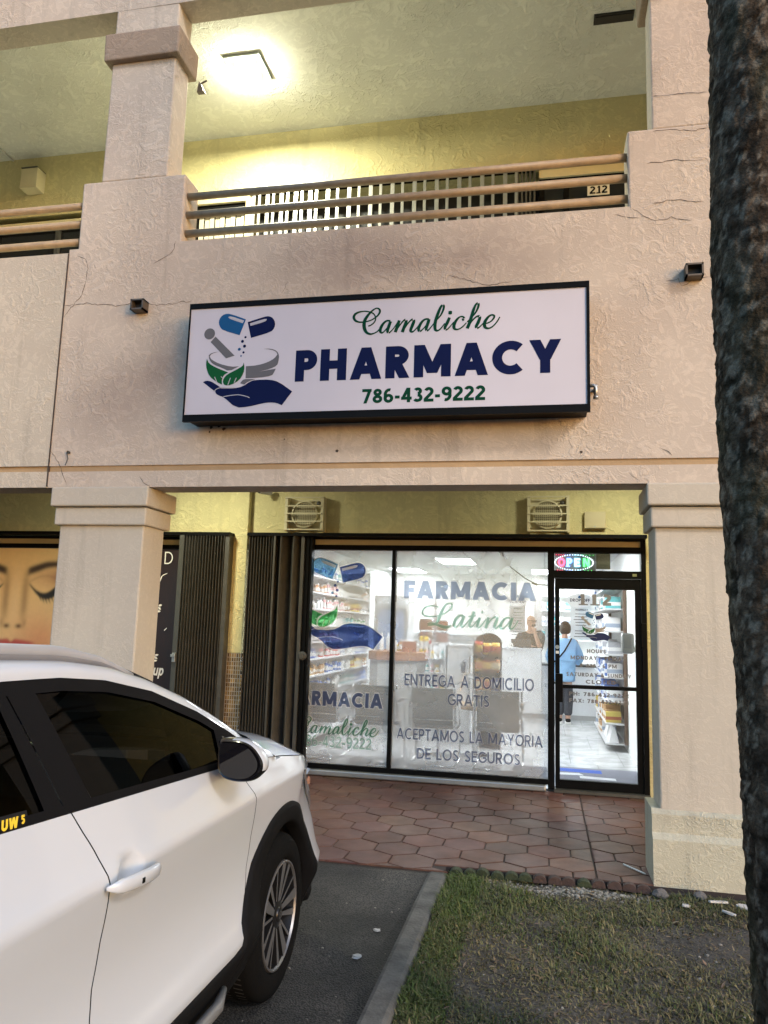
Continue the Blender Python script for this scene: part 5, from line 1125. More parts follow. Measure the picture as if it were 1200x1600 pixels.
CAR = {'white': box_mesh((.72, .72, .72), (.30, .36, .46)), 'blue': box_mesh((.07, .16, .45), (.70, .70, .72)), 'teal': box_mesh((.10, .40, .42), (.72, .72, .70)), 'amber': box_mesh((.50, .30, .14), (.72, .70, .64)), 'grey': box_mesh((.36, .37, .40), (.70, .70, .70)), 'pink': box_mesh((.62, .36, .38), (.72, .72, .70)), 'yellow': box_mesh((.64, .50, .12), (.40, .12, .06))}
def put(me, kind, loc, rz, sc, label, cat, group):
    o = bpy.data.objects.new(kind, me); COL.objects.link(o); o.location = loc; o.rotation_euler = (0, 0, rz); o.scale = sc
    return tag(o, label, cat, group)

ORD = ['top', 'second', 'third', 'fourth', 'fifth', 'sixth', 'seventh', 'lowest']
def left_shelving():
    t = thing('wall_shelving', 'long white wall shelving full of bottles along the left side of the pharmacy', 'shelving', (-3.15, 11.0, 0))
    MB().box(-3.299, 8.9, 0, -3.285, 13.28, 2.45).build('back_panel', M_LAM, t)
    MB().box(-3.285, 13.25, 0, -3.0, 13.28, 2.45).build('side_panel', M_LAM, t); MB().box(-3.285, 8.9, 0, -3.0, 8.93, 2.45).build('side_panel', M_LAM, t)
    zs = [2.20, 1.98, 1.76, 1.54, 1.32, 1.10, .88, .66]
    for z in zs: MB().box(-3.284, 8.931, z-.022, -2.985, 13.249, z).build('shelf', M_LAM, t)
    MB().box(-3.284, 8.931, .10, -2.90, 13.249, .13).box(-3.284, 8.931, .40, -2.96, 13.249, .42).build('shelf', M_LAM, t)
    cols = [['teal', 'blue', 'teal'], ['dark', 'amber', 'pink', 'white'], ['amber', 'yellow', 'white', 'pink'], ['green', 'white', 'teal'], ['pink', 'white', 'blue', 'dark'], ['blue', 'red', 'white', 'blue'], ['yellow', 'amber', 'blue', 'white'], ['blue', 'white', 'teal']]
    for si, z in enumerate(zs):
        y = 9.05
        while y < 13.2:
            run = cols[si][int((y*1.3+si*.7)) % len(cols[si])]; n = random.randint(2, 5); usebox = random.random() < .42 and run in CAR
            for q in range(n):
                if y > 13.2: break
                h = random.uniform(.7, 1.15) if usebox else random.uniform(.65, 1.2)
                sc = (random.uniform(.9, 1.2), random.uniform(.9, 1.25), h)
                lab = f'{run} {"carton" if usebox else "bottle"} on the {ORD[si]} shelf of the left wall shelving'
                put(CAR[run] if usebox else BOT[run], 'carton' if usebox else 'bottle', (-3.045+random.uniform(-.02, .015), y, z+.0005), random.uniform(-.15, .15)+(PI/2 if usebox else 0), sc, lab, 'carton' if usebox else 'bottle', f'{run} {"cartons" if usebox else "bottles"} on the {ORD[si]} left shelf')
                y += random.uniform(.085, .14)
            y += random.uniform(.03, .12)
left_shelving()
t = thing('wall_cabinet', 'beige wall panel end beside the pharmacy wall shelving', 'panel', (-3.1, 8.7, 0))
MB().cbox(-3.29, 8.40, 0, -3.05, 8.80, 2.46, .01).build('cabinet', mat('panel_beige', (.50, .47, .40), .5), t)
MB().box(-3.05, 8.42, .06, -3.045, 8.78, 2.40).build('door', mat('panel_beige', (.50, .47, .40), .5), t)

t = thing('drinks_fridge', 'tall white glass door fridge at the back left of the pharmacy', 'fridge', (-2.72, 14.2, 0))
MB().cbox(-3.05, 13.9, 0, -2.40, 14.5, 2.10, .01).build('case', M_LAM, t); MB().box(-3.01, 13.885, 1.92, -2.44, 13.899, 2.06).build('header', mat('fridge_header', (.72, .74, .77), .4), t)
d = MB().box(-3.01, 13.88, .10, -2.97, 13.899, 1.88).box(-2.48, 13.88, .10, -2.44, 13.899, 1.88).box(-2.97, 13.88, 1.84, -2.48, 13.899, 1.88).box(-2.97, 13.88, .10, -2.48, 13.899, .16).build('door', M_GLAM, t)
MB().box(-2.97, 13.889, .16, -2.48, 13.898, 1.84).build('glass', mat('fridge_inside', (.38, .45, .60), .1, var=.3, vscale=5), d); MB().tube([(-2.47, 13.87, .8), (-2.47, 13.87, 1.3)], .01, 8).build('handle', M_CHROME, d)

# wooden topped island with jars and bottles
t = thing('wooden_counter', 'curved wooden topped counter with grey base in the middle of the pharmacy', 'counter', (-2.1, 11.8, 0))
pl = [(-2.55, 12.4), (-2.55, 11.30), (-2.40, 11.16), (-1.80, 11.16), (-1.66, 11.28), (-1.66, 12.4)]
MB().prism(pl, 1.06, 1.185, 'XY').build('top', M_WOOD, t, bevel=.012)
MB().prism([(x*.96-.08, y*.985+.2) for x, y in pl], 0.006, 1.06, 'XY').build('base', M_GLAM, t)
def jar(x, y, z, r, h, col, label, lid=(.6, .6, .6)):
    t = thing('jar', label, 'jar', (x, y, z)); MB().lathe([(.0001, 0), (r, 0), (r, h*.85), (r*.85, h*.9)], (x, y, z), n=20).build('body', mat('jar_'+'_'.join(str(c) for c in col), col, .25, var=.35, vscale=60), t, smooth=True, angle=40)
    MB().lathe([(r*.9, h*.9), (r*.9, h), (.0001, h)], (x, y, z), n=20).build('lid', mat('lid_'+'_'.join(str(c) for c in lid), lid, .4), t, smooth=True, angle=40)
jar(-1.95, 11.35, 1.186, .105, .17, (.34, .13, .07), 'wide jar of brown sweets on the wooden counter')
for i, x in enumerate((-1.80, -1.725)):
    o = put(BOT['yellow'], 'bottle', (x, 11.55, 1.186), 0, (1.15, 1.15, 2.1), ('left', 'right')[i]+' one of the two yellow bottles on the wooden counter', 'bottle', 'yellow bottles on the wooden counter')
for i, (x, c, h) in enumerate(((-2.42, 'white', 1.9), (-2.33, 'white', 1.9), (-2.22, 'white', 1.1), (-2.12, 'amber', 1.3), (-2.08, 'blue', 1.0), (-1.88, 'white', 1.1), (-2.28, 'white', .8), (-1.70, 'red', 1.5), (-2.17, 'yellow', .9))):
    put(BOT[c], 'bottle', (x, 11.62+.05*(i % 3), 1.186), 0, (1.1, 1.1, h), f'{"tall " if h > 1.5 else ("small " if h < 1 else "")}{c} bottle on the wooden counter', 'bottle', f'{c} bottles on the wooden counter')
jar(-1.94, 12.9, 1.50, .115, .19, (.40, .20, .12), 'upper glass jar of brown sweets behind the script lettering'); jar(-1.94, 12.9, 1.30, .115, .19, (.42, .30, .22), 'lower pale jar under the brown sweets jar')
jar(-1.66, 12.9, 1.50, .09, .17, (.36, .17, .10), 'narrow jar of brown sweets right of the wide jars'); jar(-1.66, 12.9, 1.31, .10, .17, (.44, .26, .22), 'pale pink jar right of the lower wide jar')
t = thing('jar_stand', 'white pedestal stand under the glass sweet jars', 'stand', (-1.8, 12.9, 0)); MB().cbox(-2.10, 12.76, .006, -1.52, 13.05, 1.299, .01).build('body', M_LAM, t); MB().box(-1.83, 13.0, 1.30, -1.77, 13.03, 2.05).build('post', M_LAM, t)
# gondola
t = thing('gondola_shelf', 'white low gondola shelf with small bottles beside the wooden counter', 'shelving', (-1.45, 11.0, 0))
g = MB(); g.prism([(-1.63, .006), (-1.33, .006), (-1.33, 1.36), (-1.63, 1.26)], 11.28, 11.30, 'XZ'); g.box(-1.345, 10.75, .006, -1.33, 11.28, 1.34); g.build('body', M_LAM, t)
for z in (.35, .65, .93, 1.12): MB().box(-1.63, 10.80, z, -1.346, 11.279, z+.015).build('shelf', M_LAM, t)
for si, z in enumerate((.365, .665, .945, 1.135)):
    for q in range(4):
        c = ('yellow', 'white', 'teal', 'pink')[(si+q) % 4]; put(BOT[c], 'bottle', (-1.60+q*.07, 10.84, z+.0005), 0, (.9, .9, .8), f'{c} bottle on the {("lowest", "second", "third", "top")[si]} shelf of the white gondola', 'bottle', f'{c} bottles on the white gondola')
t = thing('display_box', 'tall white display box standing between the gondola and the snack rack', 'box', (-1.15, 10.9, 0)); MB().cbox(-1.31, 10.75, .006, -1.0, 11.1, 1.30, .008).build('body', M_LAM, t); MB().box(-1.315, 10.745, 1.301, -.95, 11.12, 1.33).build('lid', M_LAM, t); MB().box(-1.12, 10.742, .95, -1.06, 10.749, 1.10).build('label', M_GREYV, t)
# snack rack
t = thing('snack_rack', 'black arch topped snack rack with colourful bags beside the white display box', 'rack', (-.75, 10.6, 0))
arch = [(-.93+.18-.18*math.cos(a*PI/12), 1.36+.14*math.sin(a*PI/12)) for a in range(13)]
MB().prism([(-.93, .006)]+arch+[(-.57, .006)], 10.78, 10.80, 'XZ').box(-.93, 10.45, .006, -.91, 10.78, 1.36).box(-.59, 10.45, .006, -.57, 10.78, 1.0).build('body', mat('rack_black', (.05, .035, .03), .5), t)
for z in (.45, .72, .97, 1.19): MB().box(-.909, 10.46, z, -.591, 10.779, z+.012).build('shelf', MATS['rack_black'], t)
def bag_mesh(c1, c2):
    mb = MB(); bm = bmesh.new(); bmesh.ops.create_cube(bm, size=1); bmesh.ops.subdivide_edges(bm, edges=bm.edges[:], cuts=3, use_grid_fill=True)
    for v in bm.verts:
        f_ = (1-abs(v.co.z*2)**2.5); v.co = Vector((v.co.x*.11*(.92+.08*f_), v.co.y*.06*(.15+.85*f_), v.co.z*.17+.085))
    mb.addbm(bm); 
    for i, f_ in enumerate(mb.f):
        zc = sum(mb.v[k][2] for k in f_)/len(f_); mb.m[i] = 1 if .06 < zc < .12 else 0
    o = mb.build('snack_bag', [mat('bag_'+'_'.join(map(str, c1)), c1, .3), mat('bag_'+'_'.join(map(str, c2)), c2, .3)], smooth=True); me = o.data; bpy.data.objects.remove(o); return me
BAG = {'red': bag_mesh((.45, .05, .03), (.70, .45, .08)), 'yellow': bag_mesh((.66, .42, .08), (.50, .10, .05)), 'orange': bag_mesh((.55, .20, .05), (.72, .60, .40)), 'blue': bag_mesh((.05, .12, .40), (.60, .60, .62))}
for si, z in enumerate((.732, .982, 1.202)):
    for q in range(3):
        for dpt in range(2):
            c = (['orange', 'yellow', 'blue'], ['yellow', 'red', 'orange'], ['red', 'yellow', 'yellow'])[si][q]
            put(BAG[c], 'snack_bag', (-.865+q*.113, 10.50+dpt*.1, z), random.uniform(-.2, .2), (1, 1, random.uniform(.95, 1.1)), f'{c} snack bag on the {("lower", "middle", "upper")[si]} shelf of the black rack', 'snack bag', f'{c} snack bags on the black rack')

# service counter with hanging signs
t = thing('service_counter', 'long white service counter at the back of the pharmacy', 'counter', (0, 14.4, 0))
MB().cbox(-.93, 14.30, .09, -.06, 14.9, 1.20, .006).build('high_front', M_LAM, t); MB().box(-.95, 14.28, 1.201, -.05, 14.9, 1.225).build('high_top', M_LAM, t)
MB().box(-.059, 14.35, .09, 1.05, 14.9, .93).build('low_front', M_LAM, t); MB().box(-.049, 14.32, .931, 1.06, 14.9, .965).build('low_top', mat('counter_dark', (.05, .05, .05), .3), t); MB().box(-.93, 14.36, .006, 1.05, 14.8, .089).build('plinth', M_GLAM, t)
MB().box(-1.52, 14.4, .006, -.94, 14.8, 1.08).build('side_block', M_GLAM, t)
t = thing('partition', 'grey white partition behind the pharmacy counter', 'partition', (-.9, 15.4, 0)); MB().box(-1.10, 15.3, .006, -.93, 15.36, 2.2).box(-.20, 15.3, .006, -.05, 15.36, 2.3).build('posts', M_LAM, t); MB().box(-3.0, 15.4, .006, -1.11, 15.44, 1.42).build('panel', M_GLAM, t)
def board(x0, x1, z0, z1, y, title, label, col):
    t = thing('notice_board', label, 'notice', ((x0+x1)/2, y, z0)); MB().box(x0, y, z0, x1, y+.012, z1).build('sheet', mat('notice_'+'_'.join(map(str, col)), col, .5), t)
    o = MB(); letters(o, title, x0+.12*(x1-x0)+.05, x1-.06, z1-.115, .035, y-.002, t=.2); o.build('title', M_NAVY, t, fix=False)
    o = MB()
    for k in range(9):
        z = z1-.18-k*.052; wv = random.uniform(.45, .75)*(x1-x0)
        if k == 5: continue
        o.box((x0+x1)/2-wv/2, y-.003, z, (x0+x1)/2+wv/2, y-.001, z+.012)
    o.build('text_lines', M_GREYV, t)
board(-.66, -.36, 1.50, 2.05, 15.0, 'PHARMACY', 'grey pharmacy price notice behind the man at the counter', (.44, .46, .46))
board(.47, .85, 1.40, 2.05, 14.95, 'PHARMACY', 'pale pharmacy notice hanging under the oval drop off sign', (.62, .66, .68))
def oval(cx, cz, a, b, y, s, label, tz):
    t = thing('oval_sign', label, 'sign', (cx, y, cz)); o = MB(); el = [(cx+a*math.cos(k*PI/20), cz+b*math.sin(k*PI/20)) for k in range(40)]; o.prism(el, y, y+.012); o.build('plate', mat('oval_white', (.76, .77, .78), .4), t)
    o = MB(); letters(o, s, cx-a*.72, cx+a*.72, cz-tz, .055, y-.002, t=.2); o.build('lettering', M_NAVY, t, fix=False)
    o = MB().prism([(cx-.04, cz+b*.35), (cx+.05, cz+b*.35), (cx+.03, cz+b*.75), (cx-.02, cz+b*.7)], y-.002, y-.001); o.build('logo', M_SKYB, t)
    MB().tube([(cx, y+.006, cz+b), (cx, y+.006, 2.69)], .003, 5).build('wire', M_GREYV, t)
oval(-.50, 2.09, .225, .115, 14.35, 'PICK-UP', 'white oval pick-up sign hanging above the man', .06)
oval(.62, 2.10, .24, .125, 14.30, 'DROP OFF', 'white oval drop off sign hanging behind the door glass', .02)
t = thing('monitor', 'dark computer monitor on the high counter in front of the man', 'monitor', (-.42, 14.5, 1.23)); MB().cbox(-.60, 14.47, 1.235, -.24, 14.50, 1.385, .006).build('screen', mat('monitor_dark', (.07, .065, .065), .4), t); MB().box(-.45, 14.501, 1.226, -.39, 14.53, 1.33).build('stand', M_BLACK, t)
o = MB().lathe([(.018, -.03), (.045, -.03), (.045, .03), (.018, .03), (.018, -.03)], (-.60, 14.40, 1.27), 'Y', 18).build('tape_roll', M_WHITEP, smooth=True, angle=40); tag(o, 'white paper roll at the left end of the high counter', 'roll')
# framed posters etc. on the far wall
t = thing('wall_shelf', 'pale shelf of white medicine boxes on the far wall behind the woman', 'shelving', (.2, 16.5, 1.5))
for z in (1.35, 1.65, 1.95, 2.25): MB().box(-.1, 16.5, z, 1.0, 16.69, z+.02).build('shelf', M_LAM, t)
for si, z in enumerate((1.37, 1.67, 1.97)):
    for q in range(8): put(CAR['white' if (q+si) % 3 else 'teal'], 'carton', (-.03+q*.125, 16.56, z+.001), .1*math.sin(q), (1.3, 1, 1.4), f'{"white" if (q+si) % 3 else "teal"} carton on the far wall shelf behind the woman', 'carton', f'{"white" if (q+si) % 3 else "teal"} cartons on the far wall shelf')

# right shelving with medical supplies
def right_shelving():
    t = thing('wall_shelving', 'white shelving with medical supplies on the right wall behind the door', 'shelving', (.95, 12, 0))
    MB().cbox(1.03, 10.86, .10, 1.075, 10.93, 2.25, .004).build('upright', mat('upright_brown', (.10, .06, .04), .5), t); MB().box(1.03, 13.3, .10, 1.075, 13.36, 2.25).build('upright', MATS['upright_brown'], t)
    zs = [.115, .37, .66, .97, 1.27, 1.58, 1.88, 2.15]
    for z in zs: MB().box(.79, 10.88, z-.02, 1.045, 13.34, z).build('shelf', mat('shelf_grey', (.52, .52, .53), .4), t)
    nm = ['lowest', 'second', 'third', 'fourth', 'fifth', 'sixth', 'seventh', 'top']
    for si, z in enumerate(zs):
        y = 10.96
        while y < 13.25:
            if si == 0 and y < 11.9:
                c = 'white'; lab = 'white paper bag on the lowest shelf of the right wall'
                put(BAGW, 'supply_bag', (.90, y+.05, z+.001), PI/2+random.uniform(-.1, .1), (1, 1, 1), lab, 'bag', 'white bags on the lowest right shelf'); y += .19; continue
            c = random.choice([['white', 'amber'], ['amber', 'white', 'yellow'], ['white', 'blue'], ['grey', 'white', 'blue'], ['white', 'white', 'grey'], ['white', 'grey'], ['grey', 'white', 'teal'], ['blue', 'white']][si])
            w_ = random.uniform(1.1, 2.0); h_ = random.uniform(1.0, 1.75)
            put(CAR[c], 'carton', (.92+random.uniform(-.02, .02), y+.05*w_, z+.001), PI/2+random.uniform(-.06, .06), (w_*1.05, 3.9, h_), f'{c} carton on the {nm[si]} shelf of the right wall', 'carton', f'{c} cartons on the {nm[si]} right shelf'); y += .085*w_+random.uniform(.005, .03)
def bagw():
    mb = MB(); bm = bmesh.new(); bmesh.ops.create_cube(bm, size=1); bmesh.ops.subdivide_edges(bm, edges=bm.edges[:], cuts=3, use_grid_fill=True)
    for v in bm.verts:
        k = (v.co.z+.5); v.co = Vector((v.co.x*.15*(1-.25*k), v.co.y*.13*(1-.8*k), k*.20))
    mb.addbm(bm); mb.mat(1).box(-.03, -.064, .04, .03, -.060, .08); o = mb.build('supply_bag', [mat('bag_white', (.74, .74, .74), .6), mat('bag_mark', (.15, .2, .35), .5)]); me = o.data; bpy.data.objects.remove(o); return me
BAGW = bagw()
right_shelving()
t = thing('sanitizer_dispenser', 'white hand sanitizer dispenser on a stand inside the door', 'dispenser', (.86, 8.6, 1.3)); MB().cbox(.80, 8.62, 1.34, .93, 8.76, 1.56, .03).build('case', M_WHITEP, t, smooth=True, angle=50); MB().cbox(.815, 8.605, 1.40, .90, 8.625, 1.545, .01).build('front', mat('dispenser_grey', (.56, .57, .60), .4), t); MB().box(.9301, 8.66, 1.36, 1.079, 8.72, 1.42).build('wall_arm', M_WHITEP, t)
# floor mats
def floor_mat(x0, x1, y0, y1, label, marks):
    t = thing('floor_mat', label, 'mat', ((x0+x1)/2, (y0+y1)/2, 0)); MB().cbox(x0, y0, .0065, x1, y1, .016, .003).build('mat', mat('mat_grey', (.17, .18, .22), .9, bump=.3, bscale=200), t)
    if marks:
        o = MB(); o.face([(x, y, .0175) for x, y in ((x0+.0, y0+.15), (x0+.55, y0+.12), (x0+.78, y0+.22), (x0+.55, y0+.36), (x0+.0, y0+.34))]); o.face([(x, y, .0172) for x, y in ((x0+.0, y0+.85), (x0+.5, y0+.82), (x0+.5, y0+1.02), (x0+.0, y0+1.05))]); o.build('blue_emblem', mat('mat_blue', (.03, .09, .42), .9), t)
        o = MB().face([(x, y, .0185) for x, y in ((x0+.25, y0+.48), (x0+.62, y0+.45), (x0+.62, y0+.58), (x0+.25, y0+.62))]).face([(x, y, .0185) for x, y in ((x0+.0, y0+.62), (x0+.3, y0+.66), (x0+.25, y0+.78), (x0+.0, y0+.75))]); o.build('white_emblem', mat('mat_white', (.62, .64, .66), .9), t)
floor_mat(.12, 1.02, 8.30, 9.45, 'blue grey entrance mat with printed emblem just inside the door', True)
floor_mat(-.35, .02, 8.30, 9.35, 'plain grey floor mat behind the right end of the shop window', False)

# visitor chairs facing into the shop, seen from the back
M_MESH = mat('chair_mesh', (.30, .29, .265), .7, var=.08, bump=.2, bscale=300)
M_PAD = mat('arm_pad', (.10, .10, .10), .5)
def chair_parts(t, x, y):
    MB().prism([(y+.02, .46), (y+.045, .46), (y-.045, .875), (y-.07, .875)], x-.235, x+.235, 'YZ').build('backrest', M_MESH, t, bevel=.008)
    MB().cbox(x-.235, y+.0, .42, x+.235, y+.50, .46, .015).build('seat', M_MESH, t)
    f = MB()
    for s in (-1, 1):
        xx = x+s*.262
        f.tube([(xx, y-.07, .885), (xx, y-.02, .66), (xx, y+.03, .44), (xx, y+.10, .42), (xx, y+.48, .42), (xx, y+.53, .38), (xx, y+.53, .05), (xx, y+.50, .018), (xx, y-.06, .018)], .0125, 10)
        f.tube([(xx, y-.03, .66), (xx, y+.05, .685), (xx, y+.38, .685), (xx, y+.46, .65), (xx, y+.49, .43)], .011, 8)
    f.tube([(x-.262, y-.06, .018), (x+.262, y-.06, .018)], .0125, 8); f.tube([(x-.262, y-.02, .52), (x+.262, y-.02, .52)], .008, 6)
    f.build('frame', M_CHROME, t, smooth=True)
    for s in (-1, 1): MB().cbox(x+s*.262-.024, y+.02, .695, x+s*.262+.024, y+.36, .720, .008).build('armrest', M_PAD, t)
for x, lab in ((-2.62, 'grey mesh chair half hidden behind the folded shutter'), (-1.92, 'grey mesh chair left of the window mullion'), (-1.25, 'grey mesh chair just right of the window mullion'), (-.51, 'grey mesh chair with chrome frame nearest the door')):
    t = thing('visitor_chair', lab, 'chair', (x, 8.95, 0), 'grey visitor chairs behind the shop window'); chair_parts(t, x, 8.95)
def stool(x, y, label):
    t = thing('round_stool', label, 'stool', (x, y, 0), 'round stools in the pharmacy'); MB().lathe([(.0001, .56), (.18, .56), (.20, .58), (.20, .62), (.18, .64), (.0001, .645)], (x, y, 0), n=28).build('seat', mat('stool_brown', (.30, .21, .13), .5), t, smooth=True, angle=50)
    MB().lathe([(.025, .02), (.025, .56)], (x, y, 0), n=10).lathe([(.0001, .03), (.19, .006), (.19, .012), (.03, .04)], (x, y, 0), n=24).build('pedestal', M_CHROME, t, smooth=True, angle=50)
stool(-1.28, 9.75, 'brown round stool behind the right window chair'); stool(-.85, 9.9, 'brown round stool in front of the snack rack')
# ------------------------------------------------------------------ parked white SUV (lengthwise along +Y)
def car():
    OX, OY, OZ = -2.075, 3.56, -0.10
    T = thing('parked_car', 'white compact SUV parked nose in at the kerb in front of the salon', 'car', (OX, OY, OZ))
    M_PAINT = mat('white_car_paint', (.52, .55, .58), .28, var=.01, coat=1.0); M_PAINT.node_tree.nodes['Principled BSDF'].inputs['Coat Roughness'].default_value = .05
    M_TRIM = mat('black_trim', (.0055, .0055, .006), .7, var=.15, bump=.04, bscale=300, spec=.1)
    M_PIANO = mat('black_gloss', (.005, .005, .006), .2)
    M_LINER = mat('car_liner', (.018, .018, .019), .8)
    M_TINT = glass('tinted_glass', (.035, .035, .035), refl=.28)
    M_WSG = glass('windscreen_glass', (.60, .63, .60), refl=1.0)
    M_TYRE = mat('tyre_rubber', (.0045, .0045, .0045), .9, var=.2, bump=.15, bscale=90, spec=.08)
    M_ALLOY = mat('machined_alloy', (.20, .20, .205), .4, metal=.7, var=.05)
    M_RIMD = mat('rim_dark', (.018, .018, .019), .35, metal=.5)
    YF, YR, RZ = .03, -2.64, .345
    # plan outline: tail centre -> right side -> nose centre (y, x)
    pl = [(-3.56, 0), (-3.56, .35), (-3.53, .62), (-3.42, .78), (-3.15, .872), (-2.7, .910), (-2.2, .922), (-1.5, .925), (-.8, .925), (-.2, .924), (.2, .920), (.5, .905), (.68, .872), (.80, .815), (.90, .725), (.975, .59), (1.02, .36), (1.035, 0)]
    PL = smooth_line(pl, 10); S = [0]
    for a, b in zip(PL[:-1], PL[1:]): S.append(S[-1]+math.hypot(b[0]-a[0], b[1]-a[1]))
    S = np.array(S); PA = np.array(PL); SE = S[-1]
    def pos(s):
        y = np.interp(s, S, PA[:, 0]); x = np.interp(s, S, PA[:, 1]); e = .01
        ty = np.interp(s+e, S, PA[:, 0])-np.interp(s-e, S, PA[:, 0]); tx = np.interp(s+e, S, PA[:, 1])-np.interp(s-e, S, PA[:, 1]); l = math.hypot(tx, ty) or 1
        return y, x, -tx/l, ty/l      # position, outward normal (ny, nx)
    mid = (PA[:, 1] > .84) | ((PA[:, 0] > -3.4) & (PA[:, 0] < .9))
    i0 = np.argmax(PA[:, 0] > -3.45); i1 = len(PA)-1
    def s_of(y): return float(np.interp(y, PA[i0:, 0], S[i0:]))
    ZS = [.20, .28, .36, .42, .455, .50, .58, .68, .80, .90, .955, .975, 1.02, 1.07, 1.10, 1.17, 1.25]
    DX = [-.075, -.055, -.014, .012, .012, -.010, -.028, -.036, -.026, -.009, 0, -.004, -.026, -.046, -.058, -.082, -.115]
    def dx(z): return float(np.interp(z, ZS, DX))
    def belt(y): return float(np.interp(y, [-3.6, -3.2, -2.6, -2.0, -.9, -.45, -.12, .3, .43, .52, .62, .72, .85, 1.1], [1.20, 1.21, 1.195, 1.168, 1.118, 1.097, 1.065, 1.008, .985, .945, .875, .83, .79, .745]))
    def zlow(y, x):
        z = .30 if -2.9 < y < .4 else .24
        for yc in (YF, YR):
            d = abs(y-yc)
            if d < .455 and x > .6: z = max(z, RZ+math.sqrt(.455**2-d*d))
        return z
    HND = (-1.575+.145, -2.46+.145)
    def surf(s, z, off=0):
        y, x, ny, nx = pos(s); k = dx(z)+off
        for hy in HND:
            q = ((y-hy)/.068)**2+((z-.952+.0105-.008)/.050)**2
            if q < 1 and off <= 0: k -= .026*(1-q)**.8
        if y > .22 and z > .58: k -= .085*min(1, (z-.58)/.34)**1.3*min(1, (y-.22)/.33)
        if y > .55:      # the nose leans back towards the bonnet
            k -= .06*max(0, (z-.62))*min(1, (y-.55)/.3)
        return y+ny*k, x+nx*k
    LV = [.24, .30, .36, .42, .455, .50, .54, .58, .63, .68, .74, .80, .85, .88, .89, .90, .91, .92, .93, .94, .955, .965, .975, .985, 1.0, 1.02, 1.045, 1.07, 1.095]
    def side_panel(name, cutL, cutR, mm, off=0, n=26, parent=T, lvl=LV, sides=(1, -1), ztop=None, s_range=None):
        obs = []
        for sd in sides:
            vs = []; nz_ = len(lvl)+1
            for i in range(n+1):
                u = i/n
                for j in range(nz_):
                    # height first at mid column, then refined with the local floor and belt
                    z = lvl[j] if j < len(lvl) else 1.14
                    if s_range: s = s_range[0]+(s_range[1]-s_range[0])*u
                    else: s = s_of(cutL(min(z, 1.2)))*(1-u)+s_of(cutR(min(z, 1.2)))*u if cutR else s_of(cutL(min(z, 1.2)))*(1-u)+SE*u
                    y, x, _, _ = pos(s); zt = (ztop or belt)(y)
                    zz = max(zlow(y, x), min(z, zt))
                    if j == nz_-1: zz = zt
                    yy, xx = surf(s, zz, off); vs.append((OX+sd*xx, OY+yy, OZ+zz))
            fs = [(i*nz_+j, (i+1)*nz_+j, (i+1)*nz_+j+1, i*nz_+j+1) for i in range(n) for j in range(nz_-1)]
            bm = bmesh.new(); bv = [bm.verts.new(v) for v in vs]
            for f in fs: bm.faces.new([bv[k] for k in f])
            bmesh.ops.remove_doubles(bm, verts=bm.verts, dist=5e-4); bmesh.ops.dissolve_degenerate(bm, edges=bm.edges, dist=1e-4)
            mb = MB(); mb.addbm(bm); obs.append(mb.build(name, mm, parent, smooth=True))
        return obs
    def smooth_fn(zs, ys):
        p = smooth_line(list(zip(zs, ys)), 6); a, b = [q[0] for q in p], [q[1] for q in p]
        return lambda z: float(np.interp(z, a, b))
    cf = smooth_fn([.24, .39, .535, .74, .92, 1.03, 1.2], [-.60, -.52, -.46, -.42, -.432, -.50, -.62])
    cm = smooth_fn([.24, .45, .606, .756, .87, .95, 1.03, 1.08, 1.13, 1.25], [-1.57, -1.555, -1.540, -1.526, -1.526, -1.540, -1.567, -1.592, -1.625, -1.72])
    cr = lambda z: float(np.interp(z, [.24, .40, .60, .80, .95, 1.2], [-2.10, -2.12, -2.22, -2.42, -2.52, -2.60]))
    G = .0028
    fend = side_panel('fender', lambda z: cf(z)+G, None, M_PAINT, n=46)
    dF = side_panel('front_door', lambda z: cm(z)+G, lambda z: cf(z)-G, M_PAINT, n=72)
    dR = side_panel('rear_door', lambda z: cr(z)+G, lambda z: cm(z)-G, M_PAINT, n=50)
    s_t = 0.0
    side_panel('quarter_panel', None, None, M_PAINT, n=44, s_range=(0.0, s_of(-2.52)))
    # small fill between quarter panel and the slanted rear cut
    side_panel('quarter_panel', lambda z: -2.521, lambda z: cr(z)-G, M_PAINT, n=8)
    # dark liner behind the panel gaps
    liner = side_panel('inner_liner', lambda z: -3.35, lambda z: .62, M_LINER, off=-.022, n=60, ztop=lambda y: belt(y)-.012)
    # ---- greenhouse
    def roofz(y): return float(np.interp(y, [-3.50, -3.40, -3.2, -2.9, -2.5, -2.1, -1.75, -1.45, -1.22, -1.02, -.82, -.60, -.35, -.20, -.10], [1.20, 1.27, 1.39, 1.485, 1.53, 1.549, 1.549, 1.536, 1.510, 1.463, 1.403, 1.32, 1.215, 1.145, 1.10]))
    def roofx(y): return float(np.interp(y, [-3.5, -3.2, -2.6, -1.8, -1.2, -.7, -.35, -.1], [.62, .585, .60, .625, .635, .66, .70, .745]))
    def beltx(y): s = s_of(y); z = belt(y); return surf(s, z)[1]-.012
    def gz_(y): return float(np.interp(y, [-3.25, -3.12, -2.9, -2.4, -1.80, -1.55, -1.33, -1.06, -.76, -.53, -.41, -.33], [1.20, 1.30, 1.40, 1.475, 1.497, 1.493, 1.473, 1.42, 1.323, 1.225, 1.168, 1.112]))
    def glass_pt(y, v):   # v 0 belt .. 1 top of the side glass
        zb, zt = belt(y), max(belt(y), gz_(y)); z = zb+(zt-zb)*v; xb = beltx(y)
        return xb-(z-zb)*.30-.02*((z-zb)/.4)**2, z
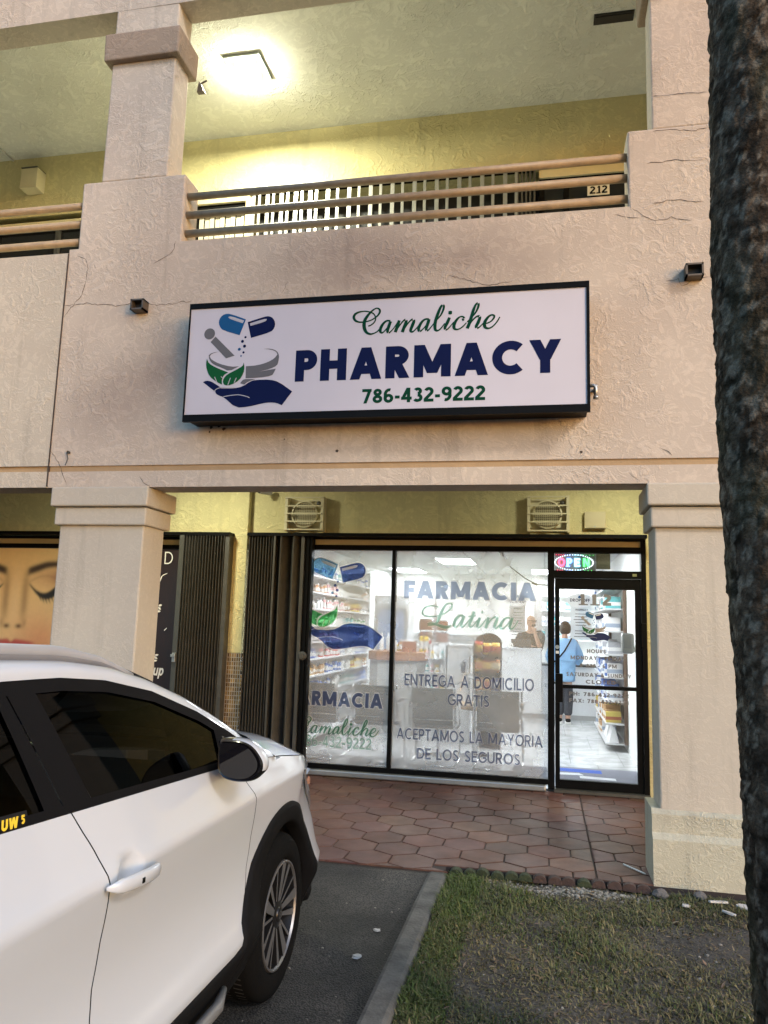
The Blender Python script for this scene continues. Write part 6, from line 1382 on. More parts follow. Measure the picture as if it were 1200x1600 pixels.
    def strip(name, f, ys, k, mm, sides=(1, -1), parent=T, off=(0, 0)):
        out = []
        for sd in sides:
            vs = []
            for y in ys:
                for (x, z) in f(y): vs.append((OX+sd*(x+off[0]), OY+y, OZ+z+off[1]))
            fs = [(i*k+j, (i+1)*k+j, (i+1)*k+j+1, i*k+j+1) for i in range(len(ys)-1) for j in range(k-1)]
            bm = bmesh.new(); bv = [bm.verts.new(v) for v in vs]
            for q in fs: bm.faces.new([bv[t] for t in q])
            bmesh.ops.remove_doubles(bm, verts=bm.verts, dist=3e-4); bmesh.ops.dissolve_degenerate(bm, edges=bm.edges, dist=1e-4)
            out.append(MB().addbm(bm).build(name, mm, parent, smooth=True))
        return out
    def cant(y):
        xg, zg = glass_pt(y, 1) if -3.25 < y < -.33 else (beltx(y), belt(y)); xr, zr = roofx(y), roofz(y)
        zr = max(zr, zg+.002); xr = min(xr, xg-.004); pts = []
        for i in range(7):
            t = i/6; bul = math.sin(PI*t); pts.append((xg+(xr-xg)*t+.026*bul*min(1, (xg-xr)/.08), zg+(zr-zg)*t+.012*bul*min(1, (zr-zg)/.05)))
        return pts
    YS = list(np.linspace(-3.48, -3.2, 10))+list(np.linspace(-3.15, -1.3, 24))+list(np.linspace(-1.25, -.1, 36))
    strip('roof_side', cant, YS, 7, M_PAINT)
    def q_of(nq=15): return [math.sin(PI/2*(-1+2*i/(nq-1))) for i in range(nq)]
    def top_line(y, zoff=0, bow=0.0, xin=0.0, crown=None):
        xr = roofx(y)-xin; c = crown if crown is not None else float(np.interp(y, [-3.5, -3, -1.3, -.9, -.1], [.03, .05, .055, .05, .03]))
        return [(OX+q*xr, OY+y+bow*(1-q*q), OZ+roofz(y)+zoff+c*(1-q*q)) for q in q_of()]
    def grid(name, rows, mm, parent=T):
        n = len(rows[0]); vs = [p for r_ in rows for p in r_]; fs = [(i*n+j, i*n+j+1, (i+1)*n+j+1, (i+1)*n+j) for i in range(len(rows)-1) for j in range(n-1)]
        return MB().mesh(vs, fs).build(name, mm, parent, smooth=True)
    bow = lambda y: float(np.interp(y, [-1.3, -.1], [.07, .16])) if y > -1.3 else .07*max(0, (y+2.2)/.9)
    grid('roof', [top_line(y, 0, bow(y)) for y in np.linspace(-3.1, -1.18, 24)], M_PAINT)
    grid('headliner', [top_line(y, -.03, bow(y), .03) for y in np.linspace(-3.1, -1.18, 12)], M_LINER)
    grid('windscreen', [top_line(y, -.004, bow(y), .035 if y > -1.15 else .035) for y in np.linspace(-1.18, -.12, 14)], M_WSG)
    for sd in (1, -1):
        ps = [(OX+sd*(roofx(y)-.020), OY+y+bow(y)*.05, OZ+roofz(y)+.002) for y in np.linspace(-1.2, -.12, 14)]
        MB().tube(ps, .021, 8).build('windscreen_seal', M_TRIM, T, smooth=True)
    grid('tailgate', [top_line(y, 0, -.05*0) for y in np.linspace(-3.50, -3.1, 8)], M_PAINT)
    grid('rear_window', [top_line(y, .006, 0, .09, .045) for y in np.linspace(-3.44, -3.2, 6)], MATS['dark_glass'])
    # tail face between the belt line of the quarter panels and the tailgate
    # ---- side glazing: black frames, tinted panes
    FY0, FY1 = -1.47, -.60
    def band(v0, v1, dxx=.0): return lambda y: [(glass_pt(y, v)[0]+dxx, glass_pt(y, v)[1]) for v in (v0, (v0+v1)/2, v1)]
    def zband(z0, z1, dxx=.002):      # band measured in metres from belt (z0) and from glass top (z1)
        def f(y):
            zb = belt(y); zt = max(zb, gz_(y)); h = max(1e-4, zt-zb); a = min(1, z0/h) if z0 >= 0 else max(0, 1+z0/h); b = min(1, z1/h) if z1 > 0 else max(0, 1+z1/h)
            return [(glass_pt(y, t)[0]+dxx, glass_pt(y, t)[1]) for t in (a, (a+b)/2, max(a, b))]
        return f
    ysF = list(np.linspace(-1.62, -.335, 40)); ysR = list(np.linspace(-3.24, -1.62, 36))
    lowf = strip('belt_moulding', zband(0, .022, .006), ysR+ysF[1:], 3, M_TRIM)
    upf = strip('window_frame', zband(-.036, 1e9, .004), ysR+ysF[1:], 3, M_TRIM)
    def quad_panel(name, corners, mm, dxx, parent=T, sides=(1, -1)):
        """corners: functions of v giving the y of both edges"""
        yl, yr = corners
        for sd in sides:
            rows = []
            for j in range(13):
                v = j/12; row = []
                for i in range(9):
                    y = yl(v)+(yr(v)-yl(v))*i/8; x, z = glass_pt(y, v); row.append((OX+sd*(x+dxx), OY+y, OZ+z))
                rows.append(row)
            vs = [p for r_ in rows for p in r_]; fs = [(a*9+b, a*9+b+1, (a+1)*9+b+1, (a+1)*9+b) for a in range(12) for b in range(8)]
            MB().mesh(vs, fs).build(name, mm, parent, smooth=True)
    lin = lambda a, b: (lambda v: a+(b-a)*v)
    quad_panel('door_glass', (lin(-1.50, -1.71), lin(-.62, -1.00)), M_TINT, -.004)
    # front edge of the pane and the fixed corner
    def tri_glass(name, mm, dxx, y0, y1):
        for sd in (1, -1):
            vs = []; ys_ = np.linspace(y0, y1, 16)
            for y in ys_:
                for v in (0, .25, .5, .75, 1): x, z = glass_pt(y, v); vs.append((OX+sd*(x+dxx), OY+y, OZ+z))
            fs = [(a*5+b, (a+1)*5+b, (a+1)*5+b+1, a*5+b+1) for a in range(15) for b in range(4)]
            bm = bmesh.new(); bv = [bm.verts.new(v) for v in vs]
            for q in fs: bm.faces.new([bv[t] for t in q])
            bmesh.ops.remove_doubles(bm, verts=bm.verts, dist=3e-4); bmesh.ops.dissolve_degenerate(bm, edges=bm.edges, dist=1e-4)
            MB().addbm(bm).build(name, mm, T, smooth=True)
    tri_glass('corner_glass', M_TINT, -.0045, -1.02, -.615)
    tri_glass('mirror_sail', M_PIANO, .003, -.60, -.335)
    quad_panel('pillar_trim', (lin(-.655, -.655), lin(-.595, -.595)), M_TRIM, .003)
    quad_panel('pillar_trim', (lin(-1.640, -1.800), lin(-1.515, -1.690)), M_TRIM, .004)     # B pillar
    quad_panel('pillar_trim', (lin(-1.72, -1.845), lin(-1.645, -1.805)), M_TRIM, .0035)
    quad_panel('door_glass', (lin(-2.55, -2.70), lin(-1.70, -1.83)), M_TINT, -.004)
    quad_panel('pillar_trim', (lin(-2.66, -2.82), lin(-2.54, -2.69)), M_TRIM, .004)
    tri_glass('quarter_glass', MATS['dark_glass'], -.003, -3.24, -2.62)
    # yellow sticker low in the rear door glass
    for sd in (1,):
        st = MB(); letters(st, 'UW', 0, .056, 0, .024, 0, t=.26, slant=.25); letters(st, '5', .068, .080, .004, .020, 0, t=.26, slant=.25); st.box(.03, -.001, -.010, .086, 0, -.006)
        b_ = MB(); b_.box(-.006, .0005, -.016, .094, .001, .032)
        out = MB()
        for src, mi in ((st, 1), (b_, 0)):
            for f in src.f:
                out.mat(mi); q = []
                for k in f:
                    u = src.v[k][0]*1.05; y = -1.893+u; zz = 1.166+src.v[k][2]*1.0-.05*u; x = beltx(y)-(zz-belt(y))*.30; q.append((OX+x+(.0065 if mi else .0055), OY+y, OZ+zz))
                out.face(q)
        out.build('window_sticker', [M_LINER, mat('sticker_yellow', (.75, .52, .03), .5)], T, fix=False)
    # ---- bonnet and cowl
    def hood_edge(y): s = s_of(y); z = belt(y); return surf(s, z)[1]-.004, z
    rows = []
    for y in list(np.linspace(-.10, .74, 22)):
        xe, ze = hood_edge(y); k = (y+.10)/.84; row = []
        for q in q_of(21):
            a = abs(q); cr_ = .125*(1-.30*k)*(1-a**3.2)+.016*math.exp(-((a-.76)/.08)**2)*(1-k*.4); row.append((OX+q*xe, OY+y+.15*(1-q*q)*(1-k)*1.0, OZ+ze+cr_+.0015))
        rows.append(row)
    xe, ze = hood_edge(.74)
    for t in np.linspace(.15, 1, 7):
        row = []
        for i, q in enumerate(q_of(21)):
            px_, py_, pz_ = rows[21][i]; xx = q*xe
            yn = float(np.interp(abs(xx), PA[::-1, 1][:int(len(PA)*.4)], PA[::-1, 0][:int(len(PA)*.4)]))-.035
            zn = .865-.02*abs(q); row.append((px_, OY+.74+(max(.745, yn)-.74)*t, pz_+(OZ+zn-pz_)*t**1.6))
        rows.append(row)
    grid('bonnet', rows, M_PAINT)
    cow = []
    for y in (-.16, -.10, -.06): cow.append([(OX+q*.80, OY+y+.155*(1-q*q)+.01, OZ+1.058+.03*(1-q*q)) for q in q_of(15)])
    grid('cowl', cow, M_TRIM)
    for sd in (1, -1):   # shut line between bonnet and fender
        ps = [(OX+sd*(hood_edge(y)[0]-.002), OY+y, OZ+hood_edge(y)[1]+.0012) for y in np.linspace(-.08, .74, 16)]
        MB().tube(ps, .0032, 6).build('bonnet_gap', M_LINER, T)
    # ---- lamps, grille, bumper
    for sd in (1, -1):
        vs = []; n = 14
        for i in range(n+1):
            u = i/n; s = s_of(.43)+(SE*.90-s_of(.43))*u; y = pos(s)[0]; zt = belt(y)-.012-.012*u; zb = zt-.020-.165*math.sin(PI*min(1, u*1.2+.06))**.8*(1-.35*u)
            for j in range(5):
                z = zb+(zt-zb)*j/4; yy, xx = surf(s, z, .006+.010*math.sin(PI*j/4)); vs.append((OX+sd*xx, OY+yy, OZ+z))
        fs = [(i*5+j, (i+1)*5+j, (i+1)*5+j+1, i*5+j+1) for i in range(n) for j in range(4)]
        h = MB().mesh(vs, fs).build('headlight', mat('headlight_lens', (.46, .47, .48), .10, metal=.65, coat=1), T, smooth=True)
        ind = MB()
        s = s_of(.56); y, x, ny, nx = pos(s)
        for k in range(3): 
            s = s_of(.58+.05*k); z = belt(.6)-.055-.01*k; yy, xx = surf(s, z, .0185); ind.lathe([(.016, -.004), (.020, .002), (.0001, .004)], (OX+sd*xx, OY+yy, OZ+z), 'X', 12)
        ind.build('reflector', mat('lamp_amber', (.45, .22, .14), .2), h)
        tl = []
        for i in range(9):
            s = s_of(-3.30)*(1-i/8)+.55*(i/8)
            for z in (.92, 1.0, 1.10): yy, xx = surf(s, z, .008); tl.append((OX+sd*xx, OY+yy, OZ+z))
        MB().mesh(tl, [(i*3+j, (i+1)*3+j, (i+1)*3+j+1, i*3+j+1) for i in range(8) for j in range(2)]).build('tail_light', mat('lamp_red', (.28, .01, .01), .12), T, smooth=True)
    gr = MB()
    for k in range(7): gr.tube([(OX+x, OY+float(np.interp(abs(x), PA[::-1, 1][:60], PA[::-1, 0][:60]))+.012, OZ+.50+k*.045) for x in np.linspace(-.42, .42, 11)], .010, 6)
    gr.build('grille', M_PIANO, T)
    lb = MB()
    for sd in (1, -1):
        ps = []
        for i in range(14): s = s_of(.56)+(SE-s_of(.56))*i/13; yy, xx = surf(s, .27, .0); ps.append((OX+sd*xx, OY+yy, OZ+.265))
        lb.tube(ps, [.035]*14, 8)
    lb.build('lower_bumper', M_TRIM, T, smooth=True)
    # ---- cladding: wheel arches and sills
    ro = lambda a: float(np.interp(math.degrees(a), [-14, 30, 60, 90, 123, 154, 175, 197], [.47, .475, .485, .495, .51, .54, .60, .62]))
    for yc, nm in ((YF, 'f'), (YR, 'r')):
        for sd in (1, -1):
            vs = []; A = np.linspace(R(-14), R(190), 46)
            for a in A:
                low = max(0, -math.sin(a)); 
                for j, (rr_, off) in enumerate(((.395, -.055), (.398, .004), (.412, .016), (ro(a)-.027, .017), (ro(a)-.004, .012), (ro(a), -.004))):
                    y = yc+rr_*math.cos(a); z = RZ+rr_*math.sin(a); s = s_of(max(-3.4, y)); zz = min(z, belt(y)-.01)
                    yy, xx = surf(s, zz, off); vs.append((OX+sd*xx, OY+y, OZ+zz))
            k = 6; fs = [(i*k+j, (i+1)*k+j, (i+1)*k+j+1, i*k+j+1) for i in range(len(A)-1) for j in range(k-1)]
            MB().mesh(vs, fs).build('wheel_arch', M_TRIM, T, smooth=True)
            ww = MB(); aa = np.linspace(R(-8), R(188), 24)
            for a, b in zip(aa[:-1], aa[1:]):
                q = [(yc+.42*math.cos(t), RZ+.02+.42*math.sin(t)) for t in (a, b)]
                ww.face([(OX+sd*.87, OY+q[0][0], OZ+q[0][1]), (OX+sd*.87, OY+q[1][0], OZ+q[1][1]), (OX+sd*.60, OY+q[1][0], OZ+q[1][1]), (OX+sd*.60, OY+q[0][0], OZ+q[0][1])]).face([(OX+sd*.60, OY+q[0][0], OZ+q[0][1]), (OX+sd*.60, OY+q[1][0], OZ+q[1][1]), (OX+sd*.60, OY+yc, OZ+RZ-.05)])
            ww.build('wheel_well', M_LINER, T, fix=False)
    for sd in (1, -1):
        vs = []; ys = np.linspace(YR+.40, YF-.40, 30); pr = [(.425, -.002), (.418, .012), (.395, .016), (.30, .010), (.235, -.012), (.225, -.06)]
        for y in ys:
            e = min(1, min(y-ys[0], ys[-1]-y)/.25); 
            for z, off in pr:
                zz = z+(.03*(1-e) if z > .38 else 0); yy, xx = surf(s_of(y), zz, off); vs.append((OX+sd*xx, OY+yy, OZ+zz))
        k = len(pr); MB().mesh(vs, [(i*k+j, (i+1)*k+j, (i+1)*k+j+1, i*k+j+1) for i in range(len(ys)-1) for j in range(k-1)]).build('sill_cladding', M_TRIM, T, smooth=True)
        ps = [(OX+sd*(.945), OY+y, OZ+.315) for y in np.linspace(-2.05, -.66, 12)]; ps = [(x-sd*(.03 if i in (0, 11) else 0), y, z+(.006 if i in (0, 11) else 0)) for i, (x, y, z) in enumerate(ps)]
        MB().tube(ps, [.012]+[.022]*10+[.012], 10).build('side_step', mat('step_alloy', (.20, .20, .20), .45, metal=.4), T, smooth=True)
    MB().box(OX-.80, OY-3.3, OZ+.20, OX+.80, OY+.75, OZ+.24).build('underbody', M_LINER, T)
    # ---- roof rails
    for sd in (1, -1):
        ys = np.linspace(-2.95, -1.02, 30); ps = []; rs = []
        for i, y in enumerate(ys):
            e = min(1, (ys[-1]-y)/.42, (y-ys[0])/.3); ps.append((OX+sd*(roofx(y)+.005+.0*(1-e)), OY+y, OZ+roofz(y)+.004+.020*e**.7)); rs.append(.008+.011*e)
        MB().tube(ps, rs, 10).build('roof_rail', mat('rail_silver', (.34, .34, .345), .45, metal=.1), T, smooth=True)
        MB().tube([(x, y, z-.015*e_) for (x, y, z), e_ in zip(ps, [min(1, (ys[-1]-y)/.42, (y-ys[0])/.3) for y in ys])], [r_*.9 for r_ in rs], 8).build('rail_base', mat('rail_dark', (.17, .17, .175), .5), T, smooth=True)
    # ---- mirrors
    MO = smooth_line([(-1, .55), (-.97, .92), (-.55, 1.0), (.05, .96), (.52, .72), (.86, .28), (1.0, -.08), (.93, -.50), (.55, -.88), (0, -1.0), (-.60, -.90), (-.92, -.60), (-1, .0), (-1, .55)], 4)[:-1]
    for sd in (1, -1):
        c = Vector((OX+sd*1.0, OY-.80, OZ+1.167)); n = len(MO); shell = MB()
        rings = [(-.043, .86), (-.046, .93), (-.036, .99), (-.012, 1.03), (.03, 1.0), (.07, .84), (.10, .55), (.112, .20)]
        P3 = lambda k, i: Vector((c.x+sd*(MO[i][0]*.088*rings[k][1]-.012*max(0, rings[k][0]*8)), c.y+rings[k][0], c.z+MO[i][1]*.073*rings[k][1]))
        for k in range(len(rings)-1):
            for i in range(n):
                a = i; b = (i+1) % n; v = (MO[a][1]+MO[b][1])/2; shell.mat(1 if (k < 2 or v < -.42 or (k < 3 and MO[a][0] < -.5)) else 0); shell.face([P3(k, a), P3(k, b), P3(k+1, b), P3(k+1, a)])
        shell.mat(1).face([P3(len(rings)-1, i) for i in range(n)]); shell.face([P3(0, i) for i in range(n)])
        mir = shell.build('side_mirror', [M_PAINT, M_PIANO], T, smooth=True, angle=60)
        MB().prism([(c.x+sd*(a*.88*.082-.002), c.z+b*.84*.073+.002) for a, b in MO], c.y-.0505, c.y-.0475, 'XZ').build('mirror_glass', mat('mirror_dark', (.010, .010, .014), .04, metal=.5), mir)
        MB().tube([(OX+sd*.85, OY-.60, OZ+1.10), (OX+sd*.90, OY-.68, OZ+1.115), (OX+sd*.95, OY-.75, OZ+1.13)], [.040, .032, .030], 10).build('mirror_foot', M_PIANO, mir, smooth=True)
    # ---- handles
    for y0, pr in ((-1.575, dF), (-2.46, dR)):
        for k, sd in enumerate((1, -1)):
            ym = y0+.14; vs = []; n = 15; 
            zc = lambda y: .952-.10*(y-y0)*.75
            hs = []
            for i in range(n):
                u = i/(n-1); y = y0+.285*u; e = math.sin(PI*min(1, max(0, u)))**.45; off = .012+.030*e; z = zc(y); yy, xx = surf(s_of(y), z, off)
                hh = .0175+.003*math.sin(PI*u); dd = .010
                for j in range(10):
                    a = 2*PI*j/10; cs, sn = math.cos(a), math.sin(a); q = .30 if i in (0, n-1) else (.8 if i in (1, n-2) else 1)
                    hs.append((OX+sd*(xx+dd*q*math.copysign(abs(cs)**.7, cs)), OY+y, OZ+z+hh*q*math.copysign(abs(sn)**.7, sn)))
            fs = [(i*10+j, i*10+(j+1) % 10, (i+1)*10+(j+1) % 10, (i+1)*10+j) for i in range(n-1) for j in range(10)]+[tuple(range(10)), tuple((n-1)*10+j for j in range(10))]
            hd = MB().mesh(hs, fs).build('handle', M_PAINT, pr[k], smooth=True)
            if y0 > -2 and sd == 1:
                yy, xx = surf(s_of(ym-.01), zc(ym), .0535); MB().box(OX+xx-.004, OY+ym-.021, OZ+zc(ym-.01)-.008, OX+xx+.0005, OY+ym-.008, OZ+zc(ym-.01)+.006).build('handle_sensor', M_PIANO, hd)
    # ---- wheels
    def wheel(xc, yc, sd):
        w_ = bpy.data.objects.new('wheel', None); COL.objects.link(w_); w_.parent = T; w_.location = (xc-OX, yc-OY, RZ); C = (xc, yc, OZ+RZ)
        pf = [(.232, -.012), (.240, .004), (.262, .010), (.300, .008), (.330, -.004), (.345, -.022), (.349, -.040), (.349, -.180), (.340, -.200), (.30, -.215), (.235, -.21)]
        ty = MB().lathe([(r_, sd*h) for r_, h in pf], C, 'X', 64).build('tyre', M_TYRE, w_, smooth=True)
        tr = MB()
        for k in range(72):
            a = 2*PI*k/72
            for h in (-.075, -.14): 
                cy_, cz_ = math.cos(a), math.sin(a); tr.face([(C[0]+sd*(h-.02), C[1]+.3503*math.cos(a), C[2]+.3503*math.sin(a)), (C[0]+sd*(h+.02), C[1]+.3503*math.cos(a+.02), C[2]+.3503*math.sin(a+.02)), (C[0]+sd*(h+.02), C[1]+.3503*math.cos(a+.045), C[2]+.3503*math.sin(a+.045)), (C[0]+sd*(h-.02), C[1]+.3503*math.cos(a+.025), C[2]+.3503*math.sin(a+.025))])
        tr.build('tread', M_LINER, ty, fix=False)
        rim = MB().lathe([(r_, sd*h) for r_, h in ((.2315, -.010), (.229, .004), (.222, .006), (.217, -.004))], C, 'X', 64).build('rim', M_ALLOY, w_, smooth=True, angle=50)
        MB().lathe([(r_, sd*h) for r_, h in ((.217, -.004), (.205, -.06), (.20, -.17), (.06, -.17))], C, 'X', 48).build('barrel', M_RIMD, rim, smooth=True, angle=50)
        MB().lathe([(r_, sd*h) for r_, h in ((.15, -.10), (.15, -.085), (.05, -.085))], C, 'X', 32).build('brake_disc', M_ALLOY, rim)
        def spoke(mb, a0, a1, r0, r1, w0, w1, h0, h1, depth):
            def P(a, r_, h): return (C[0]+sd*h, C[1]+r_*math.cos(a), C[2]+r_*math.sin(a))
            q = [P(a0-w0/r0/2, r0, h0), P(a0+w0/r0/2, r0, h0), P(a1+w1/r1/2, r1, h1), P(a1-w1/r1/2, r1, h1)]; b_ = [P(a0-w0/r0/2, r0, h0-depth), P(a0+w0/r0/2, r0, h0-depth), P(a1+w1/r1/2, r1, h1-depth), P(a1-w1/r1/2, r1, h1-depth)]
            mb.mat(0).face(q).mat(1); n = len(mb.v); mb.mesh(q+b_, [(0, 4, 5, 1), (1, 5, 6, 2), (2, 6, 7, 3), (3, 7, 4, 0)])
        sp = MB(); base = .35
        for k in range(5):
            a = base+2*PI*k/5
            spoke(sp, a-.10, a-.20, .050, .219, .024, .050, -.010, .001, .035); spoke(sp, a+.22, a+.17, .052, .219, .012, .013, -.014, -.003, .03); spoke(sp, a+.60, a+.66, .056, .219, .014, .030, -.014, -.002, .03)
        sp.build('spokes', [M_ALLOY, M_RIMD], rim, fix=False)
        cp = MB().lathe([(.062, -.03), (.060, -.010), (.034, -.006), (.030, .000), (.0001, .002)] if sd > 0 else [(.062, .03), (.060, .010), (.034, .006), (.030, .0), (.0001, -.002)], C, 'X', 28).build('hub_cap', M_RIMD, rim, smooth=True, angle=40)
        em = MB()
        def L2(pts, w_): 
            for q in ribbon(pts, w_): em.face([(C[0]+sd*.0032, C[1]+sd*0+a_*(1 if sd > 0 else -1), C[2]+b_) for a_, b_ in q])
        el = [(.022*math.cos(t*PI/12), .014*math.sin(t*PI/12)) for t in range(25)]; L2(el, .003); L2([(-.010, -.011), (-.006, .011)], .004); L2([(.006, -.011), (.010, .011)], .004); L2([(-.008, -.002), (.008, .003)], .003)
        em.build('emblem', M_ALLOY, cp, fix=False)
        bl = MB()
        for k in range(5): a = base+.3+2*PI*k/5; bl.lathe([(.009, 0), (.009, sd*.004), (.0001, sd*.004)], (C[0]-sd*.022, C[1]+.046*math.cos(a), C[2]+.046*math.sin(a)), 'X', 8)
        bl.build('lug_nuts', M_ALLOY, rim)
    for sd in (1, -1):
        for yc in (YF, YR): wheel(OX+sd*.890, OY+yc, sd)
    # ---- cabin
    def seat(x, y):
        s = MB().cbox(OX+x-.25, OY+y-.05, OZ+.62, OX+x+.25, OY+y+.46, OZ+.78, .06); st = s.build('seat', mat('seat_cloth', (.05, .05, .05), .8), T, smooth=True, angle=50)
        bk = MB().cbox(x-.24, -.08, 0, x+.24, .08, .60, .06); bk.v = [(OX+a, OY+y-.05+b-.32*c, OZ+.72+c*.95) for a, b, c in bk.v]; bk.build('backrest', MATS['seat_cloth'], st, smooth=True, angle=50)
        hd = MB().cbox(OX+x-.13, OY+y-.34, OZ+1.33, OX+x+.13, OY+y-.24, OZ+1.50, .045); hd.build('headrest', MATS['seat_cloth'], st, smooth=True, angle=50)
    seat(.36, -1.55); seat(-.36, -1.55); seat(.40, -2.45); seat(-.40, -2.45)
    d = MB().prism([(OY-.95, OZ+.60), (OY-.95, OZ+.92), (OY-.88, OZ+.99), (OY-.60, OZ+1.045), (OY-.20, OZ+1.03), (OY-.20, OZ+.60)], OX-.74, OX+.74, 'YZ'); dash = d.build('dashboard', mat('dash_plastic', (.03, .03, .031), .6), T, bevel=.02)
    cl = [(OX-.36+.185*math.cos(k*PI/14), OY-1.06-.05*math.sin(k*PI/14), OZ+1.02+.175*math.sin(k*PI/14)) for k in range(29)]; sw = MB().tube(cl, .016, 8, caps=False).tube([(OX-.53, OY-1.06, OZ+1.02), (OX-.19, OY-1.06, OZ+1.02)], .02, 8).tube([(OX-.36, OY-1.05, OZ+1.02), (OX-.36, OY-.9, OZ+.95)], .03, 8)
    sw.build('steering_wheel', M_TRIM, T, smooth=True)
    MB().cbox(OX-.11, OY-.62-.12, OZ+1.43, OX+.11, OY-.60-.12, OZ+1.49, .01).build('rear_view_mirror', M_TRIM, T)
    MB().box(OX-.80, OY-3.2, OZ+.30, OX+.80, OY-.2, OZ+.33).build('floor', M_LINER, T)
car()
# ------------------------------------------------------------------ people
M_SKIN = mat('skin', (.50, .30, .21), .55, var=.06, vscale=30); M_HAIR = mat('hair_black', (.012, .010, .009), .5, var=.3, vscale=60)
M_SHIRT = mat('shirt_dark', (.020, .016, .016), .8, var=.2, vscale=20); M_JACK = mat('jacket_blue', (.26, .47, .72), .7, var=.12, vscale=9, bump=.3, bscale=12); M_PANT = mat('trousers_dark', (.035, .038, .048), .8, var=.2)
def ellipsoid(mb, c, r, n=16, f=None):
    bm = bmesh.new(); bmesh.ops.create_uvsphere(bm, u_segments=n+6, v_segments=n, radius=1)
    for v in bm.verts:
        p = v.co.copy()
        if f: p = f(p)
        v.co = Vector((c[0]+p.x*r[0], c[1]+p.y*r[1], c[2]+p.z*r[2]))
    return mb.addbm(bm)
def head(T_, c, yaw, skinm, name='head', pitch=0.0):
    """head with face; yaw 0 looks towards -Y"""
    cy, sy = math.cos(yaw), math.sin(yaw); mb = MB()
    def W(x, y, z): return Vector((c[0]+x*cy-y*sy, c[1]+x*sy+y*cy, c[2]+z))
    bm = bmesh.new(); bmesh.ops.create_uvsphere(bm, u_segments=28, v_segments=22, radius=1)
    for v in bm.verts:
        x, y, z = v.co
        jaw = 1-.32*max(0, -z)**1.3; fx = x*.076*jaw; fy = y*.098*(1-.12*max(0, -z)); fz = z*.118
        if y < -.3:
            nose = math.exp(-((x)/.16)**2)*math.exp(-((z+.12)/.22)**2); fy -= .024*nose
            for ex in (-.38, .38): fy += .010*math.exp(-((x-ex)/.2)**2-((z-.10)/.13)**2)
            fy -= .006*math.exp(-(x/.35)**2-((z+.48)/.10)**2)
        v.co = W(fx, fy, fz)
    mb.addbm(bm)
    for s in (-1, 1): ellipsoid(mb, W(s*.076, .012, .0), (.012, .020, .032), 8)
    return mb, W
def hand(T_, wrist, tips, palm_c, skinm, name='hand'):
    pass
# man behind the high counter, chin in his hand
t = thing('person', 'bald man with glasses in a dark shirt leaning on the counter, chin in hand', 'person', (-.24, 14.72, 0))
hc = Vector((-.245, 14.70, 1.705))
nd = {'pelvis': ((-.27, 15.02, .98), (.15, .11)), 'waist': ((-.27, 14.98, 1.12), (.15, .11)), 'chest': ((-.26, 14.88, 1.33), (.17, .12)), 'neckb': ((-.25, 14.78, 1.50), (.075, .075)), 'neck': ((-.245, 14.735, 1.60), (.056, .056)), 'headc': ((-.245, 14.715, 1.68), (.07, .08)),
      'shr': ((-.08, 14.84, 1.44), .075), 'elr': ((-.09, 14.62, 1.255), .047), 'wrr': ((-.165, 14.555, 1.475), .032), 'palr': ((-.185, 14.56, 1.54), (.036, .022)),
      'shl': ((-.43, 14.86, 1.43), .075), 'ell': ((-.50, 14.68, 1.265), .047), 'wrl': ((-.30, 14.56, 1.262), .032), 'pall': ((-.235, 14.545, 1.262), (.036, .020))}
ed = [('pelvis', 'waist'), ('waist', 'chest'), ('chest', 'neckb'), ('neckb', 'neck'), ('neck', 'headc'), ('chest', 'shr'), ('shr', 'elr'), ('elr', 'wrr'), ('wrr', 'palr'), ('chest', 'shl'), ('shl', 'ell'), ('ell', 'wrl'), ('wrl', 'pall')]
for i, (dx_, ln) in enumerate(((-.024, .058), (-.008, .066), (.009, .062), (.024, .050))):
    nd[f'fr{i}'] = ((-.195+dx_, 14.553+.004*i, 1.572), .0088); nd[f'fr{i}b'] = ((-.215+dx_*.8, 14.585+.012*i, 1.585+ln*.35), .0082); ed += [('palr', f'fr{i}'), (f'fr{i}', f'fr{i}b')]
    nd[f'fl{i}'] = ((-.205, 14.525+.016*i, 1.262), .0088); nd[f'fl{i}b'] = ((-.175+ln*.3, 14.52+.016*i, 1.255), .008); ed += [('pall', f'fl{i}'), (f'fl{i}', f'fl{i}b')]
nd['thr'] = ((-.150, 14.585, 1.565), .010); nd['thrb'] = ((-.165, 14.61, 1.60), .009); ed += [('palr', 'thr'), ('thr', 'thrb')]
skin('body', nd, ed, M_SKIN, t, 'pelvis')
mb, W = head(t, hc, R(38), M_SKIN); hd = mb.build('head', M_SKIN, t, smooth=True)
g = MB()
for s in (-1, 1): g.tube([W(s*.034+.026*math.cos(a*PI/8), -.104, .012+.018*math.sin(a*PI/8)) for a in range(17)], .0032, 5, caps=False); g.tube([W(s*.060, -.100, .016), W(s*.076, -.02, .016), W(s*.078, .02, .01)], .003, 5)
g.tube([W(-.010, -.106, .014), W(.010, -.106, .014)], .003, 5); g.build('glasses', M_BLACK, t, smooth=True)
b = MB(); ellipsoid(b, W(0, -.078, -.062), (.040, .020, .030), 10); b.build('beard', mat('beard_grey', (.10, .075, .06), .9), t, smooth=True)
e = MB()
for s in (-1, 1): e.box(*(W(s*.032, -.0985, .012)-Vector((.008, .004, .004))), *(W(s*.032, -.0985, .012)+Vector((.008, .004, .004))))
e.build('eyes', M_BLACK, t)
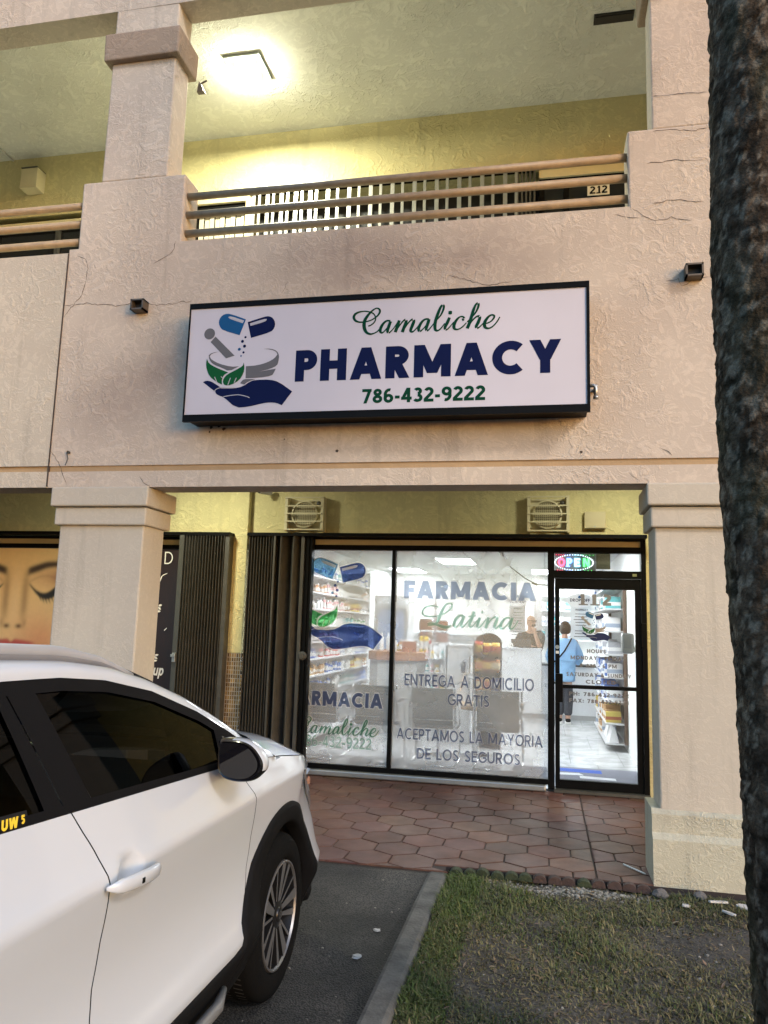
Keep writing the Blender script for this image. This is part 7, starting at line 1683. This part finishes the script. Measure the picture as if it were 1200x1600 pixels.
skin('shirt', {'pelvis': ((-.27, 15.02, .97), (.195, .155)), 'waist': ((-.27, 14.98, 1.12), (.20, .16)), 'chest': ((-.26, 14.88, 1.33), (.225, .175)), 'neckb': ((-.25, 14.79, 1.475), (.125, .115)), 'shr': ((-.075, 14.835, 1.425), .122), 'sleever': ((-.085, 14.69, 1.315), .088), 'sleeverb': ((-.088, 14.655, 1.285), .080), 'shl': ((-.435, 14.855, 1.415), .122), 'sleevel': ((-.48, 14.73, 1.315), .088), 'sleevelb': ((-.492, 14.70, 1.285), .080)},
     [('pelvis', 'waist'), ('waist', 'chest'), ('chest', 'neckb'), ('chest', 'shr'), ('shr', 'sleever'), ('sleever', 'sleeverb'), ('chest', 'shl'), ('shl', 'sleevel'), ('sleevel', 'sleevelb')], M_SHIRT, t, 'pelvis')
skin('trousers', {'hip': ((-.27, 15.02, .95), (.16, .125)), 'kl': ((-.37, 15.02, .50), .08), 'al': ((-.37, 15.04, .08), .055), 'kr': ((-.17, 15.02, .50), .08), 'ar': ((-.17, 15.04, .08), .055)}, [('hip', 'kl'), ('kl', 'al'), ('hip', 'kr'), ('kr', 'ar')], M_PANT, t, 'hip')
# woman from behind
t = thing('person', 'short haired woman in a light blue jacket with black shoulder strap seen from behind', 'person', (.30, 13.75, 0))
nd = {'pelvis': ((.28, 13.74, .90), (.15, .115)), 'waist': ((.28, 13.73, 1.05), (.14, .11)), 'chest': ((.28, 13.74, 1.27), (.155, .115)), 'neckb': ((.285, 13.77, 1.42), (.065, .065)), 'neck': ((.29, 13.78, 1.47), (.05, .05)), 'headc': ((.29, 13.79, 1.54), (.065, .075)),
      'shr': ((.45, 13.76, 1.36), .065), 'elr': ((.53, 13.80, 1.10), .045), 'wrr': ((.50, 13.99, 1.00), .030), 'palr': ((.475, 14.07, 1.00), (.034, .020)), 'shl': ((.11, 13.76, 1.36), .065), 'ell': ((.03, 13.80, 1.10), .045), 'wrl': ((.06, 13.99, 1.00), .030), 'pall': ((.085, 14.07, 1.0), (.034, .020)),
      'kr': ((.345, 13.75, .50), .075), 'ar': ((.335, 13.73, .10), .045), 'fr': ((.34, 13.82, .05), .04), 'kl': ((.205, 13.78, .50), .075), 'al': ((.20, 13.78, .10), .045), 'fl': ((.195, 13.87, .05), .04)}
ed = [('pelvis', 'waist'), ('waist', 'chest'), ('chest', 'neckb'), ('neckb', 'neck'), ('neck', 'headc'), ('chest', 'shr'), ('shr', 'elr'), ('elr', 'wrr'), ('wrr', 'palr'), ('chest', 'shl'), ('shl', 'ell'), ('ell', 'wrl'), ('wrl', 'pall'), ('pelvis', 'kr'), ('kr', 'ar'), ('ar', 'fr'), ('pelvis', 'kl'), ('kl', 'al'), ('al', 'fl')]
for nm, px_ in (('palr', .475), ('pall', .085)):
    for i in range(4): nd[f'{nm}{i}'] = ((px_-.024+.016*i, 14.10, .998), .0088); nd[f'{nm}{i}b'] = ((px_-.024+.016*i, 14.135+.006*(i in (1, 2)), .985), .008); ed += [(nm, f'{nm}{i}'), (f'{nm}{i}', f'{nm}{i}b')]
    s = -1 if nm == 'palr' else 1; nd[f'{nm}t'] = ((px_+s*.038, 14.08, 1.0), .010); nd[f'{nm}tb'] = ((px_+s*.048, 14.11, .995), .009); ed += [(nm, f'{nm}t'), (f'{nm}t', f'{nm}tb')]
skin('body', nd, ed, M_SKIN, t, 'pelvis')
mb, W = head(t, Vector((.29, 13.79, 1.585)), R(205), M_SKIN); mb.build('head', M_SKIN, t, smooth=True)
h = MB()
def hairf(p): return Vector((p.x*(1+.10*max(0, -p.z)), p.y, max(p.z, -.80)*(1 if p.z > 0 else 1.05)))
ellipsoid(h, W(0, .016, .022), (.098, .105, .122), 18, hairf); h.build('hair', M_HAIR, t, smooth=True)
m_ = MB().tube([W(-.06, -.06, -.03), W(-.079, .0, -.02)], .004, 5).tube([W(.06, -.06, -.03), W(.079, .0, -.02)], .004, 5); ellipsoid(m_, W(0, -.085, -.05), (.055, .03, .045), 10); m_.build('face_mask', M_WHITEP, t, smooth=True)
skin('jacket', {'hem': ((.28, 13.74, .70), (.205, .165)), 'pelvis': ((.28, 13.74, .90), (.195, .155)), 'waist': ((.28, 13.73, 1.06), (.185, .150)), 'chest': ((.28, 13.74, 1.26), (.195, .150)), 'neckb': ((.285, 13.77, 1.40), (.10, .09)), 'shr': ((.455, 13.76, 1.345), .095), 'elr': ((.545, 13.80, 1.10), .078), 'wrr': ((.505, 13.97, 1.005), .055), 'shl': ((.105, 13.76, 1.345), .095), 'ell': ((.02, 13.80, 1.10), .078), 'wrl': ((.06, 13.97, 1.005), .055)},
     [('hem', 'pelvis'), ('pelvis', 'waist'), ('waist', 'chest'), ('chest', 'neckb'), ('chest', 'shr'), ('shr', 'elr'), ('elr', 'wrr'), ('chest', 'shl'), ('shl', 'ell'), ('ell', 'wrl')], M_JACK, t, 'pelvis')
skin('trousers', {'hip': ((.28, 13.74, .80), (.165, .13)), 'kr': ((.345, 13.75, .48), .092), 'ar': ((.335, 13.73, .13), .075), 'kl': ((.205, 13.78, .48), .092), 'al': ((.20, 13.78, .13), .075)}, [('hip', 'kr'), ('kr', 'ar'), ('hip', 'kl'), ('kl', 'al')], M_PANT, t, 'hip')
for x, y in ((.338, 13.75), (.198, 13.80)):
    MB().cbox(x-.048, y-.09, .007, x+.048, y+.17, .040, .012).build('shoe_sole', M_WHITEP, t); MB().cbox(x-.044, y-.085, .0405, x+.044, y+.15, .10, .025).build('shoe', M_BLACK, t, smooth=True, angle=60)
st = MB(); st.tube([(.40, 13.70, 1.43), (.36, 13.60, 1.36), (.28, 13.572, 1.22), (.18, 13.566, 1.10), (.09, 13.60, 1.02), (.05, 13.70, .98)], .013, 6); st.build('shoulder_strap', M_BLACK, t, smooth=True)
t.location.x += .05
